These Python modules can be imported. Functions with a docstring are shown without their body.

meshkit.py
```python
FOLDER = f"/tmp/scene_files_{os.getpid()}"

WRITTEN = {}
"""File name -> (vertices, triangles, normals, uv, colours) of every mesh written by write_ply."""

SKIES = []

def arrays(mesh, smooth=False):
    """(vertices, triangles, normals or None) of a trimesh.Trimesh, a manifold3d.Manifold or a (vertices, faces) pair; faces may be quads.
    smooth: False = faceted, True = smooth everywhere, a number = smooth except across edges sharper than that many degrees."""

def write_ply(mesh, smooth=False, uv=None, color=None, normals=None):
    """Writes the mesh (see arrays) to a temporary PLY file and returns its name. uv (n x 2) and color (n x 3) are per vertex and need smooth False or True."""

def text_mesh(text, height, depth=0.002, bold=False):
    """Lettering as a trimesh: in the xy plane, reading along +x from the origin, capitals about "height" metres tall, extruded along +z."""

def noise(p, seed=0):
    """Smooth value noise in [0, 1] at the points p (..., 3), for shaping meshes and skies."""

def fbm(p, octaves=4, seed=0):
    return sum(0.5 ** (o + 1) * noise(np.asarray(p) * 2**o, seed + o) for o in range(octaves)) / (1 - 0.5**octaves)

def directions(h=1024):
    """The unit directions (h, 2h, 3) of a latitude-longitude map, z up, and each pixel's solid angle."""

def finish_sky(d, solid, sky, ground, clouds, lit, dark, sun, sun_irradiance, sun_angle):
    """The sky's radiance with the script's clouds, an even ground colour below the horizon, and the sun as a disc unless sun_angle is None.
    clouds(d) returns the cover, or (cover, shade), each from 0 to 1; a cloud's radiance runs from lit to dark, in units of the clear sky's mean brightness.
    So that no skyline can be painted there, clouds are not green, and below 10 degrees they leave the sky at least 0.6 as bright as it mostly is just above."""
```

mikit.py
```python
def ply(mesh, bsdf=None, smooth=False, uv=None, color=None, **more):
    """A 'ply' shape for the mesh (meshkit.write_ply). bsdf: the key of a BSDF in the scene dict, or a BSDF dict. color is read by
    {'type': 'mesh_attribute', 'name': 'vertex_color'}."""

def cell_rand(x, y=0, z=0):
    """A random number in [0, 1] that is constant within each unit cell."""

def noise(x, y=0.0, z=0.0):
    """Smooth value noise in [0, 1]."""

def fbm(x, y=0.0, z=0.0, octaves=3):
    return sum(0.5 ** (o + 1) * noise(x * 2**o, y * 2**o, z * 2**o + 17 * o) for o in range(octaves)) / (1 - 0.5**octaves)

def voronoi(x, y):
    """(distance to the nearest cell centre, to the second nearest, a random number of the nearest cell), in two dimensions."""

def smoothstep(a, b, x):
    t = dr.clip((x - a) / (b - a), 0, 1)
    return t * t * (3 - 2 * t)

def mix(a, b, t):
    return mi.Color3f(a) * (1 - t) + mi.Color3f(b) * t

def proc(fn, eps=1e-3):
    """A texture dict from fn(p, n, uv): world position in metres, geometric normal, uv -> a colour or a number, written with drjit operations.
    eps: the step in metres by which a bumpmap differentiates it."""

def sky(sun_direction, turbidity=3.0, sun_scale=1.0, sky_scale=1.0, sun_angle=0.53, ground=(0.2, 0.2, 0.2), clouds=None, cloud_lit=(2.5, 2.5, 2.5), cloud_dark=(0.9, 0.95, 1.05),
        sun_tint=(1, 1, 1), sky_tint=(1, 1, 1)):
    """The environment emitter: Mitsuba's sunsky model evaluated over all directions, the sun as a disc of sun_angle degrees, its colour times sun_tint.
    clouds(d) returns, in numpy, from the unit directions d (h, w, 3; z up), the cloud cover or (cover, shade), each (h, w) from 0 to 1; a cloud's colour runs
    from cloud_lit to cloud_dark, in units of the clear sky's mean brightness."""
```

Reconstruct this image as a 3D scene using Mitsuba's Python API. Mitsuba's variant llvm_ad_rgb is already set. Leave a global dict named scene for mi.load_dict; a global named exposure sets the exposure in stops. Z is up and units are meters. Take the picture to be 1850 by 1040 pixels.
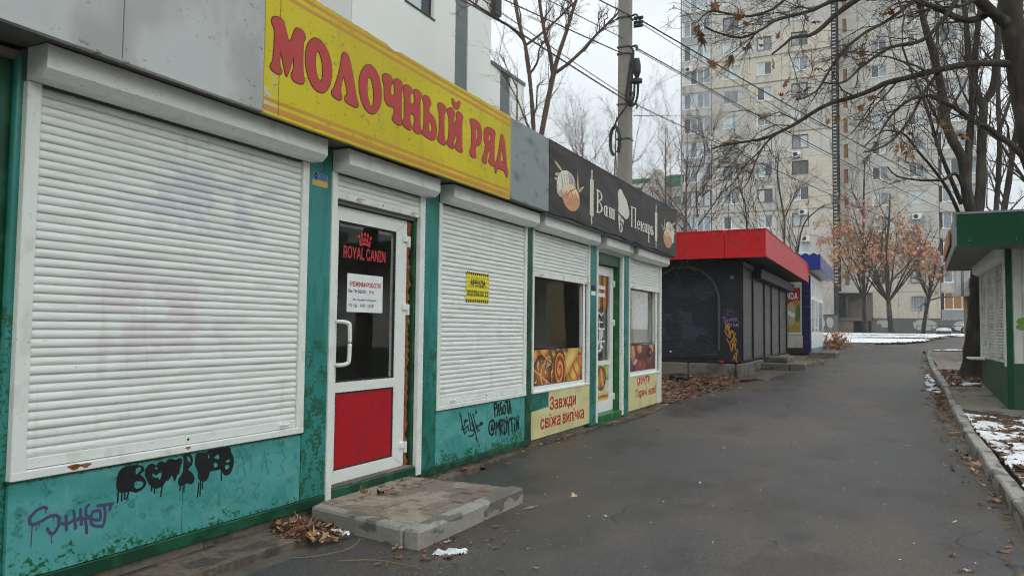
import math, random
import numpy as np, trimesh, mitsuba as mi, drjit as dr
import shapely
from shapely.geometry import Polygon, LineString, MultiPolygon, box as sbox
from shapely import affinity
from shapely.ops import unary_union
import mikit, meshkit
from mikit import proc, noise, fbm, voronoi, smoothstep, mix, cell_rand

T = mi.ScalarTransform4f
scene, labels = {}, {}
rng = np.random.default_rng(7)
random.seed(7)

# ------------------------------------------------------------------ camera, sky, exposure
F_PX, W_PX = 1390.0, 1850.0
vp = np.array([1608.0 - 925.0, 601.0 - 520.0, F_PX])            # where the street direction vanishes
fw = vp / np.linalg.norm(vp)
roll = 300.0
upv = np.array([roll, -(F_PX * F_PX + vp[0] * roll) / vp[1], F_PX]); upv /= np.linalg.norm(upv)
rt = np.cross(upv, fw); rt = rt if rt[0] > 0 else -rt
R = np.stack([rt, fw, upv])                                     # world = R @ camera (x right, y down, z forward)
EYE = np.array([0.0, 0.0, 1.35])
cam = np.eye(4)
cam[:3, 0], cam[:3, 1], cam[:3, 2], cam[:3, 3] = -R[:, 0], -R[:, 1], R[:, 2], EYE
scene['camera'] = {'type': 'perspective', 'fov': 2 * math.degrees(math.atan(W_PX / 2 / F_PX)), 'fov_axis': 'x',
                   'near_clip': 0.05, 'far_clip': 2000.0, 'to_world': T(cam.tolist())}


SUN = np.array([0.72, -0.56, 0.41]); SUN /= np.linalg.norm(SUN)


def overcast(d):
    """a closed winter cloud sheet: brighter overhead than at the horizon and brightest, very broadly, where the sun stands behind it"""
    z = np.clip(d[..., 2], 0, 1)
    glow = np.clip(d @ SUN, 0, 1) ** 2
    blot = meshkit.fbm(d * np.array([2.4, 2.4, 6.0]), 5, 3) - 0.5
    return np.ones(z.shape), np.clip(1.0 - 0.55 * z ** 0.9 - 0.45 * glow + 0.42 * blot, 0, 1)


scene['sky'] = mikit.sky(SUN.tolist(), turbidity=3.0, sun_scale=0.1, sun_angle=16.0, sun_tint=(0.82, 0.95, 1.08), clouds=overcast,
                         cloud_lit=(6.2, 6.58, 6.78), cloud_dark=(2.2, 2.42, 2.54), ground=(0.12, 0.12, 0.12))
exposure = 2.0

# ------------------------------------------------------------------ helpers
used = {}


def key(base):
    if base not in used:
        used[base] = 0
        return base
    used[base] += 1
    return f'{base}_{used[base]:03d}'


def lab(k, label=None, cat=None, group=None, kind=None):
    d = labels.setdefault(k, {})
    for a, b in (('label', label), ('category', cat), ('group', group), ('kind', kind)):
        if b: d[a] = b
    return k


def thing(name, label, cat, group=None):
    return lab(key(name), label, cat, group)


def put(parent, name, shape):
    k = key(f'{parent}__{name}' if parent else name)
    scene[k] = shape
    return k


def add(parent, name, mesh, bsdf, smooth=False, **more):
    return put(parent, name, mikit.ply(mesh, bsdf, smooth, **more))


def cat(ms):
    vs, fs, n = [], [], 0
    for m in ms:
        v, f = (m.vertices, m.faces) if hasattr(m, 'vertices') else m
        v, f = np.asarray(v, float), np.asarray(f)
        vs.append(v); fs.append(f + n); n += len(v)
    return trimesh.Trimesh(np.vstack(vs), np.vstack(fs), process=False)


_BV = np.array([[x, y, z] for x in (0, 1) for y in (0, 1) for z in (0, 1)], float)
_BF = np.array([[0, 1, 3], [0, 3, 2], [4, 6, 7], [4, 7, 5], [0, 4, 5], [0, 5, 1], [2, 3, 7], [2, 7, 6], [0, 2, 6], [0, 6, 4], [1, 5, 7], [1, 7, 3]])


def bx(x0, x1, y0, y1, z0, z1, ch=0.0):
    """a box, with chamfered edges of ch metres"""
    lo, hi = np.array([x0, y0, z0], float), np.array([x1, y1, z1], float)
    if ch <= 0:
        return trimesh.Trimesh(lo + _BV * (hi - lo), _BF, process=False)
    pts = []
    for c in _BV:
        p = lo + c * (hi - lo)
        for a in range(3):
            q = p + (1 - 2 * c) * ch
            q[a] = p[a]
            pts.append(q)
    return trimesh.convex.convex_hull(np.array(pts))


def ext(poly, h, axis, at=0.0):
    """extrude a shapely polygon. axis 'x': polygon in (y,z); 'y': polygon in (z,x); 'z': polygon in (x,y)"""
    polys = [g for g in getattr(poly, 'geoms', [poly]) if g.geom_type == 'Polygon' and g.area > 1e-8]
    m = cat([trimesh.creation.extrude_polygon(g, h, engine='earcut') for g in polys])
    v = np.asarray(m.vertices)
    if axis == 'x': v = np.stack([v[:, 2] + at, v[:, 0], v[:, 1]], 1)
    elif axis == 'y': v = np.stack([v[:, 1], v[:, 2] + at, v[:, 0]], 1)
    else: v = np.stack([v[:, 0], v[:, 1], v[:, 2] + at], 1)
    return trimesh.Trimesh(v, m.faces, process=False)


def strokes(lines, w, res=4):
    return unary_union([LineString(l).buffer(w / 2, quad_segs=res) for l in lines])


def chaikin(p, n=2):
    p = np.asarray(p, float)
    for _ in range(n):
        q = np.roll(p, -1, 0)
        p = np.stack([0.75 * p + 0.25 * q, 0.25 * p + 0.75 * q], 1).reshape(-1, 2)
    return p


def text_at(text, x, y, z, height, width=None, bold=True, depth=0.0015, front=True):
    """lettering on a face that looks along +x; y,z = lower left corner; width scales it"""
    m = meshkit.text_mesh(text, height, depth, bold)
    v = np.asarray(m.vertices).copy()
    v[:, 0] -= v[:, 0].min()
    if width: v[:, 0] *= width / v[:, 0].max()
    return trimesh.Trimesh(np.stack([v[:, 2] + x, v[:, 0] + y, v[:, 1] + z], 1), m.faces, process=False)


def tubes(P, Rr, s=6):
    """P (N,k,3) polylines with radii Rr (N,k) as closed-ended tubes"""
    P, Rr = np.asarray(P, float), np.asarray(Rr, float)
    N, k, _ = P.shape
    t = np.gradient(P, axis=1)
    t /= np.linalg.norm(t, axis=2, keepdims=True) + 1e-12
    t0 = t.mean(1, keepdims=True)
    ref = np.where(np.abs(t0[..., 2:]) < 0.8, [0, 0, 1.0], [1.0, 0, 0])
    a = np.cross(t, ref); a /= np.linalg.norm(a, axis=2, keepdims=True) + 1e-12
    b = np.cross(t, a)
    ang = np.arange(s) * 2 * np.pi / s
    v = P[:, :, None] + Rr[:, :, None, None] * (np.cos(ang)[None, None, :, None] * a[:, :, None] + np.sin(ang)[None, None, :, None] * b[:, :, None])
    n, i, j = np.meshgrid(np.arange(N), np.arange(k - 1), np.arange(s), indexing='ij')
    base = n * k * s
    q = np.stack([base + i * s + j, base + i * s + (j + 1) % s, base + (i + 1) * s + (j + 1) % s, base + (i + 1) * s + j], -1).reshape(-1, 4)
    return trimesh.Trimesh(v.reshape(-1, 3), np.vstack([q[:, [0, 2, 1]], q[:, [0, 3, 2]]]), process=False)


def tube(pts, r, s=8, n=None):
    pts = spline(pts, n or max(8, 4 * len(pts))) if len(pts) > 2 else np.asarray(pts, float)
    r = np.interp(np.linspace(0, 1, len(pts)), np.linspace(0, 1, len(np.atleast_1d(r))), np.atleast_1d(r))
    m = tubes(pts[None], r[None], s)
    caps = []
    k = len(pts)
    for c, ring, flip in ((pts[0], np.arange(s), 1), (pts[-1], np.arange(s) + (k - 1) * s, 0)):
        ci = k * s + len(caps)
        caps.append((c, [[ci, a, b] if flip else [ci, b, a] for a, b in zip(ring, np.roll(ring, -1))]))
    v = np.vstack([m.vertices] + [c[0] for c in caps]); f = np.vstack([m.faces] + [c[1] for c in caps])
    return trimesh.Trimesh(v, f, process=False)


def spline(pts, n):
    from scipy.interpolate import PchipInterpolator
    p = np.asarray(pts, float)
    d = np.r_[0, np.cumsum(np.linalg.norm(np.diff(p, axis=0), axis=1) + 1e-6)]
    return PchipInterpolator(d, p)(np.linspace(0, d[-1], n))


def cyl(p, q, r, s=12):
    return tube([p, q], [r, r], s)


GY = [-60, 12, 14, 16, 18, 25, 40, 60, 85, 140]
GZ = [0, 0, .06, .15, .27, .5, .82, 1.12, 1.38, 1.5]


def gz(y):
    return np.interp(y, GY, GZ)


def sheet(poly, res, dz, jitter=0.0, hfun=None):
    """a ground sheet that follows the terrain: the polygon cut in cells of res metres"""
    x0, y0, x1, y1 = poly.bounds
    xs = np.arange(math.floor(x0 / res), math.ceil(x1 / res) + 1) * res
    ys = np.arange(math.floor(y0 / res), math.ceil(y1 / res) + 1) * res
    X, Y = np.meshgrid(xs, ys, indexing='ij')
    inside = shapely.contains_xy(poly.buffer(res * 0.5), X, Y)
    # pull border vertices on to the outline
    idx = -np.ones(X.shape, int)
    idx[inside] = np.arange(inside.sum())
    px, py = X[inside], Y[inside]
    out = ~shapely.contains_xy(poly, px, py)
    if out.any():
        pts = shapely.points(px[out], py[out])
        line = poly.boundary
        near = shapely.line_interpolate_point(line, shapely.line_locate_point(line, pts))
        px = px.copy(); py = py.copy()
        px[out], py[out] = shapely.get_x(near), shapely.get_y(near)
    a, b, c, d = idx[:-1, :-1], idx[1:, :-1], idx[1:, 1:], idx[:-1, 1:]
    ok = (a >= 0) & (b >= 0) & (c >= 0) & (d >= 0)
    f = np.vstack([np.stack([a[ok], b[ok], c[ok]], 1), np.stack([a[ok], c[ok], d[ok]], 1)])
    z = gz(py) + dz + (hfun(px, py) if hfun else 0)
    v = np.stack([px, py, z], 1)
    keep = np.unique(f)
    remap = -np.ones(len(v), int); remap[keep] = np.arange(len(keep))
    return trimesh.Trimesh(v[keep], remap[f], process=False)


def S(h):
    """sRGB hex to linear"""
    c = [int(h[i:i + 2], 16) / 255 for i in (0, 2, 4)]
    return [x / 12.92 if x <= 0.04045 else ((x + 0.055) / 1.055) ** 2.4 for x in c]


# ------------------------------------------------------------------ materials
def mat(name, color, rough=0.6, spec=0.5, metal=0.0, bump=None, scale=None, two=True, clearcoat=0.0, eps=2e-3):
    c = {'type': 'rgb', 'value': [float(x) for x in color]} if not callable(color) else proc(color)
    b = {'type': 'principled', 'base_color': c, 'roughness': proc(rough) if callable(rough) else float(rough), 'specular': float(spec), 'metallic': float(metal)}
    if clearcoat: b['clearcoat'] = clearcoat
    if bump is not None:
        b = {'type': 'bumpmap', 'arbitrary': proc(bump, eps), 'scale': float(scale or 1.0), 'bsdf': b}
    scene[name] = {'type': 'twosided', 'bsdf': b} if two else b
    return name


def f_white(p, n, uv):
    grime = smoothstep(0.5, 0.72, fbm(p.x * 9 + 3, p.y * 5, p.z * 38, 3))
    spots = smoothstep(0.80, 0.86, fbm(p.x * 60, p.y * 25, p.z * 45, 2)) * smoothstep(0.45, 0.6, fbm(p.y * 2, p.z * 2, 9.0, 2))
    c = mix((0.69, 0.73, 0.71), (0.50, 0.52, 0.49), grime * 0.45)
    c = mix(c, (0.22, 0.22, 0.2), spots * 0.5)
    run = smoothstep(0.66, 0.74, fbm(p.y * 21, p.z * 1.3, 3.0, 3)) * smoothstep(0.5, 0.65, fbm(p.y * 3, p.z * 3, 8.0, 2))
    c = mix(c, (0.40, 0.39, 0.36), run * 0.22)
    # overspray of old graffiti, scrubbed from the slats
    lil = smoothstep(0.45, 0.62, fbm(p.y * 6 + 4, p.z * 9, 1.0, 3)) * smoothstep(0.62, 0.25, dr.abs(p.y - 3.05)) * smoothstep(0.42, 0.12, dr.abs(p.z - 1.4))
    c = mix(c, (0.56, 0.47, 0.52), lil * 0.46)
    blu = smoothstep(0.48, 0.64, fbm(p.y * 7 + 1, p.z * 11 + 6, 5.0, 3)) * smoothstep(0.75, 0.35, dr.abs(p.y - 3.35)) * smoothstep(0.3, 0.1, dr.abs(p.z - 2.1))
    return mix(c, (0.45, 0.50, 0.58), blu * 0.48)


mat('m_slat', f_white, 0.42)


def f_frame(p, n, uv):
    g = smoothstep(0.56, 0.75, fbm(p.x * 12, p.y * 12, p.z * 7, 3))
    s = smoothstep(0.80, 0.86, fbm(p.x * 70, p.y * 60, p.z * 70, 2))
    return mix(mix((0.70, 0.74, 0.72), (0.53, 0.545, 0.52), g * 0.5), (0.2, 0.19, 0.17), s * 0.5)


mat('m_white', f_frame, 0.38)
mat('m_pvc', (0.72, 0.75, 0.73), 0.3)


def f_teal(p, n, uv):
    w = fbm(p.x * 14 + 2, p.y * 15, p.z * 13, 4)
    big = fbm(p.x * 2, p.y * 2.1 + 9, p.z * 3.0, 3)
    fine = fbm(p.x * 70, p.y * 66, p.z * 62, 3)
    scr = fbm(p.y * 40 + p.z * 22, p.z * 14 - p.y * 6, 2.0, 3)
    edge = smoothstep(0.30, 0.14, p.z) + 0.9 * smoothstep(0.588, 0.604, p.z)   # the coat is flaked off along both edges, down to the green first coat
    m = smoothstep(0.53, 0.60, w * 0.30 + big * 0.34 + fine * 0.22 + scr * 0.14 + 0.15 * edge - 0.085)
    t = mix((0.046, 0.255, 0.245), (0.078, 0.33, 0.32), smoothstep(0.35, 0.7, fbm(p.x, p.y * 3, p.z * 5, 3)))
    t = mix(t, (0.02, 0.13, 0.115), smoothstep(0.56, 0.64, fine * 0.4 + w * 0.6) * 0.5)
    t = mix(t, (0.14, 0.34, 0.34), smoothstep(0.60, 0.66, fbm(p.y * 30, p.z * 22, 3.0, 3)) * 0.35)
    g = mix((0.006, 0.085, 0.018), (0.014, 0.11, 0.04), fine)
    return mix(t, g, m * (0.45 + 0.55 * smoothstep(0.38, 0.58, fine)))


mat('m_teal', f_teal, 0.45, 0.35)


def f_post(p, n, uv):
    w = fbm(p.x * 12 + 5, p.y * 19, p.z * 9 + 3, 4)
    fine = fbm(p.x * 80, p.y * 75, p.z * 65, 3)
    worn = smoothstep(1.45, 1.15, p.z + 0.5 * (fbm(p.y * 5, p.z * 2, 1.0, 2) - 0.5))   # flaked from chest height down
    m = smoothstep(0.50, 0.57, w * 0.5 + fine * 0.5) * smoothstep(0.3, 0.6, worn + 0.4 * (w - 0.5))
    t = mix((0.010, 0.15, 0.125), (0.024, 0.21, 0.195), smoothstep(0.35, 0.65, fbm(p.x, p.y * 4, p.z * 1.6, 3)))
    t = mix(t, (0.006, 0.09, 0.07), smoothstep(0.6, 0.68, fbm(p.y * 40, p.z * 5, 1.0, 3)) * 0.4)
    return mix(t, (0.007, 0.075, 0.03), m * 0.85)


mat('m_post', f_post, 0.42)
mat('m_green_dark', lambda p, n, uv: mix((0.004, 0.045, 0.022), (0.009, 0.085, 0.04), smoothstep(0.4, 0.65, fbm(p.x * 9, p.y * 9, p.z * 6, 3))), 0.4)
mat('m_green_bright', lambda p, n, uv: mix((0.006, 0.10, 0.022), (0.02, 0.14, 0.045), smoothstep(0.45, 0.7, fbm(p.x * 12, p.y * 12, p.z * 9, 3))), 0.35)


def f_greypanel(p, n, uv):
    streak = smoothstep(0.45, 0.75, fbm(p.y * 4.1, p.z * 0.35, 2.0, 3))
    dirt = smoothstep(0.5, 0.78, fbm(p.y * 3 + 7, p.z * 2.2, 1.0, 5))
    spk = smoothstep(0.72, 0.78, fbm(p.y * 34 + p.z * 9, p.z * 46, 3.0, 3)) * smoothstep(0.45, 0.62, fbm(p.y * 3, p.z * 5, 6.0, 3))
    c = mix((0.45, 0.475, 0.475), (0.36, 0.375, 0.37), streak * 0.6)
    c = mix(c, (0.24, 0.235, 0.215), dirt * 0.45)
    return mix(c, (0.08, 0.075, 0.07), spk * 0.6)


mat('m_greypanel', f_greypanel, 0.4)
mat('m_greymetal', lambda p, n, uv: mix((0.21, 0.245, 0.25), (0.11, 0.115, 0.11), smoothstep(0.52, 0.75, fbm(p.y * 6, p.z * 9 + 3, p.x * 4, 4)) * 0.8), 0.45)


def f_yellow(p, n, uv):
    fade = smoothstep(0.35, 0.7, fbm(p.y * 1.6, p.z * 1.3, 1.0, 3))
    d = smoothstep(0.56, 0.8, fbm(p.y * 9, p.z * 3 + 2, 4.0, 4))
    sc = smoothstep(0.78, 0.82, fbm(p.y * 33, p.z * 55, 4.0, 2))
    c = mix((0.52, 0.425, 0.012), (0.58, 0.485, 0.016), fade)
    c = mix(c, (0.30, 0.26, 0.05), d * 0.22)
    peel = smoothstep(0.60, 0.64, fbm(p.y * 22, p.z * 30, 7.0, 3)) * smoothstep(3.66, 3.5, p.y) * smoothstep(2.98, 2.86, p.z)
    c = mix(c, (0.5, 0.48, 0.33), peel)
    return mix(c, (0.15, 0.12, 0.04), sc * 0.5)


mat('m_yellow', f_yellow, 0.45, 0.25)
mat('m_orange', lambda p, n, uv: mix((0.46, 0.18, 0.025), (0.52, 0.24, 0.03), fbm(p.y * 5, p.z * 60, 1.0, 2)), 0.4)
mat('m_letter', lambda p, n, uv: mix((0.41, 0.048, 0.042), (0.46, 0.062, 0.055), fbm(p.y * 8, p.z * 8, 1.0, 2)), 0.45, 0.25)
mat('m_outline', (0.05, 0.012, 0.01), 0.5)
mat('m_banner', lambda p, n, uv: mix((0.030, 0.0255, 0.025), (0.043, 0.037, 0.035), fbm(p.y * 4, p.z * 4, 1.0, 3)), 0.5, 0.3,
    bump=lambda p, n, uv: fbm(p.y * 1.3, p.z * 5.0 + p.y * 0.5, 2.0, 3), scale=0.03)
mat('m_cream', (0.62, 0.62, 0.54), 0.5)
mat('m_red_text', (0.36, 0.03, 0.02), 0.45)
mat('m_red_panel', lambda p, n, uv: mix(mix((0.36, 0.008, 0.016), (0.41, 0.012, 0.021), fbm(p.y * 2, p.z * 2, 1.0, 2)), (0.22, 0.02, 0.02), smoothstep(0.6, 0.7, fbm(p.y * 18, p.z * 7, 3.0, 4)) * 0.35), 0.35, 0.3)
mat('m_red_logo', (0.5, 0.03, 0.04), 0.4)
mat('m_paper', (0.72, 0.76, 0.78), 0.6)
mat('m_black', (0.012, 0.012, 0.014), 0.5)
mat('m_grey_ink', (0.08, 0.085, 0.09), 0.6)
mat('m_brown_ink', (0.22, 0.11, 0.07), 0.6)
mat('m_spray_black', lambda p, n, uv: mix((0.004, 0.005, 0.006), (0.012, 0.015, 0.015), fbm(p.y * 14, p.z * 10, 1.0, 3)), 0.33)
mat('m_spray_purple', lambda p, n, uv: mix((0.07, 0.05, 0.15), (0.055, 0.07, 0.14), fbm(p.y * 9, p.z * 9, 2.0, 2)), 0.4)
mat('m_spray_faint', (0.06, 0.20, 0.21), 0.5)
mat('m_spray_pink', (0.25, 0.12, 0.32), 0.5)
mat('m_spray_orange', (0.36, 0.17, 0.02), 0.5)
mat('m_spray_lilac', (0.07, 0.065, 0.10), 0.5)
mat('m_sticker_blue', (0.05, 0.2, 0.45), 0.4)
mat('m_sticker_yellow', (0.55, 0.36, 0.06), 0.4)
mat('m_notice_yellow', (0.66, 0.56, 0.03), 0.4)
mat('m_board', lambda p, n, uv: mix((0.60, 0.56, 0.29), (0.48, 0.44, 0.22), smoothstep(0.5, 0.75, fbm(p.y * 4, p.z * 7, 3.0, 3)) * 0.6), 0.45)
mat('m_boardwhite', (0.62, 0.63, 0.58), 0.5)
mat('m_dark', (0.02, 0.021, 0.022), 0.6)
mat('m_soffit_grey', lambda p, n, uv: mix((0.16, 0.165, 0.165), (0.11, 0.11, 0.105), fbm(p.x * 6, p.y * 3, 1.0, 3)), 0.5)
mat('m_interior', (0.20, 0.175, 0.15), 0.8)
mat('m_foam', lambda p, n, uv: mix((0.20, 0.06, 0.02), (0.30, 0.11, 0.04), fbm(p.x * 60, p.y * 60, p.z * 30, 3)), 0.8,
    bump=lambda p, n, uv: fbm(p.x * 50, p.y * 50, p.z * 35, 3), scale=0.03)


def b_conc(p, n, uv):
    return fbm(p.x * 55, p.y * 55, p.z * 55, 3) + 0.6 * fbm(p.x * 9, p.y * 9, p.z * 9, 3)


def f_conc(p, n, uv):
    a = fbm(p.x * 2.2, p.y * 2.2, p.z * 3, 4)
    s = fbm(p.x * 42, p.y * 42, p.z * 42, 2)
    damp = smoothstep(0.54, 0.62, fbm(p.x * 4.3 + 8, p.y * 3.1, p.z * 6, 4))
    c = mix((0.10, 0.088, 0.070), (0.20, 0.178, 0.145), a)
    return mix(c, (0.05, 0.043, 0.035), damp * 0.7) * (0.72 + 0.56 * s)


mat('m_footing', lambda p, n, uv: mix(mix((0.14, 0.118, 0.092), (0.085, 0.068, 0.052), fbm(p.x * 3, p.y * 3, 1.0, 4)), (0.035, 0.03, 0.025), smoothstep(0.5, 0.6, fbm(p.x * 8, p.y * 5, 4.0, 4)) * 0.7) * (0.6 + 0.8 * fbm(p.x * 45, p.y * 45, 2.0, 2)), 0.85, bump=b_conc, scale=0.012)
mat('m_concrete', f_conc, 0.75, bump=b_conc, scale=0.006)
mat('m_kerbstone', lambda p, n, uv: mix(mix((0.18, 0.174, 0.15), (0.30, 0.285, 0.25), fbm(p.x * 5, p.y * 5, p.z * 9, 3)), (0.065, 0.06, 0.05), smoothstep(0.53, 0.60, fbm(p.x * 6 + 3, p.y * 4, p.z * 9, 4)) * 0.75) * (0.8 + 0.4 * fbm(p.x * 60, p.y * 60, p.z * 60, 2)), 0.7, bump=b_conc, scale=0.003)


def f_paver(p, n, uv):
    tone = cell_rand(dr.floor(p.x * 10 + 0.2), dr.floor(p.y * 5), 4)
    red = smoothstep(0.55, 0.7, fbm(p.x * 2.5 + 3, p.y * 2.5, 1.0, 3))
    wet = smoothstep(0.47, 0.56, fbm(p.x * 3.6, p.y * 2.4 + 5, 2.0, 4))
    c = mix((0.25, 0.215, 0.168), (0.20, 0.14, 0.105), red)
    c = mix(c, (0.11, 0.092, 0.074), wet * 0.6)
    return c * (0.93 + 0.1 * tone) * (0.85 + 0.3 * fbm(p.x * 60, p.y * 60, 1.0, 2))


mat('m_paver', f_paver, 0.6, bump=b_conc, scale=0.003)


def asph_damp(p):
    return smoothstep(0.45, 0.64, 0.62 * fbm(p.x * 1.0 + 9, p.y * 0.8 + 4, 3.0, 5) + 0.38 * fbm(p.x * 3.1, p.y * 2.2, 5.0, 4))


def f_asph(p, n, uv):
    # fine aggregate, trodden-in brown mud in patches, damp stains with ragged outlines, a few cracks
    agg = fbm(p.x * 110, p.y * 110, 1.0, 2)
    mud = smoothstep(0.40, 0.58, fbm(p.x * 0.8 + 2, p.y * 0.36, 1.0, 5))
    damp = asph_damp(p)
    spill = smoothstep(0.62, 0.72, fbm(p.x * 1.7 + 31, p.y * 1.1, 7.0, 5))
    d1, d2, _ = voronoi(p.x * 0.35 + 0.5 * fbm(p.x * 1.3, p.y * 1.3, 1.0, 3), p.y * 0.22 + 0.5 * fbm(p.x * 1.3, p.y * 1.3, 8.0, 3))
    crack = smoothstep(0.010, 0.003, d2 - d1) * smoothstep(0.48, 0.55, fbm(p.x * 0.6, p.y * 0.5, 12.0, 2))
    c = mix((0.046, 0.0435, 0.042), (0.070, 0.056, 0.0445), mud)
    c = mix(c, (0.024, 0.020, 0.0175), damp * 0.45)
    c = mix(c, (0.016, 0.014, 0.013), spill * 0.4)
    stone = noise(p.x * 150, p.y * 150, 3.0)
    c = c * (0.40 + 0.80 * agg + 0.40 * stone)
    return mix(c, (0.008, 0.007, 0.007), crack * 0.7)


def r_asph(p, n, uv):
    return 0.46 - 0.18 * asph_damp(p)


mat('m_asphalt', f_asph, r_asph, 0.6, bump=lambda p, n, uv: fbm(p.x * 75, p.y * 75, 1.0, 2) + 1.2 * fbm(p.x * 6, p.y * 6, 1.0, 3), scale=0.007)


def f_soil(p, n, uv):
    a = fbm(p.x * 3, p.y * 3, 1.0, 4)
    b = fbm(p.x * 28, p.y * 28, 2.0, 3)
    c = mix((0.055, 0.038, 0.026), (0.13, 0.085, 0.055), a)
    return c * (0.55 + 0.9 * b)


mat('m_soil', f_soil, 0.9, bump=lambda p, n, uv: fbm(p.x * 22, p.y * 22, 1.0, 4), scale=0.03)
mat('m_ground', lambda p, n, uv: mix((0.07, 0.06, 0.05), (0.12, 0.10, 0.075), fbm(p.x * 0.3, p.y * 0.3, 1.0, 4)) * (0.7 + 0.6 * fbm(p.x * 6, p.y * 6, 1.0, 3)), 0.9)


def f_snow(p, n, uv):
    d = smoothstep(0.55, 0.75, fbm(p.x * 6, p.y * 6, 3.0, 4))
    g = smoothstep(0.5, 0.68, fbm(p.x * 24, p.y * 24, 5.0, 4))
    return mix(mix((0.66, 0.69, 0.72), (0.42, 0.41, 0.39), d * 0.7), (0.28, 0.25, 0.22), g * 0.35)


mat('m_snow', f_snow, 0.7, bump=lambda p, n, uv: fbm(p.x * 30, p.y * 30, 1.0, 3), scale=0.01)


def f_bark(p, n, uv):
    a = fbm(p.x * 22, p.y * 22, p.z * 4, 3)
    b = smoothstep(0.45, 0.65, fbm(p.x * 3, p.y * 3, p.z * 1.6, 3))
    return mix((0.030, 0.024, 0.020), (0.085, 0.072, 0.060), a) * (0.7 + 0.5 * b)


mat('m_bark', f_bark, 0.9, 0.2, bump=lambda p, n, uv: fbm(p.x * 30, p.y * 30, p.z * 7, 3), scale=0.02)
mat('m_bark_brown', lambda p, n, uv: mix((0.085, 0.055, 0.042), (0.15, 0.105, 0.082), fbm(p.x * 18, p.y * 18, p.z * 5, 3)), 0.9, 0.2)
mat('m_twig', (0.07, 0.054, 0.045), 0.9, 0.2)
mat('m_twig_red', (0.10, 0.062, 0.048), 0.9, 0.2)
mat('m_birch', lambda p, n, uv: mix((0.55, 0.55, 0.52), (0.07, 0.065, 0.06), smoothstep(0.56, 0.64, fbm(p.x * 3, p.y * 3, p.z * 7, 3))), 0.8)
scene['m_leaf'] = {'type': 'twosided', 'bsdf': {'type': 'principled', 'base_color': {'type': 'mesh_attribute', 'name': 'vertex_color'}, 'roughness': 0.65, 'specular': 0.35}}
scene['m_glass'] = {'type': 'thindielectric', 'int_ior': 1.52}
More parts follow.
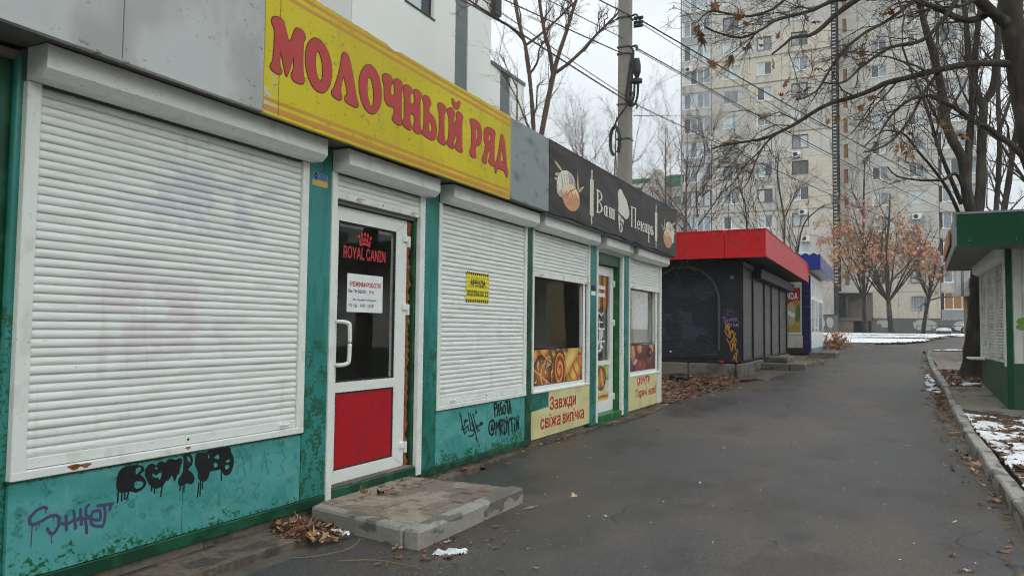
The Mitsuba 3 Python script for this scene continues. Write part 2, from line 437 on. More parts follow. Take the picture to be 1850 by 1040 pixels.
mat('m_pane', lambda p, n, uv: mix((0.12, 0.14, 0.16), (0.30, 0.35, 0.40), noise(p.x * 0.35, p.y * 0.2, p.z * 0.36)), 0.06, 0.9)


def f_tiles(p, n, uv):
    u, v = p.x / 0.4, p.y / 0.4
    j = dr.maximum(smoothstep(0.46, 0.49, dr.abs(u - dr.floor(u) - 0.5)), smoothstep(0.46, 0.49, dr.abs(v - dr.floor(v) - 0.5)))
    c = mix((0.20, 0.175, 0.145), (0.15, 0.125, 0.10), cell_rand(dr.floor(u), dr.floor(v), 2)) * (0.75 + 0.5 * fbm(p.x * 4, p.y * 4, 1.0, 3))
    return mix(c, (0.06, 0.05, 0.04), j * 0.7)


mat('m_tiles', f_tiles, 0.7)


def loaf(c, u, v, cx, cy, rx, ry, dark, light, cut=0.0, ang=0.0):
    """one printed loaf of a poster: an ellipse with a crust, scored with cuts"""
    a, b = (u - cx) * math.cos(ang) + (v - cy) * math.sin(ang), -(u - cx) * math.sin(ang) + (v - cy) * math.cos(ang)
    r = dr.sqrt(dr.square(a / rx) + dr.square(b / ry))
    k = mix(light, dark, smoothstep(0.15, 0.95, r + 0.35 * (fbm(u * 22, v * 22, cx * 9, 3) - 0.5)))
    if cut:
        k = mix(k, (0.62, 0.36, 0.12), smoothstep(0.25, 0.55, dr.sin(a / rx * cut + 2.2 * b / ry)) * smoothstep(0.95, 0.6, r))
    return dr.select(r < 1, k, c)


def f_bread(p, n, uv):
    u, v = (p.y - 8.05) / 0.44, (p.z - 0.68) / 0.44              # poster height = 1
    w = smoothstep(-0.9, 0.9, dr.sin(u * 15 + v * 13)) * (0.6 + 0.4 * dr.sin(v * 22 - u * 7))
    c = mix((0.14, 0.06, 0.022), (0.52, 0.34, 0.13), w)
    c = loaf(c, u, v, 2.72, 0.66, 0.80, 0.30, (0.52, 0.30, 0.06), (0.76, 0.54, 0.20), 0, 0.55)
    c = loaf(c, u, v, 0.22, 0.80, 0.26, 0.26, (0.34, 0.09, 0.015), (0.70, 0.34, 0.09))
    c = loaf(c, u, v, 0.82, 0.98, 0.34, 0.24, (0.40, 0.14, 0.02), (0.74, 0.40, 0.11))
    s = loaf(c, u, v, 1.92, 0.38, 0.46, 0.56, (0.16, 0.03, 0.008), (0.62, 0.20, 0.04))
    r = dr.sqrt(dr.square((u - 1.92) / 0.46) + dr.square((v - 0.38) / 0.56))
    th = dr.sin(r * 15 + dr.atan2(v - 0.38, u - 1.92) + 1.5 * fbm(u * 6, v * 6, 2.0, 2))
    s = dr.select(r < 1, mix(mix(s, (0.14, 0.03, 0.008), smoothstep(-0.5, -0.95, th) * 0.8), (0.78, 0.42, 0.14), smoothstep(0.55, 0.95, th) * 0.8), s)
    # the plaited loaf in front: dark crust, pale seams, a dusting of flour
    c = loaf(s, u, v, 0.70, 0.34, 0.74, 0.50, (0.10, 0.03, 0.01), (0.40, 0.15, 0.045))
    q = dr.sqrt(dr.square((u - 0.70) / 0.74) + dr.square((v - 0.34) / 0.50))
    k1 = dr.abs(dr.sin(4.2 * (u - 0.25 * v) + 0.9 * dr.sin(5 * v))); k2 = dr.abs(dr.sin(5.0 * v + 2.0 * u + 0.6))
    seam = dr.maximum(smoothstep(0.22, 0.05, k1), smoothstep(0.20, 0.05, k2))
    c = dr.select(q < 1, mix(mix(c, (0.72, 0.40, 0.12), seam * 0.85), (0.72, 0.60, 0.46), smoothstep(0.58, 0.72, fbm(u * 9, v * 9, 3.0, 4)) * 0.6), c)
    # the ridged pastry at the right
    c = loaf(c, u, v, 3.05, 0.22, 0.80, 0.34, (0.44, 0.17, 0.025), (0.78, 0.44, 0.10), 0, 0.62)
    a = (u - 3.05) * 0.81 + (v - 0.22) * 0.58; bq = -(u - 3.05) * 0.58 + (v - 0.22) * 0.81
    q = dr.sqrt(dr.square(a / 0.80) + dr.square(bq / 0.34))
    return dr.select(q < 1, mix(c, (0.26, 0.08, 0.015), smoothstep(0.5, 0.95, dr.sin(a * 17 + 4 * bq)) * 0.75), c)


def f_coffee(p, n, uv):
    u, v = (p.y - 11.67) / 0.44, (p.z - 0.67) / 0.44
    c = mix((0.07, 0.015, 0.02), (0.16, 0.045, 0.035), fbm(u * 5, v * 5, 1.0, 3))
    c = loaf(c, u, v, 0.9, 0.38, 0.36, 0.12, (0.30, 0.30, 0.36), (0.48, 0.48, 0.55))
    c = loaf(c, u, v, 0.62, 0.72, 0.30, 0.36, (0.30, 0.10, 0.03), (0.52, 0.24, 0.09), 5.0, 0.3)
    c = loaf(c, u, v, 0.2, 0.8, 0.22, 0.3, (0.33, 0.12, 0.04), (0.52, 0.26, 0.11))
    c = loaf(c, u, v, 1.45, 0.88, 0.34, 0.22, (0.33, 0.12, 0.04), (0.54, 0.26, 0.10), 6.0)
    c = loaf(c, u, v, 3.0, 0.86, 0.34, 0.24, (0.30, 0.11, 0.04), (0.52, 0.25, 0.10), 5.0)
    c = loaf(c, u, v, 1.55, 0.20, 0.62, 0.26, (0.20, 0.07, 0.06), (0.32, 0.10, 0.08))
    c = loaf(c, u, v, 1.5, 0.26, 0.40, 0.22, (0.22, 0.02, 0.02), (0.42, 0.08, 0.06))
    c = loaf(c, u, v, 2.75, 0.52, 0.44, 0.36, (0.12, 0.03, 0.025), (0.26, 0.08, 0.05))
    c = loaf(c, u, v, 2.72, 0.66, 0.30, 0.20, (0.012, 0.008, 0.01), (0.02, 0.012, 0.012))
    c = loaf(c, u, v, 2.85, 0.68, 0.10, 0.07, (0.16, 0.16, 0.2), (0.3, 0.3, 0.34))
    return c


def f_dish(p, n, uv):
    u, v = (p.y - 10.50) / 0.53, (p.z - 0.297) / 0.53
    c = mix((0.62, 0.62, 0.55), (0.30, 0.42, 0.14), smoothstep(0.55, 0.7, fbm(u * 3, v * 4, 1.0, 2)))
    c = loaf(c, u, v, 0.95, 0.86, 0.3, 0.3, (0.12, 0.30, 0.05), (0.40, 0.52, 0.16))
    c = loaf(c, u, v, 0.5, 0.46, 0.66, 0.16, (0.5, 0.5, 0.45), (0.68, 0.66, 0.58))
    c = loaf(c, u, v, 0.45, 0.64, 0.40, 0.34, (0.18, 0.05, 0.015), (0.50, 0.22, 0.06), 7.0)
    c = dr.select(v < 0.26, mi.Color3f(0.58, 0.48, 0.17), c)
    return c


mat('m_print_bread', f_bread, 0.35)
mat('m_print_coffee', f_coffee, 0.35)
mat('m_print_dish', f_dish, 0.35)


def f_crust(p, n, uv):
    return mix(mix((0.42, 0.15, 0.06), (0.60, 0.34, 0.17), fbm(p.y * 45, p.z * 45, 1.0, 2)), (0.70, 0.55, 0.34), smoothstep(2.9, 3.02, p.z + 0.06 * (fbm(p.y * 12, p.z * 12, 1.0, 2) - 0.5)))


mat('m_crust', f_crust, 0.45)
mat('m_curtain', lambda p, n, uv: mix((0.40, 0.40, 0.36), (0.16, 0.15, 0.14), smoothstep(0.68, 0.74, fbm(p.y * 9, p.z * 7, 3.0, 2)) * 0.7), 0.9)
mat('m_pelmet', (0.40, 0.24, 0.07), 0.8)
mat('m_brick', lambda p, n, uv: mix((0.30, 0.20, 0.11), (0.20, 0.12, 0.07), fbm(p.x * 9, p.y * 9, p.z * 14, 2)), 0.8)
mat('m_crust2', (0.15, 0.05, 0.025), 0.45)
mat('m_pin', (0.58, 0.55, 0.43), 0.5)
mat('m_flour', lambda p, n, uv: mix((0.62, 0.60, 0.53), (0.36, 0.33, 0.26), smoothstep(0.4, 0.7, fbm(p.y * 14, p.z * 9, 1.0, 3))), 0.5)
mat('m_fold', (0.24, 0.23, 0.20), 0.5)
mat('m_fold2', (0.42, 0.35, 0.20), 0.5)
mat('m_crust_dark', (0.36, 0.11, 0.045), 0.5)
mat('m_blackwall', lambda p, n, uv: mix((0.014, 0.015, 0.021), (0.024, 0.025, 0.032), fbm(p.x * 2, p.y * 2, p.z * 2, 4)), 0.5, 0.25)


def f_bshut(p, n, uv):
    old = smoothstep(0.5, 0.62, fbm(p.x * 3, p.y * 3, p.z * 3 + 4, 3))
    return mix((0.020, 0.023, 0.034), (0.036, 0.041, 0.058), old)


mat('m_blackshutter', f_bshut, 0.45, 0.3)
mat('m_greyshutter', lambda p, n, uv: mix((0.058, 0.057, 0.05), (0.085, 0.083, 0.074), fbm(p.y * 2, p.z * 4, 1.0, 3)), 0.45)
mat('m_redroof', lambda p, n, uv: mix(mix((0.47, 0.008, 0.012), (0.52, 0.016, 0.018), fbm(p.x * 3, p.y * 3, p.z * 6, 3)), (0.30, 0.05, 0.045), smoothstep(0.6, 0.8, fbm((p.x + p.y) * 5, p.z * 0.9, 4.0, 4)) * 0.3), 0.4, 0.2)
mat('m_blueroof', lambda p, n, uv: mix((0.016, 0.034, 0.25), (0.022, 0.042, 0.29), fbm(p.x * 3, p.y * 3, p.z * 6, 3)), 0.4, 0.2)
mat('m_bluetile', lambda p, n, uv: mix((0.010, 0.014, 0.085), (0.015, 0.02, 0.11), fbm(p.x * 7, p.y * 7, p.z * 7, 2)), 0.25)
mat('m_lightblue', (0.10, 0.24, 0.33), 0.5)
mat('m_whitewall', lambda p, n, uv: mix((0.56, 0.57, 0.55), (0.40, 0.40, 0.38), smoothstep(0.45, 0.75, fbm(p.x * 3.2, p.y * 3.2, p.z * 1.2, 4)) * 0.8), 0.5)
mat('m_greenfascia', lambda p, n, uv: mix((0.003, 0.060, 0.022), (0.006, 0.072, 0.028), fbm(p.x * 2, p.y * 2, p.z * 3, 3)), 0.45, 0.2)
mat('m_greenbase', lambda p, n, uv: mix((0.008, 0.065, 0.022), (0.025, 0.07, 0.034), smoothstep(0.45, 0.7, fbm(p.x * 3, p.y * 3, p.z * 4, 4))), 0.5)
mat('m_soffit', lambda p, n, uv: mix((0.16, 0.16, 0.13), (0.10, 0.10, 0.08), fbm(p.x * 4, p.y * 1, 1.0, 3)), 0.6)
mat('m_shutter_old', lambda p, n, uv: mix((0.50, 0.51, 0.48), (0.30, 0.30, 0.28), smoothstep(0.5, 0.75, fbm(p.y * 4, p.z * 6, 1.0, 4))), 0.5)
mat('m_leafprint', lambda p, n, uv: mix((0.08, 0.22, 0.03), (0.16, 0.34, 0.06), fbm(p.x * 20, p.z * 20, 1.0, 2)), 0.4)
mat('m_juice', lambda p, n, uv: mix((0.34, 0.18, 0.04), (0.45, 0.36, 0.10), fbm(p.x * 6, p.z * 5, 1.0, 2)), 0.4)
mat('m_juicegreen', (0.10, 0.17, 0.04), 0.4)
mat('m_juicered', (0.34, 0.02, 0.02), 0.4)


def f_poleconc(p, n, uv):
    return mix((0.20, 0.19, 0.16), (0.28, 0.27, 0.235), fbm(p.x * 3, p.y * 3, p.z * 1.2, 4)) * (0.85 + 0.3 * fbm(p.x * 30, p.y * 30, p.z * 30, 2))


mat('m_pole', f_poleconc, 0.85, 0.2)
mat('m_cable', (0.02, 0.02, 0.022), 0.5)
mat('m_render', lambda p, n, uv: mix((0.72, 0.74, 0.71), (0.66, 0.68, 0.65), fbm(p.x, p.y * 0.6, p.z * 0.3, 3)), 0.7)
mat('m_render_grey', lambda p, n, uv: mix((0.10, 0.125, 0.13), (0.12, 0.145, 0.15), fbm(p.x, p.y * 2, p.z, 2)), 0.6)
for i_, (c1, c2) in enumerate((((0.57, 0.55, 0.50), (0.49, 0.475, 0.43)), ((0.59, 0.54, 0.45), (0.53, 0.49, 0.41)), ((0.53, 0.515, 0.475), (0.43, 0.42, 0.385)))):
    mat(f'm_apt_{i_}', (lambda c1, c2: lambda p, n, uv: mix(mix(c1, c2, fbm(p.x * 0.5, p.y * 0.5, p.z * 0.4, 4)), (0.25, 0.23, 0.20), smoothstep(0.56, 0.76, fbm(p.x * 2.6, 2.0, p.z * 0.28, 4)) * 0.4) * (0.88 + 0.24 * fbm(p.x * 5, 1.0, p.z * 4, 2)))(c1, c2), 0.85)
mat('m_apt_plinth', lambda p, n, uv: mix((0.09, 0.095, 0.095), (0.16, 0.16, 0.155), fbm(p.x * 0.8, 1.0, p.z, 3)), 0.85)
mat('m_apt_pale', (0.42, 0.43, 0.42), 0.8)
mat('m_rustbrown', (0.13, 0.065, 0.042), 0.8)
mat('m_vent', (0.27, 0.12, 0.05), 0.8)
mat('m_board_orange', (0.34, 0.17, 0.06), 0.8)
mat('m_greenroof', (0.03, 0.13, 0.085), 0.6)
mat('m_carpaint', (0.62, 0.64, 0.65), 0.25, clearcoat=1.0)
mat('m_rubber', (0.015, 0.015, 0.016), 0.8)
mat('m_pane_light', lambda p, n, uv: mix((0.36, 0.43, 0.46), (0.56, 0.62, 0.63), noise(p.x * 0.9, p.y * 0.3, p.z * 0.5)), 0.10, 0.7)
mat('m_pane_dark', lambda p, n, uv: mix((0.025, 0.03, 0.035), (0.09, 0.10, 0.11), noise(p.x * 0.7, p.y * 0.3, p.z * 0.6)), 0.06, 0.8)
mat('m_apt_dark', (0.06, 0.058, 0.055), 0.9)
mat('m_apt_seam', (0.26, 0.21, 0.14), 0.9)
mat('m_greypanel_far', lambda p, n, uv: mix((0.36, 0.38, 0.39), (0.30, 0.31, 0.31), fbm(p.x * 2, p.y, p.z * 2, 3)), 0.7)
mat('m_apt_brown', lambda p, n, uv: mix((0.22, 0.18, 0.14), (0.13, 0.11, 0.09), fbm(p.x, p.y, p.z * 0.5, 4)), 0.9)
mat('m_render2', (0.58, 0.59, 0.575), 0.7)
mat('m_navy', (0.03, 0.035, 0.06), 0.5)
mat('m_greymetal_dark', (0.05, 0.052, 0.055), 0.5)
mat('m_bluegrey', lambda p, n, uv: mix((0.03, 0.042, 0.18), (0.08, 0.085, 0.18), smoothstep(0.45, 0.65, fbm(p.y, p.z * 3, 1.0, 3))), 0.4, 0.3)
mat('m_beige', lambda p, n, uv: mix((0.36, 0.28, 0.16), (0.27, 0.20, 0.11), fbm(p.x * 7, p.y * 7, p.z * 5, 3)), 0.8)
mat('m_cream2', (0.46, 0.42, 0.26), 0.5)
mat('m_dead0', lambda p, n, uv: mix((0.22, 0.10, 0.05), (0.30, 0.16, 0.08), fbm(p.x * 30, p.y * 30, p.z * 30, 2)), 0.6)
mat('m_dead1', lambda p, n, uv: mix((0.34, 0.19, 0.085), (0.42, 0.26, 0.13), fbm(p.x * 30, p.y * 30, p.z * 30, 2)), 0.6)
mat('m_dead2', lambda p, n, uv: mix((0.40, 0.28, 0.16), (0.28, 0.17, 0.09), fbm(p.x * 30, p.y * 30, p.z * 30, 2)), 0.6)

# ------ shapes measured on the facade: (along the street, height) in metres
SIGN=[[[[3.513,3.229],[3.525,3.254],[3.553,3.266],[3.599,3.27],[3.621,3.256],[3.674,3.121],[3.717,3.245],[3.739,3.263],[3.788,3.264],[3.816,3.245],[3.82,3.221],[3.801,3.196],[3.798,3.115],[3.803,2.978],[3.822,2.952],[3.81,2.917],[3.774,2.909],[3.721,2.909],[3.698,2.933],[3.697,2.952],[3.718,2.977],[3.718,3.064],[3.711,3.062],[3.664,2.929],[3.655,2.922],[3.647,2.924],[3.598,3.071],[3.593,3.066],[3.59,2.967],[3.612,2.95],[3.612,2.929],[3.596,2.915],[3.554,2.914],[3.517,2.926],[3.512,2.949],[3.536,2.974],[3.544,3.128],[3.54,3.187],[3.518,3.209]],[]],[[[3.923,3.26],[3.976,3.259],[4.036,3.22],[4.078,3.155],[4.091,3.092],[4.083,3.017],[4.056,2.956],[4.017,2.922],[3.984,2.909],[3.931,2.91],[3.878,2.943],[3.844,3.003],[3.824,3.073],[3.827,3.15],[3.854,3.211],[3.89,3.246]],[[3.938,3.184],[3.965,3.17],[3.991,3.114],[3.999,3.044],[3.99,2.993],[3.974,2.983],[3.947,2.996],[3.928,3.042],[3.919,3.104],[3.922,3.156]]],[[[4.213,3.264],[4.245,3.263],[4.278,3.233],[4.307,3.159],[4.344,3.032],[4.375,2.957],[4.392,2.934],[4.371,2.911],[4.305,2.911],[4.236,2.919],[4.235,2.953],[4.258,2.973],[4.26,2.994],[4.236,3.056],[4.217,3.094],[4.204,3.08],[4.182,2.972],[4.203,2.951],[4.199,2.923],[4.168,2.908],[4.097,2.921],[4.091,2.953],[4.12,2.978],[4.181,3.147],[4.188,3.231]],[]],[[[4.488,3.26],[4.54,3.267],[4.6,3.243],[4.644,3.176],[4.662,3.094],[4.65,3.004],[4.61,2.942],[4.552,2.909],[4.494,2.912],[4.436,2.953],[4.4,3.02],[4.386,3.1],[4.406,3.176],[4.449,3.235]],[[4.508,3.184],[4.537,3.166],[4.56,3.101],[4.569,3.025],[4.559,2.972],[4.539,2.959],[4.515,2.974],[4.49,3.031],[4.482,3.107],[4.489,3.159]]],[[[4.672,3.24],[4.707,3.262],[4.765,3.263],[4.799,3.244],[4.803,3.22],[4.773,3.186],[4.778,3.118],[4.804,3.108],[4.828,3.133],[4.829,3.203],[4.81,3.222],[4.824,3.251],[4.858,3.266],[4.919,3.264],[4.941,3.235],[4.921,3.204],[4.923,2.977],[4.938,2.946],[4.922,2.915],[4.861,2.912],[4.81,2.929],[4.804,2.952],[4.83,2.979],[4.826,3.042],[4.781,3.025],[4.723,3.034],[4.697,3.076],[4.694,3.173],[4.668,3.204]],[]],[[[4.95,3.233],[4.972,3.253],[5.026,3.26],[5.063,3.245],[5.069,3.221],[5.041,3.192],[5.047,3.122],[5.094,3.126],[5.106,3.148],[5.105,3.205],[5.082,3.225],[5.09,3.246],[5.136,3.261],[5.193,3.251],[5.213,3.225],[5.185,3.196],[5.193,2.967],[5.216,2.941],[5.194,2.91],[5.138,2.907],[5.091,2.927],[5.087,2.947],[5.112,2.973],[5.11,3.045],[5.06,3.053],[5.046,3.039],[5.048,2.968],[5.073,2.943],[5.056,2.91],[5.001,2.91],[4.948,2.928],[4.943,2.952],[4.969,2.979],[4.963,3.17],[4.942,3.2]],[]],[[[5.226,3.223],[5.25,3.248],[5.309,3.251],[5.343,3.234],[5.356,3.2],[5.325,3.176],[5.327,3.117],[5.392,3.112],[5.434,3.063],[5.45,3.002],[5.432,2.933],[5.389,2.903],[5.31,2.905],[5.223,2.922],[5.222,2.942],[5.25,2.97],[5.247,3.186],[5.223,3.201]],[[5.334,3.06],[5.365,3.046],[5.376,2.995],[5.363,2.96],[5.332,2.963],[5.322,3.014]]],[[[5.456,3.227],[5.479,3.25],[5.552,3.253],[5.595,3.231],[5.596,3.209],[5.561,3.172],[5.572,2.954],[5.604,2.933],[5.584,2.907],[5.521,2.904],[5.459,2.923],[5.458,2.944],[5.488,2.973],[5.486,3.164],[5.461,3.19]],[]],[[[5.612,3.224],[5.648,3.251],[5.713,3.257],[5.74,3.23],[5.741,3.196],[5.716,3.167],[5.728,3.102],[5.77,3.181],[5.77,3.203],[5.762,3.23],[5.802,3.255],[5.858,3.255],[5.893,3.223],[5.867,3.182],[5.874,2.953],[5.895,2.929],[5.869,2.903],[5.801,2.903],[5.749,2.926],[5.755,2.95],[5.783,2.979],[5.785,3.053],[5.774,3.056],[5.722,2.954],[5.74,2.93],[5.723,2.906],[5.658,2.906],[5.615,2.93],[5.614,2.947],[5.645,2.981],[5.646,3.161],[5.611,3.196]],[]],[[[5.688,3.346],[5.71,3.341],[5.744,3.316],[5.777,3.325],[5.81,3.351],[5.828,3.35],[5.833,3.329],[5.801,3.28],[5.757,3.262],[5.712,3.279],[5.685,3.317]],[]],[[[6.009,3.241],[6.045,3.252],[6.154,3.259],[6.216,3.233],[6.244,3.155],[6.233,3.08],[6.185,3.033],[6.131,3.027],[6.121,2.96],[6.138,2.934],[6.115,2.902],[6.043,2.902],[6.014,2.931],[6.018,2.955],[6.045,2.985],[6.047,3.18],[6.01,3.218]],[[6.131,3.2],[6.163,3.172],[6.166,3.101],[6.14,3.065],[6.124,3.091],[6.119,3.173]]],[[[6.292,3.215],[6.33,3.245],[6.407,3.255],[6.5,3.252],[6.522,3.22],[6.494,3.182],[6.5,2.953],[6.527,2.934],[6.496,2.903],[6.43,2.902],[6.377,2.928],[6.385,2.948],[6.41,2.984],[6.408,3.045],[6.392,3.048],[6.338,2.951],[6.352,2.917],[6.314,2.891],[6.258,2.898],[6.25,2.933],[6.282,2.964],[6.322,3.069],[6.288,3.104],[6.281,3.163]],[[6.383,3.202],[6.417,3.195],[6.419,3.128],[6.39,3.115],[6.371,3.148]]],[[[6.65,3.256],[6.692,3.24],[6.722,3.177],[6.761,2.993],[6.765,2.942],[6.799,2.923],[6.795,2.871],[6.773,2.841],[6.744,2.862],[6.715,2.901],[6.604,2.905],[6.564,2.891],[6.546,2.85],[6.524,2.848],[6.502,2.891],[6.522,2.939],[6.561,2.978],[6.611,3.152],[6.623,3.231]],[[6.662,3.125],[6.683,3.054],[6.693,2.992],[6.657,2.975],[6.616,2.983],[6.641,3.057]]]]
BLACK=[[[[2.772,0.539],[2.778,0.567],[2.798,0.588],[2.83,0.596],[2.887,0.593],[2.921,0.584],[2.939,0.566],[2.937,0.55],[2.908,0.538],[2.933,0.521],[2.954,0.492],[2.95,0.468],[2.927,0.451],[2.893,0.44],[2.869,0.451],[2.855,0.456],[2.827,0.455],[2.789,0.461],[2.773,0.479],[2.768,0.512]],[[[2.885,0.577],[2.912,0.577],[2.922,0.565],[2.903,0.547],[2.882,0.538]],[[2.879,0.501],[2.905,0.505],[2.937,0.491],[2.931,0.467],[2.892,0.461],[2.875,0.481]]]],[[[2.937,0.541],[2.951,0.573],[2.975,0.586],[2.995,0.583],[3.011,0.566],[3.03,0.586],[3.056,0.587],[3.072,0.572],[3.087,0.591],[3.118,0.591],[3.14,0.579],[3.172,0.592],[3.194,0.571],[3.174,0.534],[3.171,0.486],[3.162,0.505],[3.15,0.476],[3.14,0.452],[3.128,0.489],[3.117,0.499],[3.097,0.468],[3.081,0.479],[3.072,0.455],[3.042,0.443],[3.011,0.44],[2.98,0.462],[2.954,0.501]],[[[3.001,0.559],[3.014,0.544],[3.027,0.555],[3.014,0.561]],[[2.987,0.538],[3.013,0.512],[3.048,0.532],[3.052,0.501],[3.035,0.485],[3.029,0.501],[2.993,0.505]]]],[[[3.193,0.607],[3.22,0.612],[3.254,0.594],[3.267,0.56],[3.259,0.534],[3.24,0.522],[3.23,0.512],[3.264,0.489],[3.282,0.459],[3.278,0.433],[3.253,0.421],[3.233,0.436],[3.211,0.431],[3.19,0.426],[3.17,0.431],[3.161,0.457],[3.176,0.481],[3.197,0.504],[3.201,0.543],[3.197,0.575]],[[[3.221,0.594],[3.247,0.577],[3.248,0.545],[3.231,0.561],[3.216,0.586]]]],[[[3.278,0.554],[3.282,0.59],[3.305,0.6],[3.374,0.593],[3.388,0.617],[3.42,0.619],[3.457,0.607],[3.481,0.616],[3.55,0.6],[3.551,0.571],[3.577,0.539],[3.582,0.5],[3.568,0.454],[3.544,0.43],[3.513,0.43],[3.491,0.452],[3.48,0.477],[3.426,0.474],[3.396,0.481],[3.381,0.438],[3.361,0.418],[3.329,0.433],[3.308,0.441],[3.303,0.496],[3.282,0.522]],[[[3.417,0.552],[3.458,0.574],[3.466,0.536],[3.435,0.545]],[[3.416,0.52],[3.442,0.525],[3.458,0.495],[3.426,0.491]],[[3.509,0.52],[3.546,0.529],[3.55,0.509],[3.522,0.509]],[[3.507,0.497],[3.548,0.491],[3.542,0.468],[3.511,0.468]],[[3.375,0.577],[3.384,0.58],[3.387,0.557],[3.379,0.549]]]]]
BDRIP=[[[2.784,0.468],[2.781,0.414]],[[2.805,0.465],[2.805,0.416]],[[2.822,0.462],[2.823,0.422]],[[2.845,0.461],[2.839,0.425],[2.82,0.4]],[[3.007,0.449],[3.008,0.419]],[[2.988,0.461],[2.989,0.435]],[[3.059,0.461],[3.05,0.394]],[[3.181,0.431],[3.179,0.401]],[[3.208,0.436],[3.207,0.389]],[[3.314,0.444],[3.309,0.35],[3.299,0.318]],[[3.326,0.438],[3.325,0.345]],[[3.343,0.435],[3.339,0.381]],[[3.482,0.472],[3.485,0.409]]]
PURPLE=[[[2.4,0.457],[2.385,0.467],[2.36,0.463],[2.332,0.445],[2.317,0.42],[2.322,0.399],[2.339,0.395],[2.379,0.403],[2.421,0.418],[2.442,0.416],[2.462,0.401],[2.463,0.368],[2.454,0.346],[2.433,0.328],[2.418,0.339],[2.406,0.36]],[[2.465,0.376],[2.509,0.362],[2.54,0.37],[2.581,0.37],[2.613,0.365]],[[2.499,0.402],[2.504,0.334]],[[2.538,0.417],[2.551,0.33]],[[2.573,0.418],[2.582,0.342]],[[2.562,0.376],[2.595,0.365],[2.607,0.337],[2.612,0.293]],[[2.617,0.43],[2.604,0.418],[2.603,0.393],[2.617,0.373],[2.637,0.356]],[[2.632,0.357],[2.684,0.343],[2.686,0.371],[2.673,0.394],[2.644,0.393],[2.634,0.374],[2.632,0.348],[2.647,0.323],[2.686,0.311]],[[2.667,0.418],[2.71,0.414],[2.754,0.412]],[[2.745,0.412],[2.736,0.383]],[[2.701,0.412],[2.712,0.375],[2.709,0.332],[2.698,0.304]]]
PDRIP=[[[2.331,0.393],[2.33,0.29]],[[2.429,0.331],[2.43,0.286]],[[2.351,0.397],[2.351,0.365]],[[2.363,0.398],[2.365,0.374]],[[2.394,0.458],[2.395,0.436]],[[2.433,0.416],[2.435,0.391]],[[2.504,0.338],[2.504,0.324]]]
TAG=[[[6.376,0.547],[6.413,0.488],[6.441,0.399],[6.478,0.34]],[[6.416,0.392],[6.477,0.38],[6.539,0.409],[6.561,0.361]],[[6.481,0.43],[6.446,0.394]],[[6.478,0.34],[6.519,0.365]],[[6.465,0.45],[6.49,0.47],[6.532,0.463],[6.475,0.449]],[[6.551,0.525],[6.597,0.377]],[[6.583,0.52],[6.667,0.38],[6.69,0.331]],[[6.631,0.518],[6.733,0.331]],[[6.72,0.395],[6.766,0.332]],[[6.612,0.427],[6.678,0.353],[6.582,0.363]],[[6.667,0.38],[6.663,0.318],[6.626,0.302],[6.562,0.309]],[[6.69,0.336],[6.736,0.237]],[[6.702,0.272],[6.736,0.237]],[[6.699,0.376],[6.842,0.403]],[[6.786,0.414],[6.847,0.405],[6.82,0.384]],[[6.694,0.543],[6.69,0.512],[6.722,0.528]]]
WORK=[[[7.085,0.579],[7.107,0.446]],[[7.085,0.579],[7.139,0.577],[7.146,0.536],[7.099,0.518]],[[7.155,0.453],[7.182,0.56],[7.209,0.447]],[[7.166,0.495],[7.202,0.495]],[[7.249,0.574],[7.219,0.563],[7.252,0.457],[7.289,0.462],[7.282,0.507],[7.238,0.517]],[[7.318,0.539],[7.336,0.529],[7.348,0.507],[7.348,0.48],[7.338,0.459],[7.32,0.452],[7.303,0.462],[7.291,0.485],[7.29,0.512],[7.301,0.532],[7.318,0.539]],[[7.342,0.575],[7.406,0.575]],[[7.387,0.571],[7.409,0.457]],[[7.434,0.454],[7.444,0.575],[7.486,0.447]],[[7.44,0.493],[7.479,0.493]],[[7.082,0.28],[7.041,0.261],[6.987,0.297],[6.969,0.347],[6.996,0.398],[7.06,0.413],[7.103,0.376],[7.098,0.327],[7.075,0.308],[7.057,0.332]],[[7.062,0.364],[7.027,0.351],[7.028,0.313],[7.069,0.314]],[[7.13,0.258],[7.139,0.378],[7.176,0.319],[7.205,0.387],[7.233,0.246]],[[7.235,0.252],[7.232,0.396],[7.272,0.391],[7.28,0.335],[7.237,0.318],[7.295,0.245]],[[7.31,0.388],[7.332,0.235],[7.382,0.257],[7.38,0.347],[7.31,0.393]],[[7.378,0.403],[7.419,0.326]],[[7.455,0.39],[7.419,0.326],[7.44,0.222]],[[7.468,0.383],[7.527,0.386]],[[7.494,0.38],[7.518,0.236]],[[7.561,0.328],[7.584,0.228]],[[7.56,0.385],[7.563,0.368]],[[7.63,0.246],[7.606,0.381],[7.676,0.258],[7.659,0.393]]]
FAINT=[[[3.595,0.533],[3.649,0.531],[3.666,0.488],[3.62,0.472],[3.607,0.428]],[[3.651,0.479],[3.685,0.404]],[[3.728,0.526],[3.724,0.421]],[[3.814,0.406],[3.842,0.522],[3.881,0.383]],[[3.945,0.508],[4.015,0.51],[4.035,0.458],[3.983,0.429],[4.029,0.372],[3.968,0.357]],[[3.476,0.348],[3.472,0.259]],[[3.58,0.329],[3.657,0.339],[3.674,0.301],[3.598,0.257],[3.692,0.239]],[[3.735,0.348],[3.801,0.325],[3.753,0.286],[3.797,0.219]]]
TR = {}
TR['LT1']=[[-10.31,22.46,7.55],[-10.33,22.41,8.26],[-10.42,22.29,9.66],[-10.51,22.19,10.48],[-10.64,22.1,11.01],[-10.74,22.02,11.54],[-10.81,21.96,12.01],[-10.87,21.9,12.53],[-10.9,21.84,13.18]]
TR['LT2']=[[-10.13,22.56,7.44],[-10.06,22.57,7.79],[-9.93,22.59,8.5],[-9.79,22.62,9.2],[-9.7,22.64,9.67]]
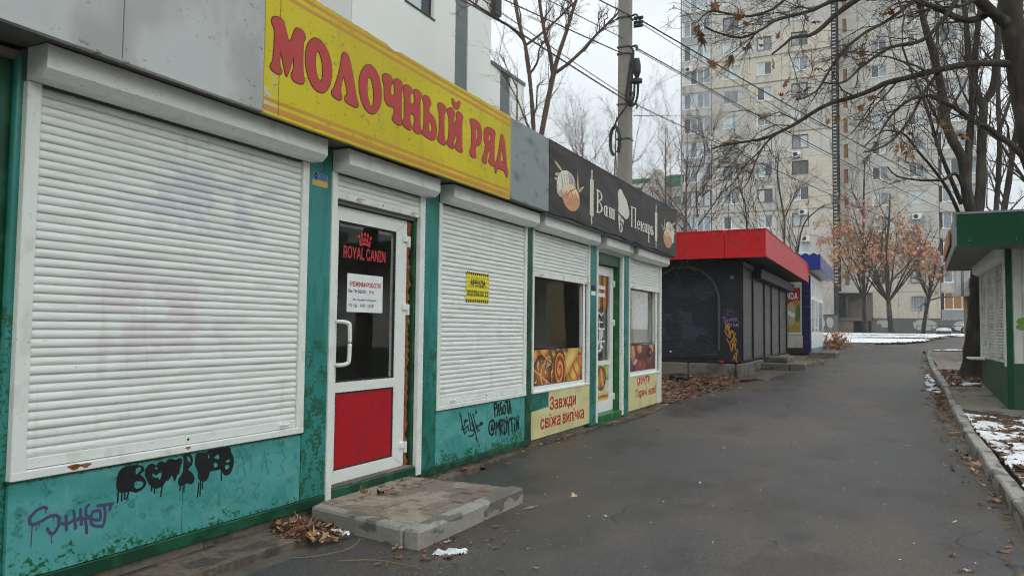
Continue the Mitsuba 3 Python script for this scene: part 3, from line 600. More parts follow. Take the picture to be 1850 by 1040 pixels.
TR['LT2R']=[[-9.7,22.64,9.67],[-9.54,22.68,10.26],[-9.32,22.75,10.97],[-9.1,22.81,11.73],[-8.96,22.85,12.2],[-8.77,22.9,12.97]]
TR['LT2L']=[[-9.73,22.62,9.67],[-9.72,22.37,10.19],[-9.79,22.08,10.81],[-9.81,21.81,11.42],[-9.79,21.56,12.01],[-9.73,21.34,12.6]]
TR['LT2R2']=[[-9.68,22.65,9.64],[-9.27,22.65,9.85],[-8.79,22.68,10.21],[-8.31,22.71,10.67],[-7.89,22.71,11.01],[-7.47,22.71,11.35],[-7.01,22.73,11.73]]
TR['LT1a']=[[-10.46,22.21,10.57],[-10.16,22.61,11.0],[-9.71,23.07,11.64],[-9.37,23.49,12.23],[-9.01,23.91,12.83]]
TR['LT1b']=[[-10.36,22.31,9.66],[-10.04,22.09,9.9],[-9.82,21.8,10.22],[-9.4,21.62,10.46]]
TR['LT1c']=[[-10.54,22.17,10.66],[-10.73,21.5,10.93],[-11.02,20.8,11.04],[-11.43,20.02,11.24],[-11.57,19.4,11.24]]
TR['NT']=[[2.62,13.31,-0.15],[2.5,13.23,0.27],[2.37,13.12,1.08],[2.17,12.94,2.54],[1.99,12.8,3.3],[1.82,12.68,3.84],[1.73,12.6,4.45],[1.64,12.53,5.11],[1.58,12.47,5.6],[1.57,12.44,5.99],[1.55,12.39,6.53],[1.51,12.33,7.22]]
TR['NA']=[[1.64,12.52,5.08],[1.4,12.34,5.09],[1.28,12.21,5.06],[1.06,12.04,5.03],[0.88,11.88,4.98],[0.68,11.72,4.91],[0.54,11.59,4.86],[0.26,11.39,4.75],[-0.0,11.2,4.66],[-0.16,11.06,4.55],[-0.42,10.87,4.42],[-0.67,10.69,4.32],[-0.81,10.55,4.22],[-1.04,10.38,4.03],[-1.25,10.22,3.89],[-1.43,10.07,3.79],[-1.66,9.89,3.73],[-1.84,9.74,3.68],[-1.97,9.61,3.61]]
TR['NA2']=[[-1.02,10.17,3.97],[-1.29,9.98,3.78],[-1.46,9.84,3.55],[-1.59,9.72,3.39],[-1.71,9.61,3.17],[-1.85,9.48,3.02]]
TR['NA3']=[[-1.3,10.04,3.8],[-1.41,9.88,3.61],[-1.48,9.75,3.39],[-1.54,9.62,3.16],[-1.61,9.49,3.04]]
TR['NC']=[[1.58,12.47,5.6],[1.3,12.16,5.77],[0.95,11.82,6.05],[0.34,11.36,6.24],[-0.12,11.0,5.88],[-0.38,10.74,5.64],[-0.58,10.5,5.41],[-0.74,10.28,5.18],[-0.86,10.08,5.04],[-1.02,9.86,4.97],[-1.12,9.66,4.81],[-1.22,9.47,4.66]]
TR['NC2']=[[-0.12,10.51,5.68],[-0.6,10.18,5.47],[-0.84,9.95,5.3],[-1.21,9.67,5.14],[-1.36,9.49,4.98],[-1.59,9.28,4.85],[-1.81,9.06,4.88],[-1.89,8.91,4.89]]
TR['NC3']=[[1.32,12.32,5.83],[0.97,12.02,5.65],[0.68,11.73,5.73],[0.36,11.43,5.81],[0.07,11.14,5.97]]
TR['NB']=[[1.76,12.66,3.69],[1.55,12.48,3.96],[1.4,12.34,4.05],[1.21,12.17,4.18],[1.04,12.02,4.25],[0.94,11.9,4.31],[0.79,11.76,4.4],[0.63,11.61,4.46],[0.52,11.49,4.5],[0.35,11.34,4.46],[0.18,11.2,4.34],[0.02,11.07,4.14],[-0.08,10.96,3.94]]
TR['NE']=[[0.94,11.68,5.99],[0.66,11.41,5.45],[0.39,11.12,5.13],[0.06,10.81,5.0],[-0.26,10.5,4.71],[-0.5,10.23,4.44],[-0.68,9.98,4.39]]
TR['NF']=[[0.35,11.3,5.76],[0.0,10.94,5.39],[-0.26,10.63,5.16],[-0.57,10.3,4.75],[-0.78,10.02,4.31],[-0.97,9.73,4.15]]
TR['NG']=[[0.69,11.84,4.95],[0.46,11.55,4.59],[0.25,11.28,4.13],[-0.02,10.98,3.78],[-0.27,10.66,3.64]]
TR['ND']=[[0.33,10.93,6.05],[-0.25,10.56,5.65],[-0.56,10.3,5.53],[-0.99,9.98,5.55],[-1.29,9.74,5.3],[-1.58,9.49,5.19],[-1.86,9.24,5.21],[-2.02,9.06,5.03]]
TR['S0']=[[1.61,19.61,0.18],[1.66,19.59,0.9],[1.74,19.57,1.87],[1.78,19.53,2.83],[1.76,19.49,3.44],[1.7,19.43,3.89]]
TR['S1']=[[1.7,19.44,3.8],[1.55,19.33,4.4],[1.48,19.25,5.12],[1.29,19.13,5.54],[1.17,19.05,5.9],[1.12,19.0,6.32],[1.05,18.94,6.81],[0.95,18.86,7.35],[0.78,18.74,8.01],[0.66,18.64,8.61],[0.51,18.52,9.45]]
TR['S2']=[[1.55,19.32,4.46],[1.6,19.35,5.38],[1.65,19.4,5.96],[1.7,19.45,6.35],[1.69,19.49,6.7],[1.76,19.55,7.02],[1.78,19.59,7.53],[1.86,19.64,8.28],[1.99,19.71,9.17]]
TR['S3']=[[1.72,19.45,3.8],[1.82,19.39,4.63],[1.84,19.31,5.47],[1.87,19.24,6.05],[1.89,19.18,6.34],[2.02,19.18,6.53],[2.09,19.15,6.78],[2.11,19.09,7.13],[2.19,19.04,7.77],[2.26,18.98,8.69]]
TR['S3b']=[[1.88,19.27,6.24],[1.79,19.36,6.59],[1.71,19.45,6.99],[1.65,19.55,7.53],[1.62,19.64,8.33],[1.53,19.7,9.26]]
TR['S4']=[[2.72,25.92,0.77],[2.76,25.71,4.56],[2.86,25.67,6.14],[2.89,25.63,7.09],[2.86,25.56,8.04],[2.88,25.52,8.83],[2.84,25.45,9.62],[2.92,25.44,10.57],[3.0,25.42,11.67]]
TR['S4b']=[[2.89,25.62,7.17],[3.07,25.68,7.73],[3.21,25.72,8.2],[3.47,25.8,8.99]]
TR['S5']=[[3.15,28.36,0.72],[3.21,28.15,4.86],[3.38,28.16,6.06],[3.55,28.17,7.27],[3.78,28.21,8.66]]
TR['S6']=[[1.41,19.51,3.96],[1.19,19.21,4.46],[0.91,18.89,4.88],[0.59,18.55,5.26],[0.29,18.22,5.6],[0.01,17.93,5.63],[-0.2,17.67,5.48],[-0.44,17.41,5.18]]
TR['S7']=[[1.47,19.74,4.24],[1.26,19.75,4.87],[1.02,19.74,5.62],[0.87,19.77,6.31],[0.62,19.75,7.11],[0.47,19.8,7.56],[0.34,19.86,8.06]]
TR['S8']=[[1.47,19.28,4.49],[1.3,19.0,4.8],[1.04,18.71,4.63],[0.58,18.3,4.59],[0.21,17.94,4.62],[0.0,17.65,4.79]]
TR['BIRCH']=[[-8.79,37.88,4.81],[-8.57,37.9,6.18],[-8.41,37.9,7.55],[-8.25,37.92,8.64],[-8.04,37.96,9.74],[-7.83,38.0,10.69],[-7.67,38.04,11.38]]
TR['BIRb']=[[-8.41,37.9,7.49],[-8.08,38.02,8.24],[-7.71,38.17,8.79],[-7.45,38.26,9.47]]
TR['BT1']=[[-5.85,50.36,6.83],[-5.83,50.29,8.21],[-5.94,50.17,9.24],[-6.09,50.05,10.1],[-6.19,49.93,11.3],[-6.06,49.93,12.34]]
TR['BT1b']=[[-5.83,50.28,8.38],[-5.48,50.4,9.24],[-5.09,50.54,10.11],[-4.47,50.82,10.64]]
TR['BT2']=[[-8.26,51.4,7.03],[-8.27,51.31,8.46],[-8.35,51.2,9.54],[-8.6,51.03,10.44],[-8.78,50.89,11.33]]
TR['BT3']=[[-4.93,48.65,5.62],[-4.77,48.65,6.94],[-4.46,48.75,7.93],[-4.01,48.94,8.44],[-3.41,49.2,8.94]]
TR['OT1']=[[-1.9,70.48,1.14],[-1.91,70.31,4.13],[-1.91,70.12,7.35],[-1.86,69.95,10.57],[-1.78,69.8,13.79],[-1.72,69.73,15.62]]
TR['OT2']=[[0.11,67.01,1.09],[0.01,66.88,2.47],[-0.08,66.76,3.76],[-0.14,66.62,5.7],[-0.15,66.49,7.86],[0.04,66.45,10.01],[0.14,66.38,12.17]]
TR['OT3']=[[2.4,70.37,1.16],[2.58,70.36,2.76],[2.84,70.41,4.1],[3.1,70.46,5.44],[3.44,70.52,7.23],[3.78,70.58,9.01]]
TR['ST0']=[[-4.34,13.49,1.31],[-4.31,13.34,4.02],[-4.28,13.16,7.34],[-4.27,13.1,8.55]]
CABLES = [((-4.92, 15.6, 6.18), (-6.5, 0.0, 6.3), 0.05, 0.014, 'lowest overhead cable from the concrete pole over the bakery roof to the upper left'),
 ((-4.92, 15.62, 6.26), (-6.35, 0.0, 6.62), 0.12, 0.008, 'thin overhead cable just above the lowest one, running to the upper left'),
 ((-5.10, 15.6, 7.28), (-9.5, 0.0, 7.3), 0.10, 0.012, 'overhead cable tied at mid height on the left side of the concrete pole'),
 ((-5.10, 15.6, 7.62), (-9.1, 0.0, 7.62), 0.08, 0.009, 'thin overhead cable above the mid height one left of the concrete pole'),
 ((-4.90, 15.6, 8.06), (-9.9, 0.0, 8.2), 0.05, 0.014, 'highest overhead cable left of the concrete pole'),
 ((-4.82, 15.62, 8.04), (7.6, 55.0, 7.9), 0.35, 0.016, 'thick highest overhead cable right of the concrete pole, crossing before the tower block'),
 ((-4.82, 15.62, 7.98), (7.6, 55.2, 7.4), 0.55, 0.008, 'thin overhead cable close under the thick highest one right of the pole'),
 ((-4.82, 15.62, 7.38), (7.4, 55.0, 6.9), 0.40, 0.013, 'second overhead cable from the hook right of the splice cylinder, sloping down to the right'),
 ((-4.82, 15.62, 7.34), (5.4, 60.0, 8.6), 0.30, 0.008, 'thin overhead cable fanning out from the hook above the splice cylinder'),
 ((-4.84, 15.62, 6.16), (6.9, 55.0, 5.6), 0.35, 0.011, 'lowest overhead cable right of the concrete pole'),
 ((-4.84, 15.62, 5.9), (-13.5, 60.0, 18.2), 0.0, 0.010, 'slack cable running level from the pole towards the left corner of the tower block'),
 ((-4.90, 15.62, 6.3), (-24.0, 60.0, 13.0), 0.2, 0.012, 'cable leaving the pole behind towards the bare trees')]
LEAFSPOTS =  [(-1.82, 9.25, 5.28, 2), (-1.95, 9.1, 4.91, 4), (-1.57, 9.39, 5.13, 3), (-1.45, 9.57, 4.81, 3), (-1.67, 9.47, 4.73, 2), (-1.96, 9.22, 4.6, 3), (-1.27, 9.66, 4.92, 2), (-1.22, 9.68, 4.95, 2), (-1.1, 9.88, 4.36, 3), (-0.78, 10.32, 5.29, 3), (-1.38, 9.87, 4.18, 2), (-1.18, 9.82, 4.71, 1), (-0.8, 10.35, 4.69, 2), (-0.98, 10.05, 4.4, 4), (-0.22, 10.75, 4.45, 4), (-0.29, 10.73, 4.22, 2), (0.7, 11.67, 4.13, 4), (0.81, 11.73, 4.06, 4), (0.24, 11.22, 4.09, 3), (0.19, 11.22, 3.79, 4), (0.1, 11.17, 3.79, 4), (-0.3, 10.58, 4.89, 3), (0.13, 10.97, 5.58, 3), (-1.29, 9.94, 3.7, 2), (-1.8, 9.58, 3.71, 2), (-0.65, 10.46, 4.07, 2)]

# ------------------------------------------------------------------ the setting: ground, path, verge
XF = -3.672                                                       # face of the kiosk row on the left of the path
lab(put('', 'ground', mikit.ply(sheet(sbox(-130, -60, 120, 150), 2.5, -0.03), 'm_ground', True)), 'bare winter ground around the path and the far yard', None, None, 'structure')
path_poly = Polygon([(-3.30, -6), (-3.30, 3.08), (-3.26, 4.1), (-3.60, 5.2), (-3.68, 6.4), (-3.76, 10.2), (-3.56, 13.7), (-3.05, 17.4), (-2.5, 18.2), (-2.2, 21),
                     (-1.9, 24), (-1.75, 26.5), (-1.7, 31), (-2.2, 36), (-7, 39), (-40, 41), (-40, 32), (-60, 32), (-60, 42.6), (-2.9, 42.2), (1.0, 42.6), (2.0, 48), (4, 60), (5, 66), (-40, 69), (-40, 79), (60, 79), (60, 62),
                     (14, 60), (7, 45), (5, 37), (3, 33.6), (1.2, 31.4), (1.0, 27), (0.92, 21.3), (0.90, 17), (0.86, 14), (0.85, 8), (0.84, 2), (0.84, -6)])
lab(put('', 'path', mikit.ply(sheet(path_poly.buffer(0), 0.35, 0.0, hfun=lambda x, y: 0.012 * (meshkit.fbm(np.stack([x * 0.9, y * 0.9, 0 * x], -1), 3) - 0.5)), 'm_asphalt', True)),
    'dark damp asphalt path between the kiosks', None, None, 'structure')
soil = Polygon([(-9, 13.6), (-3.5, 13.65), (-3.0, 17.5), (-2.5, 18.3), (-3.0, 19), (-9, 19)])
lab(put('', 'soil_patch', mikit.ply(sheet(soil, 0.25, -0.006, hfun=lambda x, y: 0.03 * meshkit.fbm(np.stack([x * 2, y * 2, 0 * x], -1), 3)), 'm_soil', True)), 'bare soil between the two left kiosks', None, None, 'structure')
verge = Polygon([(0.95, -6), (0.95, 13.75), (1.7, 13.45), (9, 13.0), (9, -6)])
lab(put('', 'verge', mikit.ply(sheet(verge, 0.2, 0.06, hfun=lambda x, y: 0.05 * meshkit.fbm(np.stack([x * 2.4, y * 2.4, 0 * x], -1), 4)), 'm_soil', True)), 'soil verge right of the kerb', None, None, 'structure')
verge2 = Polygon([(0.98, 17.2), (1.02, 21.2), (1.7, 21.3), (1.7, 17.2)])
lab(put('', 'tree_bed', mikit.ply(sheet(verge2, 0.15, 0.055, hfun=lambda x, y: 0.04 * meshkit.fbm(np.stack([x * 3, y * 3, 0 * x], -1), 3)), 'm_soil', True)), 'leafy soil bed around the leaning trunk', None, None, 'structure')


def apron(poly, th, bs, name, label, dz):
    m = sheet(poly, 0.12, dz)
    side = []
    c = np.array(poly.exterior.coords)[:-1]
    dens = np.vstack([np.linspace(a, b, 12)[:-1] for a, b in zip(c, np.roll(c, -1, 0))])
    z = gz(dens[:, 1]) + dz
    top = np.c_[dens, z]; bot = np.c_[dens, z - th]
    n = len(dens); i = np.arange(n); j = (i + 1) % n
    side = trimesh.Trimesh(np.vstack([top, bot]), np.vstack([np.stack([i, i + n, j + n], 1), np.stack([i, j + n, j], 1)]), process=False)
    return lab(put('', name, mikit.ply(cat([m, side]), bs)), label, None, None, 'structure')


apron(Polygon([(0.975, 14.05), (1.66, 13.38), (2.6, 13.1), (2.6, 14.4), (1.68, 14.4), (1.68, 17.45), (0.985, 17.2)]), 0.16, 'm_concrete', 'pavement_slab', 'grey concrete slab in front of the green kiosk', 0.105)
apron(Polygon([(1.0, 21.2), (2.5, 21.3), (2.6, 31.0), (1.25, 30.2), (1.1, 27)]), 0.14, 'm_tiles', 'pavement', 'paved forecourt of the far right kiosk', 0.11)

# kerb along the right edge of the path, stone by stone
lab(key('kerb'), 'grey kerb of separate stones along the right edge of the path', None, None, 'structure')


def kerb_x(y): return np.interp(y, [0, 8, 12, 14.5, 17.2, 21.3, 27, 31], [0.82, 0.82, 0.87, 0.885, 0.93, 0.90, 1.0, 1.2])


y = 2.0
while y < 30.5:
    L = 0.985
    x0, x1 = kerb_x(y), kerb_x(y + L)
    m = bx(-0.002, 0.125, 0, L, -0.25, 0.105 + rng.normal(0, 0.007), 0.014)
    v = np.asarray(m.vertices).copy()
    tilt = rng.normal(0, 0.011)
    v[:, 0] += x0 + (x1 - x0) * v[:, 1] / L + tilt * v[:, 1]
    v[:, 2] += gz(y + v[:, 1])
    v[:, 1] += y
    add('kerb', 'kerbstone', trimesh.Trimesh(v, m.faces, process=False), 'm_kerbstone')
    y += 1.0
for (ax, ay), (bx_, by) in (((-7, 38.2), (-0.6, 38.3)), ((1.25, 31.0), (5.0, 33.6))):           # far kerbs of the crossing road
    n = max(2, int(math.hypot(bx_ - ax, by - ay) / 1.0))
    for i in range(n):
        p, q = np.array([ax, ay]) + (np.array([bx_, by]) - [ax, ay]) * i / n, np.array([ax, ay]) + (np.array([bx_, by]) - [ax, ay]) * (i + 0.97) / n
        add('kerb', 'kerbstone', ext(LineString([p, q]).buffer(0.07, cap_style='flat'), 0.32, 'z', gz(p[1]) - 0.2), 'm_kerbstone')

# ------------------------------------------------------------------ roller shutters
PITCH = 0.0434
SLAT = [(0.0, -0.002), (0.0, 0.0055), (0.0045, 0.0092), (0.012, 0.0115), (0.020, 0.0115), (0.029, 0.0092), (0.037, 0.0045), (0.0412, -0.001), (0.0412, -0.004), (0.0, -0.004)]
BOXP = [(2.502, -3.66), (2.502, -3.556), (2.542, -3.512), (2.652, -3.512), (2.655, -3.515), (2.655, -3.66)]


def slat_variants(a, b, bs, n=6):
    """the same slat, a little bent and dented in different places"""
    out, k, m = [], len(SLAT), 26
    pr = np.array(SLAT)
    ys = np.linspace(a, b, m)
    for i in range(n):
        q = np.stack([ys * 3.0, 0 * ys + 7.3 * i, 0 * ys + b], -1)
        dx = 0.0042 * (meshkit.fbm(q, 3, i) - 0.5); dz = 0.0022 * (meshkit.fbm(q * 0.6 + 5, 2, i) - 0.5)
        if i == 0: dx = dx - 0.0035 * np.exp(-((ys - (a + 0.62 * (b - a))) / 0.05) ** 2)
        v = np.stack([pr[None, :, 1] + dx[:, None], np.repeat(ys[:, None], k, 1), pr[None, :, 0] + dz[:, None]], -1).reshape(-1, 3)
        r, c = np.meshgrid(np.arange(m - 1), np.arange(k), indexing='ij'); d = (c + 1) % k
        q4 = np.stack([r * k + c, r * k + d, (r + 1) * k + d, (r + 1) * k + c], -1).reshape(-1, 4)
        f = np.vstack([q4[:, [0, 2, 1]], q4[:, [0, 3, 2]]])
        mesh = trimesh.Trimesh(v, f, process=False)
        if mesh.volume < 0: mesh.invert()
        out.append(mikit.ply(mesh, bs, 25))
    return out


def roller_shutter(parent, y0, y1, zb, gz0, gl, gr, box0, box1, zshift=0.0, bolts=(), rail=True, bs='m_slat', slats=True):
    """a closed or half raised shutter between guides gl, gr wide; zb is the lower edge of its end slat"""
    P = key(f'{parent}__roller_shutter')
    put(P, 'shutter_box', mikit.ply(ext(Polygon([(a + zshift, b) for a, b in BOXP]), box1 - box0, 'y', box0), 'm_white'))
    for e in (box0 - 0.004, box1 - 0.002):
        put(P, 'box_cap', mikit.ply(ext(Polygon([(a + zshift, b) for a, b in BOXP]).buffer(0.002), 0.006, 'y', e), 'm_white'))
    put(P, 'guide', mikit.ply(bx(-3.70, -3.654, y0, y0 + gl, gz0, 2.50 + zshift, 0.004), 'm_white'))
    put(P, 'guide', mikit.ply(bx(-3.70, -3.654, y1 - gr, y1, gz0, 2.50 + zshift, 0.004), 'm_white'))
    a, b = y0 + gl + 0.003, y1 - gr - 0.004
    put(P, 'end_slat', mikit.ply(bx(-3.688, -3.668, a, b, zb, zb + 0.052, 0.003), 'm_white'))
    if slats:
        vs = slat_variants(a, b, bs)
        z = zb + 0.054
        while z < 2.49 + zshift:
            dx, tl = rng.normal(0, 0.0009), rng.normal(0, 0.045)
            put(P, 'slat', {**vs[int(rng.integers(len(vs)))], 'to_world': T().translate([-3.685 + dx, 0, z]) @ T().translate([0, (a + b) / 2, 0]).rotate([1, 0, 0], tl).translate([0, -(a + b) / 2, 0])})
            z += PITCH
    put(P, 'backing', mikit.ply(bx(-3.699, -3.6905, a, b, zb, 2.5 + zshift), 'm_white'))
    for yb in bolts:
        put(P, 'lock_knob', mikit.ply(cat([cyl((-3.67, yb, zb + 0.03), (-3.635, yb, zb + 0.03), 0.012), cyl((-3.637, yb - 0.01, zb + 0.03), (-3.63, yb + 0.035, zb + 0.034), 0.011)]), 'm_pvc', 40))
    put(P, 'keyhole', mikit.ply(cyl((-3.69, (a + b) / 2 + 0.02, zb + 0.027), (-3.6672, (a + b) / 2 + 0.02, zb + 0.027), 0.008), 'm_black'))
    if rail:
        put(P, 'sill_rail', mikit.ply(bx(-3.70, -3.652, y0 - 0.001, y1 + 0.001, gz0 - 0.002, gz0 + 0.04, 0.004), 'm_white'))
    for yy in (y0 + gl / 2, y1 - gr / 2):
        for zz in np.linspace(gz0 + 0.3, 2.35, 4):
            put(P, 'screw', mikit.ply(cyl((-3.66, yy, zz), (-3.6515, yy, zz), 0.0075, 8), 'm_pvc'))
    return P


def shell(K, y0, y1, ends):
    add(K, 'roof', bx(-6.4, -3.47, y0, y1, 2.90, 3.0), 'm_greymetal')
    add(K, 'back_wall', bx(-6.4, -6.34, y0, y1, 0, 2.9), 'm_greymetal')
    for e in ends:
        add(K, 'end_wall', bx(-6.338, -3.70, e - 0.03, e, 0.05, 2.898), 'm_white')
    add(K, 'floor', bx(-6.3, -3.74, y0 + 0.03, y1 - 0.03, 0.02, 0.12), 'm_interior')
    add(K, 'ceiling', bx(-6.3, -3.70, y0 + 0.03, y1 - 0.03, 2.6, 2.64), 'm_interior')


def upvc_ring(y0, y1, z0, z1, w, x0, x1):
    return ext(sbox(y0, z0, y1, z1).difference(sbox(y0 + w, z0 + w, y1 - w, z1 - w)), x1 - x0, 'x', x0)


# ------------------------------------------------------------------ the dairy kiosk
K1 = thing('dairy_kiosk', 'teal kiosk with closed white roller shutters and a red and white door', 'kiosk')
shell(K1, 0.6, 7.90, (0.65, 7.90))
F1 = key(f'{K1}__foundation')
y = 0.6
while y < 7.8:
    L = min(0.93 + rng.normal(0, 0.06), 7.92 - y)
    if not (4.35 < y + L / 2 < 5.6):
        put(F1, 'stone', mikit.ply(bx(-4.0, -3.70 + rng.normal(0, 0.006), y, y + L - 0.012, -0.2, 0.088 + rng.normal(0, 0.004), 0.014), 'm_concrete'))
    y += L
put(F1, 'footing', mikit.ply(ext(Polygon([(0.6, -3.9), (0.6, -3.42), (3.0, -3.34), (4.0, -3.32), (4.4, -3.42), (5.6, -3.52), (7.9, -3.60), (7.9, -3.9)]).buffer(0) if 0 else Polygon([(-3.9, 0.6), (-3.46, 0.6), (-3.37, 3.0), (-3.32, 4.1), (-3.6, 4.3), (-3.55, 5.9), (-3.66, 7.9), (-3.9, 7.9)]), 0.16, 'z', -0.142), 'm_footing'))
for a, b in ((2.215, 3.199), (3.203, 4.184)):
    add(K1, 'lower_panel', bx(XF - 0.03, XF, a, b, 0.148, 0.606, 0.002), 'm_teal')
for a, b in ((5.948, 6.938), (6.942, 7.828)):
    add(K1, 'lower_panel', bx(XF - 0.03, XF, a, b, 0.112, 0.596, 0.002), 'm_teal')
add(K1, 'base_trim', bx(XF - 0.03, XF + 0.012, 2.02, 4.442, 0.078, 0.145, 0.003), 'm_green_dark')
add(K1, 'base_trim', bx(XF - 0.03, XF + 0.010, 5.718, 7.99, 0.05, 0.109, 0.003), 'm_green_dark')
add(K1, 'post', bx(XF - 0.03, XF + 0.006, 4.187, 4.441, 0.148, 2.66, 0.003), 'm_post')
add(K1, 'post', bx(XF - 0.03, XF + 0.006, 5.717, 5.944, 0.112, 2.66, 0.003), 'm_post')
add(K1, 'post', bx(XF - 0.03, XF + 0.006, 7.832, 7.986, 0.112, 2.66, 0.003), 'm_green_dark')
add(K1, 'corner_post', cyl((-3.712, 2.198, 0.1), (-3.712, 2.198, 2.62), 0.024, 16), 'm_post', 40)
add(K1, 'corner_wall', bx(-3.77, -3.735, 0.7, 2.205, 0.1, 2.64), 'm_green_dark')
add(K1, 'drip_edge', ext(strokes([[(2.2, 0.612), (4.2, 0.612)]], 0.012), 0.03, 'x', -3.69), 'm_green_dark')
add(K1, 'drip_edge', ext(strokes([[(5.94, 0.601), (7.83, 0.605)]], 0.010), 0.03, 'x', -3.69), 'm_green_dark')
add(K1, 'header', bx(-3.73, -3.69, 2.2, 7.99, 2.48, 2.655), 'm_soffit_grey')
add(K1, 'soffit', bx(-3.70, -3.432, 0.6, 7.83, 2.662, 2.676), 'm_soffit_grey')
roller_shutter(K1, 2.21, 4.19, 0.66, 0.616, 0.07, 0.062, 2.21, 4.199, bolts=(3.98,))
roller_shutter(K1, 5.942, 7.828, 0.65, 0.606, 0.05, 0.05, 5.95, 7.83, -0.012, bolts=(6.2,))
roller_shutter(K1, 4.444, 5.70, 2.302, 0.085, 0.06, 0.075, 4.447, 5.70, -0.012, bolts=(4.75, 5.5), rail=False)
for a, b in ((0.6, 2.509), (2.514, 3.463)):
    add(K1, 'fascia_panel', bx(-3.432, -3.40, a, b, 2.662, 3.515, 0.003), 'm_greypanel')
add(K1, 'fascia_backing', bx(-3.47, -3.434, 3.464, 6.853, 2.664, 3.45), 'm_greymetal')
add(K1, 'fascia_panel', bx(-3.43, -3.402, 6.855, 7.828, 2.655, 3.475, 0.003), 'm_greymetal')
add(K1, 'fascia_trim', bx(-3.428, -3.392, 0.6, 3.46, 2.648, 2.661), 'm_greypanel')
# paint left on the lower panels


def decal(parent, name, poly, bs, x=XF + 0.0006, th=0.0012):
    return add(parent, name, ext(poly, th, 'x', x), bs)


blob = unary_union([Polygon(chaikin(o, 2), [chaikin(h, 1) for h in hs]) .buffer(0) for o, hs in BLACK] + [LineString(chaikin(l, 1)[:-3] if len(l) > 2 else l).buffer(0.0042) for l in BDRIP])
decal(K1, 'graffiti', blob.intersection(sbox(2, 0.1, 4.2, 0.612)), 'm_spray_black', XF + 0.0006)
pur = unary_union([strokes([spline(np.array(l), 24) if len(l) > 3 else l for l in PURPLE], 0.0155), strokes(PDRIP, 0.0042)])
for g in getattr(pur, 'geoms', [pur]):
    lab(decal(K1, 'graffiti', g, 'm_spray_purple'), 'purple spray tag with thin drips')
decal(K1, 'graffiti', strokes(FAINT, 0.007), 'm_spray_faint')
lab(decal(K1, 'graffiti', strokes(TAG, 0.016), 'm_spray_black'), 'thin black scrawl with an arrow')
decal(K1, 'graffiti', strokes(WORK[:10], 0.026), 'm_spray_black')
decal(K1, 'graffiti', strokes(WORK[10:], 0.026), 'm_spray_black')
for (cy, cz, r) in ((2.52, 0.638, 0.03), (2.58, 0.637, 0.024), (3.21, 0.640, 0.016)):
    add(K1, 'rust_chip', ext(Polygon([(cy + r * math.cos(a) * 1.4 * (0.8 + 0.3 * math.sin(3 * a)), cz + 0.5 * r * math.sin(a)) for a in np.linspace(0, 6.28, 14)[:-1]]), 0.001, 'x', -3.6522), 'm_foam')
# the door
DX = -3.745
D1 = key(f'{K1}__door')
leaf = sbox(4.505, 0.178, 5.549, 2.266).difference(unary_union([sbox(4.632, 0.928, 5.393, 2.157), sbox(4.632, 0.272, 5.393, 0.853)]))
put(D1, 'leaf_frame', mikit.ply(ext(leaf, 0.055, 'x', DX - 0.055), 'm_pvc'))
for z0, z1 in ((0.928, 2.157), (0.272, 0.853)):
    put(D1, 'glazing_bead', mikit.ply(upvc_ring(4.628, 5.397, z0 - 0.004, z1 + 0.004, 0.016, DX - 0.02, DX - 0.006), 'm_dark'))
put(D1, 'red_panel', mikit.ply(bx(DX - 0.04, DX - 0.012, 4.632, 5.393, 0.272, 0.853), 'm_red_panel'))
put(D1, 'pane', mikit.ply(trimesh.Trimesh([[DX - 0.025, 4.632, 0.928], [DX - 0.025, 5.393, 0.928], [DX - 0.025, 5.393, 2.157], [DX - 0.025, 4.632, 2.157]], [[0, 1, 2], [0, 2, 3]], process=False), 'm_glass'))
put(D1, 'handle', mikit.ply(tube([(DX - 0.005, 4.575, 1.385), (DX + 0.06, 4.60, 1.388), (DX + 0.105, 4.65, 1.37), (DX + 0.108, 4.655, 1.22), (DX + 0.105, 4.65, 1.085), (DX + 0.06, 4.60, 1.063), (DX - 0.005, 4.575, 1.066)], 0.0155, 14, 40), 'm_pvc', True))
for hz in (2.10, 1.515, 0.345):
    put(D1, 'hinge', mikit.ply(cat([bx(DX - 0.005, DX + 0.022, 5.485, 5.545, hz - 0.02, hz + 0.035, 0.006), bx(DX - 0.01, DX + 0.026, 5.548, 5.573, hz - 0.062, hz + 0.034, 0.005)]), 'm_pvc'))
put(D1, 'corner_seam', mikit.ply(ext(strokes([[(5.393, 2.157), (5.549, 2.266)], [(5.393, 0.272), (5.549, 0.178)], [(4.632, 0.272), (4.505, 0.178)]], 0.002), 0.001, 'x', DX + 0.0003), 'm_grey_ink'))
fm = bx(DX - 0.05, DX + 0.005, 5.5495, 5.588, 0.175, 2.285)
fm = fm.subdivide_to_size(0.02)
fv = np.asarray(fm.vertices).copy()
fv += (meshkit.fbm(fv * 28, 3)[:, None] - 0.5) * np.array([0.05, 0.045, 0.0])
add(K1, 'foam_seam', trimesh.Trimesh(fv, fm.faces, process=False), 'm_foam', True)
add(K1, 'door_jamb', bx(-3.82, -3.702, 5.60, 5.64, 0.1, 2.5), 'm_green_dark')
add(K1, 'door_jamb', bx(-3.82, -3.702, 4.46, 4.503, 0.1, 2.5), 'm_green_dark')
add(K1, 'lintel', bx(-3.82, -3.702, 4.505, 5.598, 2.275, 2.5), 'm_soffit_grey')
tv = bx(-3.83, -3.655, 4.506, 5.61, -0.05, 0.168, 0.008)
tv2 = tv.subdivide_to_size(0.08); q = np.asarray(tv2.vertices).copy(); q[:, 2] += np.where(q[:, 2] > 0.1, 0.012 * (meshkit.fbm(q * 9, 3) - 0.5), 0); q[:, 0] += 0.008 * (meshkit.fbm(q * 7, 2) - 0.5)
add(K1, 'threshold', trimesh.Trimesh(q, tv2.faces, process=False), 'm_green_dark')
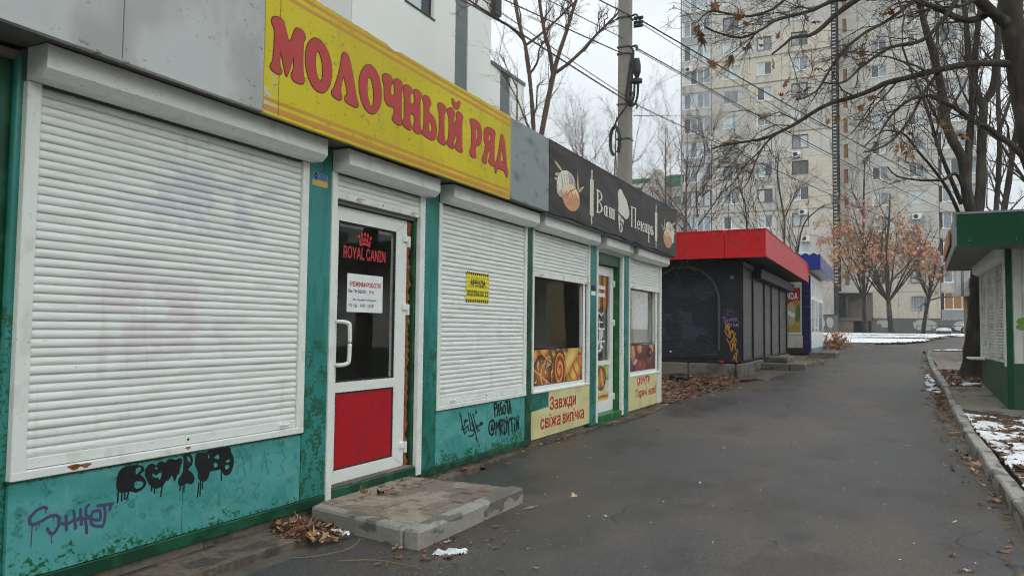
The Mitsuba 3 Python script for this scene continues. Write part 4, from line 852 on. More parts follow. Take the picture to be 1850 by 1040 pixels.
add(K1, 'threshold_slab', bx(-3.80, -3.664, 4.52, 5.595, 0.17, 0.177, 0.002), 'm_concrete')
# what hangs and sticks on it: things of their own
L1 = thing('window_logo', 'red crown and lettering stuck high on the glass of the red and white door', 'sticker')
GX = DX - 0.0242
add(L1, 'lettering', text_at('ROYAL', GX, 4.722, 1.885, 0.088, 0.262, True, 0.0012), 'm_red_logo')
add(L1, 'lettering', text_at('CANIN', GX, 5.008, 1.885, 0.088, 0.262, True, 0.0012), 'm_red_logo')
cr = [affinity.rotate(affinity.scale(sbox(-0.5, -0.5, 0.5, 0.5).centroid.buffer(0.5), 0.026, 0.036), -a * 14).buffer(0) for a in (-2, -1, 0, 1, 2)]
crown = [affinity.translate(c, 4.987 + 0.039 * a, 2.088 - 0.006 * a * a) for a, c in zip((-2, -1, 0, 1, 2), cr)] + [affinity.translate(c, 4.987 + 0.031 * a, 2.047 - 0.006 * a * a) for a, c in zip((-2, -1, 0, 1, 2), cr)]
crown += [LineString([(4.987 + 0.066 * t, 2.012 - 0.016 * t * t) for t in np.linspace(-1, 1, 9)]).buffer(0.0095, cap_style='flat')]
add(L1, 'crown', ext(unary_union(crown), 0.0012, 'x', GX), 'm_red_logo')
N1 = thing('hours_notice', 'white opening hours notice taped on the glass of the red and white door', 'notice')
add(N1, 'sheet', bx(GX + 0.0002, GX + 0.0016, 4.775, 5.24, 1.465, 1.765), 'm_paper')
nx = GX + 0.0018
add(N1, 'lettering', text_at('РЕЖИМ', nx, 4.812, 1.667, 0.036, 0.19), 'm_red_text')
add(N1, 'lettering', text_at('РОБОТИ', nx, 5.018, 1.667, 0.036, 0.19), 'm_red_text')
add(N1, 'lettering', text_at('Пн-Пт', nx, 4.79, 1.616, 0.026, 0.11), 'm_grey_ink')
add(N1, 'lettering', text_at('08:00', nx, 4.91, 1.616, 0.026, 0.10), 'm_grey_ink')
add(N1, 'lettering', text_at('- 19:00', nx, 5.03, 1.616, 0.026, 0.09, False), 'm_brown_ink')
add(N1, 'lettering', text_at('без перерви та вихідних', nx, 4.845, 1.556, 0.018, 0.31, False), 'm_grey_ink')
add(N1, 'lettering', text_at('Сб-Нд - 9:00 -18:00', nx, 4.80, 1.505, 0.026, 0.32, False), 'm_brown_ink')
A1 = thing('rent_notice', 'yellow and black striped rental notice stuck on the second closed shutter', 'notice')
prof = []
nz0, nz1 = 1.602, 1.898
zz = np.linspace(nz0, nz1, 44)
wx = -3.6722 + 0.0022 * np.cos((zz - 0.726) / PITCH * 2 * np.pi)
nv = np.vstack([np.c_[wx, 0 * zz + 6.467, zz], np.c_[wx, 0 * zz + 6.939, zz]]); k = len(zz); i = np.arange(k - 1)
nf = np.vstack([np.stack([i, i + k, i + k + 1], 1), np.stack([i, i + k + 1, i + 1], 1)])


def onwave(m):
    m = m.subdivide_to_size(0.012)
    v = np.asarray(m.vertices).copy(); v[:, 0] += -3.6722 + 0.0022 * np.cos((v[:, 2] - 0.726) / PITCH * 2 * np.pi)
    return trimesh.Trimesh(v, m.faces, process=False)


add(A1, 'sheet', trimesh.Trimesh(nv, nf, process=False), 'm_notice_yellow', True)
add(A1, 'border', onwave(ext(unary_union([Polygon([(y_, z_), (y_ + 0.023, z_), (y_ + 0.034, z_ + 0.026), (y_ + 0.011, z_ + 0.026)]) for y_ in np.arange(6.467, 6.91, 0.0425) for z_ in (1.602, 1.872)]), 0.001, 'x', 0.0006)), 'm_black')
add(A1, 'lettering', onwave(text_at('АРЕНДА', 0.0006, 6.55, 1.765, 0.06, 0.31)), 'm_black')
add(A1, 'lettering', onwave(text_at('050 984 86 13', 0.0006, 6.49, 1.667, 0.05, 0.43)), 'm_black')
S1 = thing('address_sticker', 'blue and yellow sticker on the teal post left of the red and white door', 'sticker')
sx = XF + 0.0065
add(S1, 'blue_half', bx(sx, sx + 0.001, 4.232, 4.396, 2.395, 2.444), 'm_sticker_blue')
add(S1, 'yellow_half', bx(sx, sx + 0.001, 4.230, 4.394, 2.352, 2.395), 'm_sticker_yellow')
add(S1, 'pin', ext(affinity.translate(sbox(0, 0, 0, 0).centroid.buffer(0.019), 4.265, 2.424).union(Polygon([(4.25, 2.415), (4.28, 2.415), (4.265, 2.385)])).difference(affinity.translate(sbox(0, 0, 0, 0).centroid.buffer(0.008), 4.265, 2.424)), 0.001, 'x', sx + 0.0012), 'm_black')
add(S1, 'print', cat([bx(sx + 0.0012, sx + 0.002, 4.30, 4.38, z_, z_ + 0.005) for z_ in (2.405, 2.418, 2.431)]), 'm_grey_ink')
P1 = thing('torn_poster', 'torn white paper scraps on the dark green corner left of the first shutter', 'poster scraps')
for z0, h, s in ((1.62, 0.16, 1), (1.40, 0.20, 2), (1.30, 0.07, 4), (1.15, 0.13, 3)):
    r2 = np.random.default_rng(s)
    pts = [(2.105 + 0.03 * r2.normal() * 0.4 + (0.045 if c > 0 else -0.3) + r2.normal() * 0.010, z0 + h * t + r2.normal() * 0.008) for c, ts in ((1, np.linspace(0, 1, 7)), (-1, np.linspace(1, 0, 4))) for t in ts]
    add(P1, 'scrap', ext(Polygon(pts).buffer(0), 0.001, 'x', -3.7348), 'm_cream')

# the yellow banner
Y1 = thing('yellow_banner', 'faded yellow shop banner with big red outlined letters and orange stripes', 'sign')
top = [(yy, 3.512 - 0.012 * (yy - 3.465) + 0.006 * math.sin(yy * 2.1) + (-0.018 if 4.78 < yy < 4.86 else 0)) for yy in np.linspace(6.85, 3.465, 60)]
bot = [(yy, 2.642 - 0.004 * math.sin(yy * 1.7) - 0.002 * (yy - 3.5)) for yy in np.linspace(3.465, 6.85, 40)]
bpoly = Polygon(bot + top)
add(Y1, 'sheet', ext(bpoly, 0.03, 'x', -3.43), 'm_yellow')
for z0, z1 in ((3.468, 3.490), (3.415, 3.436), (2.724, 2.745), (2.662, 2.698)):
    sl = -0.0125 if z0 > 3 else -0.003
    add(Y1, 'stripe', ext(Polygon([(3.467, z0), (6.848, z0 + sl * 3.4), (6.848, z1 + sl * 3.4), (3.467, z1)]), 0.001, 'x', -3.3998), 'm_orange')
add(Y1, 'seam', ext(strokes([[(3.592, 2.65), (3.590, 3.49)]], 0.003), 0.0012, 'x', -3.3998), 'm_outline')
for o, h in SIGN:
    p = Polygon(chaikin(o, 2), [chaikin(h, 2)] if h else []).buffer(0)
    lk = add(Y1, 'letter', ext(p, 0.003, 'x', -3.3998), 'm_letter')
    put(lk, 'outline', mikit.ply(ext(p.buffer(0.006), 0.002, 'x', -3.3998), 'm_outline'))

# ------------------------------------------------------------------ the bakery kiosk
K2 = thing('bakery_kiosk', 'bakery kiosk with half raised white shutters and bread pictures in its windows', 'kiosk')
shell(K2, 7.91, 13.55, (13.55,))
F2 = key(f'{K2}__foundation')
y = 7.93
while y < 13.4:
    L = min(0.9 + rng.normal(0, 0.08), 13.56 - y)
    if not (9.95 < y + L / 2 < 11.3):
        put(F2, 'stone', mikit.ply(bx(-4.0, -3.705 + rng.normal(0, 0.006), y, y + L - 0.012, -0.2, 0.085, 0.014), 'm_concrete'))
    y += L
put(F2, 'footing', mikit.ply(ext(Polygon([(-3.9, 7.92), (-3.64, 7.92), (-3.60, 10.0), (-3.48, 11.4), (-3.46, 13.9), (-3.9, 13.9)]), 0.16, 'z', -0.132), 'm_footing'))
for a, b in ((9.885, 10.131), (11.342, 11.606)):
    add(K2, 'post', bx(XF - 0.03, XF + 0.006, a, b, 0.04, 2.66, 0.003), 'm_post')
add(K2, 'end_post', bx(XF - 0.03, XF + 0.006, 13.50, 13.55, 0.07, 2.66, 0.003), 'm_white')
add(K2, 'lower_panel', bx(XF - 0.03, XF - 0.004, 7.995, 9.87, 0.09, 0.604), 'm_post')
add(K2, 'lower_panel', bx(XF - 0.03, XF - 0.004, 11.61, 13.50, 0.08, 0.604), 'm_white')
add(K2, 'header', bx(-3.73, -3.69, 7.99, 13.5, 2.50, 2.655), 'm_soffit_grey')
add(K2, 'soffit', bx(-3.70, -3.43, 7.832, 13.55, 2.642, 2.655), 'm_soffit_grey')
add(K2, 'fascia_backing', bx(-3.47, -3.432, 7.832, 13.53, 2.66, 3.46), 'm_greymetal')
add(K2, 'roof_edge', bx(-3.60, -3.398, 7.832, 13.548, 3.462, 3.478), 'm_dark')
roller_shutter(K2, 7.992, 9.855, 1.955, 0.61, 0.035, 0.055, 7.99, 9.865, -0.012, bolts=(8.2, 9.72), rail=False)
roller_shutter(K2, 11.612, 13.50, 2.010, 0.61, 0.045, 0.075, 11.62, 13.51, -0.02, bolts=(11.8,), rail=False)
roller_shutter(K2, 10.133, 11.338, 2.448, 0.06, 0.05, 0.085, 10.13, 11.345, -0.02, rail=False, slats=False)
for (a, b, g0, g1, px1, name) in ((8.03, 9.768, 8.072, 9.68, 9.68, 'm_print_bread'), (11.66, 13.365, 11.70, 13.235, 13.235, 'm_print_coffee')):
    Wd = key(f'{K2}__window')
    lean = 0.046 if a < 9 else 0.004                             # first pane is turned on purpose to mirror the kiosk and trunk opposite
    fr = sbox(a, 0.612, b, 2.46).difference(sbox(g0, 0.684, g1, 2.41))
    put(Wd, 'frame', mikit.ply(ext(fr, 0.05, 'x', -3.745), 'm_pvc'))
    put(Wd, 'bead', mikit.ply(upvc_ring(g0 - 0.003, g1 + 0.003, 0.681, 2.413, 0.012, -3.699, -3.6955), 'm_grey_ink'))
    put(Wd, 'pane', mikit.ply(trimesh.Trimesh([[-3.766 - lean, g0, 0.684], [-3.766 + lean, g1, 0.684], [-3.766 + lean, g1, 2.41], [-3.766 - lean, g0, 2.41]], [[0, 1, 2], [0, 2, 3]], process=False), 'm_glass'))
    put(Wd, 'sill', mikit.ply(bx(-3.744, -3.655, a, b + 0.1, 0.607, 0.63, 0.003), 'm_white'))
BP = thing('bread_poster', 'printed picture of loaves and buns along the bottom of the first bakery window', 'poster')
add(BP, 'sheet', bx(-3.6990, -3.6976, 8.074, 9.678, 0.686, 1.106), 'm_print_bread')
CP = thing('coffee_poster', 'printed picture of rolls and a coffee cup along the bottom of the last bakery window', 'poster')
add(CP, 'sheet', bx(-3.6990, -3.6976, 11.702, 13.233, 0.686, 1.103), 'm_print_coffee')
# inside the windows
for (a, b, nm) in ((11.55, 12.28, 'left'), (12.45, 13.5, 'right')):
    yy = np.linspace(a, b, 60); xx = -3.86 + 0.018 * np.sin(yy * 48) + 0.01 * np.sin(yy * 21)
    v = np.vstack([np.c_[xx, yy, 0 * yy + 1.12], np.c_[xx, yy, 0 * yy + 2.05]]); i = np.arange(59)
    add(K2, 'curtain', trimesh.Trimesh(v, np.vstack([np.stack([i, i + 1, i + 61], 1), np.stack([i, i + 61, i + 60], 1)]), process=False), 'm_curtain', True)
add(K2, 'shelf', bx(-4.1, -3.80, 11.6, 13.5, 1.14, 1.165), 'm_curtain')
add(K2, 'pelmet', ext(unary_union([sbox(11.66, 1.96, 13.3, 2.1)] + [Polygon([(c - 0.11, 1.965), (c + 0.11, 1.965), (c, 1.86)]) for c in np.arange(11.86, 13.3, 0.285)]), 0.003, 'x', -3.80), 'm_pelmet')
add(K2, 'curtain_post', cat([bx(-3.90, -3.84, 12.29, 12.43, z_, z_ + 0.058, 0.005) for z_ in np.arange(1.12, 2.05, 0.062)]), 'm_brick')
# the door
D2 = key(f'{K2}__door')
BXD = -3.79
leaf = sbox(10.30, 0.15, 11.225, 2.285).difference(unary_union([sbox(10.45, 0.895, 11.075, 2.145), sbox(10.45, 0.30, 11.075, 0.83)]))
put(D2, 'leaf_frame', mikit.ply(ext(leaf, 0.05, 'x', BXD - 0.05), 'm_pvc'))
put(D2, 'pane', mikit.ply(trimesh.Trimesh([[BXD - 0.02, 10.45, 0.895], [BXD - 0.02, 11.075, 0.895], [BXD - 0.02, 11.075, 2.145], [BXD - 0.02, 10.45, 2.145]], [[0, 1, 2], [0, 2, 3]], process=False), 'm_glass'))
put(D2, 'kick_panel', mikit.ply(bx(BXD - 0.04, BXD - 0.018, 10.45, 11.075, 0.30, 0.83), 'm_cream'))
put(D2, 'handle', mikit.ply(tube([(BXD, 10.40, 1.36), (BXD + 0.05, 10.402, 1.362), (BXD + 0.085, 10.42, 1.34), (BXD + 0.087, 10.42, 1.2), (BXD + 0.085, 10.42, 1.06), (BXD + 0.05, 10.402, 1.04), (BXD, 10.40, 1.042)], 0.0155, 12, 36), 'm_pvc', True))
for hz in (2.06, 1.47, 0.36):
    put(D2, 'hinge', mikit.ply(cat([bx(BXD - 0.005, BXD + 0.022, 11.16, 11.22, hz - 0.02, hz + 0.035, 0.006), bx(BXD - 0.01, BXD + 0.026, 11.222, 11.247, hz - 0.062, hz + 0.034, 0.005)]), 'm_pvc'))
add(K2, 'door_jamb', bx(-3.84, -3.702, 11.25, 11.30, 0.05, 2.5), 'm_green_bright')
add(K2, 'door_jamb', bx(-3.84, -3.702, 10.14, 10.18, 0.05, 2.5), 'm_green_dark')
add(K2, 'lintel', bx(-3.84, -3.702, 10.181, 11.249, 2.30, 2.5), 'm_green_dark')
add(K2, 'threshold', bx(-3.84, -3.655, 10.182, 11.248, -0.05, 0.146, 0.008), 'm_green_bright')
dp = thing('door_poster', 'small printed food picture on the lower half of the bakery door', 'poster')
add(dp, 'sheet', bx(BXD - 0.0178, BXD - 0.0164, 10.455, 11.07, 0.305, 0.825), 'm_print_dish')
add(dp, 'lettering', text_at('замовляємо', BXD - 0.0162, 10.50, 0.35, 0.055, 0.55), 'm_red_text')
ds = thing('door_pennants', 'orange and brown striped pennants with lettering on the upper glass of the bakery door', 'sticker')
for i, (a, bsd) in enumerate(((10.46, 'm_crust2'), (10.58, 'm_orange'), (10.70, 'm_crust2'), (10.82, 'm_orange'), (10.94, 'm_crust2'))):
    d = 0.10 if bsd == 'm_orange' else 0.02
    add(ds, 'pennant', ext(Polygon([(a, 2.14), (a + 0.118, 2.14), (a + 0.118, 1.72 - d * 0.3), (a + 0.059, 1.72 - d), (a, 1.72 - d * 0.3)]), 0.0012, 'x', BXD - 0.0192), bsd)
for zt in (1.94, 1.83):
    add(ds, 'label_band', bx(BXD - 0.0178, BXD - 0.0168, 10.5, 10.9, zt, zt + 0.055), 'm_paper')
dd = thing('door_sticker', 'white line drawing sticker beside the handle of the bakery door', 'sticker')
add(dd, 'drawing', ext(unary_union([strokes([[(10.5, 1.60), (10.58, 1.55), (10.66, 1.60), (10.74, 1.55), (10.82, 1.60)], [(10.5, 1.36), (10.9, 1.36)], [(10.52, 1.24), (10.52, 1.36)], [(10.66, 1.18), (10.66, 1.5)], [(10.8, 1.24), (10.8, 1.36)], [(10.5, 1.18), (10.9, 1.18)], [(10.5, 1.1), (10.66, 1.16), (10.82, 1.08)], [(10.55, 1.46), (10.8, 1.46)]], 0.02)]), 0.0012, 'x', BXD - 0.0192), 'm_paper')
plate = thing('door_plate', 'small black and white number plate on the teal post left of the bakery door', 'plate')
add(plate, 'black_plate', bx(XF + 0.0065, XF + 0.010, 9.92, 10.09, 1.885, 1.955), 'm_black')
add(plate, 'white_plate', bx(XF + 0.0065, XF + 0.010, 9.92, 10.09, 1.82, 1.875), 'm_paper')
st2 = thing('box_sticker', 'blue and yellow sticker at the end of the shutter box over the bakery door', 'sticker')
add(st2, 'blue_half', bx(-3.5118, -3.5108, 11.19, 11.335, 2.572, 2.625), 'm_sticker_blue')
add(st2, 'yellow_half', bx(-3.5118, -3.5108, 11.19, 11.335, 2.525, 2.572), 'm_sticker_yellow')
B1 = thing('pastry_board', 'cream board with two red lines and a teal corner under the first bakery window', 'sign board')
add(B1, 'sheet', ext(Polygon([(7.998, 0.088), (9.872, 0.088), (9.872, 0.603), (8.498, 0.603), (8.49, 0.425), (7.998, 0.402)]), 0.010, 'x', XF - 0.002), 'm_board')
add(B1, 'lettering', text_at('Завжди', XF + 0.0082, 8.52, 0.385, 0.150, 0.85), 'm_red_text')
add(B1, 'lettering', text_at('свіжа', XF + 0.0082, 8.245, 0.185, 0.150, 0.61), 'm_red_text')
add(B1, 'lettering', text_at('випічка', XF + 0.0082, 8.93, 0.185, 0.150, 0.735), 'm_red_text')
B2 = thing('drinks_board', 'cream board with red lettering and brush marks under the last bakery window', 'sign board')
add(B2, 'sheet', bx(XF - 0.002, XF + 0.008, 11.61, 13.25, 0.083, 0.602, 0.001), 'm_board')
add(B2, 'bare_strip', ext(Polygon([(13.25, 0.083), (13.538, 0.083), (13.538, 0.602), (13.3, 0.602), (13.26, 0.4)]), 0.008, 'x', XF - 0.001), 'm_boardwhite')
add(B2, 'lettering', text_at('Гарячі', XF + 0.0082, 11.99, 0.27, 0.125, 0.62), 'm_red_text')
add(B2, 'lettering', text_at('напої', XF + 0.0082, 12.72, 0.27, 0.125, 0.465), 'm_red_text')
hx = lambda l: [(12.08 + 0.7 * a, 0.455 + 0.125 * b) for a, b in l]
add(B2, 'brush_marks', ext(strokes([hx(l) for l in ([(0.02, 1), (0, 0.4), (0.06, 0), (0.1, 0.2)], [(0.12, 1), (0.2, 0.1)], [(0.2, 1), (0.1, 0.1)], [(0.32, 0.9), (0.26, 0.5), (0.32, 0.1), (0.4, 0.5), (0.34, 0.9)], [(0.47, 1), (0.5, 0.5), (0.58, 0.6), (0.6, 1), (0.6, 0)], [(0.66, 0.95), (0.82, 1)], [(0.74, 1), (0.75, 0.05)], [(0.88, 0.05), (0.88, 0.95), (0.98, 0.9), (0.97, 0.5), (0.88, 0.45)])], 0.03), 0.001, 'x', XF + 0.0082), 'm_red_logo')

# the dark banner of the bakery
W1 = thing('bakery_banner', 'dark brown bakery banner with cream serif lettering and a chef hat', 'sign')
bb = [(yy, 2.662 + 0.012 * math.sin(yy * 5.3) * math.sin(yy * 1.7) - 0.002 * (yy - 7.83)) for yy in np.linspace(7.836, 13.552, 90)]
bt = [(yy, 3.474 + 0.004 * math.sin(yy * 3)) for yy in np.linspace(13.552, 7.836, 50)]
bm = ext(Polygon(bb + bt), 0.03, 'x', -3.43)
add(W1, 'sheet', bm, 'm_banner')
add(W1, 'return', bx(-3.60, -3.4315, 13.552, 13.556, 2.66, 3.47), 'm_banner')


def ell(cy, cz, ry, rz, n=28): return Polygon([(cy + ry * math.cos(a), cz + rz * math.sin(a)) for a in np.linspace(0, 2 * math.pi, n, endpoint=False)])
def ring(cy, cz, ry, rz, ty, tz): return ell(cy, cz, ry, rz).difference(ell(cy, cz, ry - ty, rz - tz))


SW, HL = 0.052, 0.012                                              # stem and hairline of the serif face


def serif_letter(ch, y, w, z=2.866, xh=0.142, cap=0.305):
    """a condensed serif letter, its left edge at y, w wide, standing on z"""
    bar = lambda a, b, c, d: sbox(y + a, z + b, y + c, z + d)
    foot = lambda a: bar(a - 0.018, 0, a + SW + 0.018, HL)
    head = lambda a, h: bar(a - 0.018, h - HL, a + SW + 0.018, h)
    if ch == 'В':
        up = ring(y + SW * 0.8, z + cap * 0.755, w - SW * 0.95, cap * 0.245, 0.05, HL).intersection(bar(SW * 0.7, 0, w, cap))
        lo = ring(y + SW * 0.8, z + cap * 0.265, w - SW * 0.8, cap * 0.265, 0.055, HL).intersection(bar(SW * 0.7, 0, w + 0.1, cap))
        return unary_union([bar(0.018, 0, 0.018 + SW, cap), up, lo, foot(0.018), head(0.018, cap)])
    if ch == 'П':
        return unary_union([bar(0.018, 0, 0.018 + SW, cap), bar(w - SW - 0.018, 0, w - 0.018, cap), bar(0, cap - HL * 1.4, w, cap), foot(0.018), foot(w - SW - 0.018)])
    if ch == 'а':
        return unary_union([ring(y + w * 0.42, z + xh * 0.5, w * 0.42, xh * 0.5, 0.042, HL), bar(w - SW, 0, w, xh), bar(w - SW, 0, w + 0.022, HL)])
    if ch == 'ш':
        s = [0.015, (w - SW) / 2, w - SW - 0.015]
        return unary_union([bar(a, 0, a + SW, xh) for a in s] + [head(a, xh) for a in s] + [bar(0.0, 0, w, HL)])
    if ch == 'е':
        return unary_union([ring(y + w / 2, z + xh / 2, w / 2, xh / 2, 0.042, HL).difference(bar(w * 0.55, xh * 0.22, w * 1.1, xh * 0.47)), bar(0.03, xh * 0.47, w - 0.02, xh * 0.47 + HL)])
    if ch == 'к':
        return unary_union([bar(0.015, 0, 0.015 + SW, xh), foot(0.015), head(0.015, xh), LineString([(y + 0.05, z + xh * 0.5), (y + w - 0.03, z + xh - HL)]).buffer(HL * 0.7), Polygon([(y + 0.06, z + xh * 0.56), (y + 0.10, z + xh * 0.62), (y + w + 0.01, z), (y + w - 0.055, z)]), ell(y + w - 0.03, z + xh - 0.022, 0.026, 0.02)])
    if ch == 'р':
        return unary_union([bar(0.015, -0.135, 0.015 + SW, xh), bar(0, -0.135, SW + 0.03, -0.135 + HL), bar(0, xh - HL, SW, xh), ring(y + w * 0.55, z + xh / 2, w * 0.45, xh / 2, 0.042, HL)])
    if ch == 'ь':
        return unary_union([bar(0.015, 0, 0.015 + SW, xh), head(0.015, xh), bar(0, 0, SW, HL), ring(y + w * 0.5, z + xh * 0.3, w * 0.5, xh * 0.3, 0.045, HL).intersection(bar(SW * 0.7, 0, w, xh))])


for ch, y_, w_ in (('В', 9.375, 0.235), ('а', 9.66, 0.15), ('ш', 9.865, 0.255), ('П', 10.855, 0.27), ('е', 11.17, 0.15), ('к', 11.345, 0.20), ('а', 11.56, 0.15), ('р', 11.745, 0.155), ('ь', 11.925, 0.135)):
    add(W1, 'letter', ext(serif_letter(ch, y_, w_), 0.002, 'x', -3.4002), 'm_cream')
hat = Polygon(chaikin([(10.247, 3.215), (10.26, 3.29), (10.33, 3.335), (10.42, 3.335), (10.49, 3.29), (10.54, 3.262), (10.64, 3.236), (10.70, 3.16), (10.775, 3.087), (10.775, 3.03), (10.72, 2.965), (10.60, 2.937), (10.55, 2.955), (10.30, 2.99), (10.255, 3.03), (10.293, 3.121)], 2))
add(W1, 'chef_hat', ext(hat, 0.002, 'x', -3.4002), 'm_cream')
st = unary_union([LineString([(10.275, 2.965), (10.52, 2.895)]).buffer(0.012, cap_style='flat'), LineString([(10.30, 2.94), (10.33, 2.80)]).buffer(0.03, cap_style='flat'), ring(10.385, 2.79, 0.075, 0.068, 0.042, 0.012), LineString([(10.275, 2.93), (10.50, 2.87)]).buffer(0.010), LineString([(10.43, 2.905), (10.50, 2.86)]).buffer(0.012)])
add(W1, 'letter', ext(st, 0.002, 'x', -3.4002), 'm_cream')
for y_ in (9.20, 12.215):
    add(W1, 'rolling_pin', ext(unary_union([LineString([(y_, 2.70), (y_, 3.37)]).buffer(0.018), sbox(y_ - 0.052, 2.81, y_ + 0.052, 3.25).buffer(0.014)]), 0.002, 'x', -3.4002), 'm_pin')
for cy, s in ((8.49, 1), (12.95, -1)):
    Bd = key(f'{W1}__loaf_picture')
    fl = lambda pts: Polygon(chaikin([(cy + s * a, b) for a, b in pts], 2)).buffer(0)
    put(Bd, 'flour_bag', mikit.ply(ext(fl([(-0.45, 2.98), (-0.42, 3.10), (-0.30, 3.19), (-0.10, 3.225), (0.08, 3.19), (0.16, 3.08), (0.10, 2.93), (-0.2, 2.88), (-0.40, 2.87)]), 0.0015, 'x', -3.4002), 'm_flour'))
    put(Bd, 'fold', mikit.ply(ext(strokes([[(cy + s * (-0.32 + 0.09 * i), 3.17 - 0.01 * abs(i - 2)), (cy + s * (-0.24 + 0.06 * i), 3.02)] for i in range(6)] + [[(cy - s * 0.44, 3.0), (cy - s * 0.38, 2.88)]], 0.010), 0.001, 'x', -3.3985), 'm_fold'))
    put(Bd, 'loaf', mikit.ply(ext(ell(cy + s * 0.0, 2.915, 0.285, 0.158), 0.0015, 'x', -3.3985), 'm_crust'))
    put(Bd, 'score', mikit.ply(ext(strokes([[(cy - s * 0.12, 2.93), (cy - s * 0.03, 2.99), (cy + s * 0.10, 3.035)], [(cy - s * 0.05, 3.03), (cy + s * 0.02, 2.96), (cy + s * 0.05, 2.92)], [(cy - s * 0.16, 2.96), (cy - s * 0.13, 2.91)], [(cy + s * 0.14, 2.99), (cy + s * 0.17, 2.92)]], 0.016), 0.001, 'x', -3.3968), 'm_crust_dark'))
    put(Bd, 'wheat_ear', mikit.ply(ext(unary_union([affinity.rotate(ell(cy - s * 0.40, 3.22, 0.12, 0.020), -s * 17), affinity.rotate(ell(cy - s * 0.43, 3.12, 0.07, 0.02), s * 10), ell(cy - s * 0.46, 3.06, 0.06, 0.016), Polygon([(cy + s * 0.21, 3.27), (cy + s * 0.235, 3.15), (cy + s * 0.27, 3.03), (cy + s * 0.20, 3.05), (cy + s * 0.19, 3.17)]), affinity.rotate(ell(cy + s * 0.33, 3.07, 0.10, 0.018), s * 30)]), 0.001, 'x', -3.3985), 'm_fold2'))

# ------------------------------------------------------------------ the doorstep
E1 = thing('doorstep', 'low concrete doorstep paved with small bricks at the red and white door', 'step')
HS = 0.118
for a, b in ((4.02, 4.86), (4.87, 5.50)):
    add(E1, 'edge_stone', bx(-2.705, -2.58, a, b, -0.1, HS + rng.normal(0, 0.002), 0.016), 'm_kerbstone')
m = bx(-3.60, -2.711, 4.02, 4.14, -0.1, HS - 0.003, 0.016)
v = np.asarray(m.vertices).copy(); v[:, 1] += 0.20 * (-2.71 - v[:, 0]) / 0.9; m = trimesh.Trimesh(v, m.faces, process=False)
add(E1, 'edge_stone', m, 'm_kerbstone')
add(E1, 'bed', bx(-3.66, -2.71, 4.34, 5.50, -0.1, HS - 0.022), 'm_soil')
pv = {}
row = 0
xx = -3.645
while xx < -2.73:
    w = min(0.098, -2.715 - xx)
    ys_ = 4.145 + 0.20 * (-2.71 - xx) / 0.9
    yy = 4.052 - (0.1 if row % 2 else 0.0)
    while yy < 5.48:
        a, b = max(yy, ys_), min(yy + 0.196, 5.495)
        if b - a > 0.03:
            add(E1, 'paver', bx(xx, xx + w - 0.005, a, b - 0.005, HS - 0.06, HS - 0.012 + rng.normal(0, 0.0025), 0.006), 'm_paver')
        yy += 0.2
    xx += 0.1; row += 1

# ------------------------------------------------------------------ the black kiosk with the red roof


def text_front(text, x, y, z, height, width=None, depth=0.002, bold=True):
    """lettering on a face that looks towards -y"""
    m = meshkit.text_mesh(text, height, depth, bold)
    v = np.asarray(m.vertices).copy(); v[:, 0] -= v[:, 0].min()
    if width: v[:, 0] *= width / v[:, 0].max()
    return trimesh.Trimesh(np.stack([v[:, 0] + x, y - v[:, 2], v[:, 1] + z], 1), m.faces, process=False)


def exf(poly, th, y):
    """extrude a polygon given in (x,z) towards -y from y"""
    m = ext(poly, th, 'z'); v = np.asarray(m.vertices)
    return trimesh.Trimesh(np.stack([v[:, 0], y - v[:, 2], v[:, 1]], 1), m.faces, process=False)


def ribs(a, b, z0, z1, pitch, depth, axis, at):
    """slats of a far shutter: one wavy sheet. axis 'x': looks along +x, spans y a..b; axis 'y': looks along -y, spans x a..b"""
    zs, ds = [], []
    z = z0
    while z < z1 - 1e-6:
        for f, d in ((0.0, 0.0), (0.12, 0.0), (0.2, depth), (0.75, depth * 0.9), (0.99, 0.1 * depth)):
            zs.append(min(z + f * pitch, z1)); ds.append(d)
        z += pitch
    zs, ds = np.array(zs), np.array(ds); k = len(zs); i = np.arange(k - 1)
    if axis == 'x':
        v = np.vstack([np.c_[at + ds, 0 * zs + a, zs], np.c_[at + ds, 0 * zs + b, zs]])
        f = np.vstack([np.stack([i, i + k, i + k + 1], 1), np.stack([i, i + k + 1, i + 1], 1)])
    else:
        v = np.vstack([np.c_[0 * zs + a, at - ds, zs], np.c_[0 * zs + b, at - ds, zs]])
        f = np.vstack([np.stack([i, i + k, i + k + 1], 1), np.stack([i, i + k + 1, i + 1], 1)])
    return trimesh.Trimesh(v, f, process=False)


def stuffpart(k): return lab(k, None, None, None, 'stuff')


K3 = thing('black_kiosk', 'black kiosk with an arched shutter and a flat red overhanging roof', 'kiosk')
yF, xS = 18.3, -3.08
arch = Polygon([(-5.2, 0.76), (-3.6, 0.76), (-3.6, 2.05)] + [(-4.4 + 0.8 * math.cos(a), 2.05 + 0.8 * math.sin(a)) for a in np.linspace(0, math.pi, 24)] + [(-5.2, 2.05)])
add(K3, 'front_wall', exf(sbox(-7.6, 0.62, xS, 2.98).difference(arch), 0.12, yF + 0.12), 'm_blackwall')
add(K3, 'arch_trim', exf(arch.buffer(0.045).difference(arch.buffer(-0.01)).intersection(sbox(-6, 0.9, -3, 4)), 0.06, yF + 0.03), 'm_greymetal_dark')
SH = key(f'{K3}__arched_shutter')
stuffpart(put(SH, 'slats', mikit.ply(ribs(-5.25, -3.55, 0.76, 2.9, 0.055, 0.012, 'y', yF + 0.10), 'm_blackshutter')))
put(SH, 'sill', mikit.ply(bx(-5.25, -3.55, yF - 0.03, yF + 0.11, 0.70, 0.765, 0.005), 'm_blackwall'))
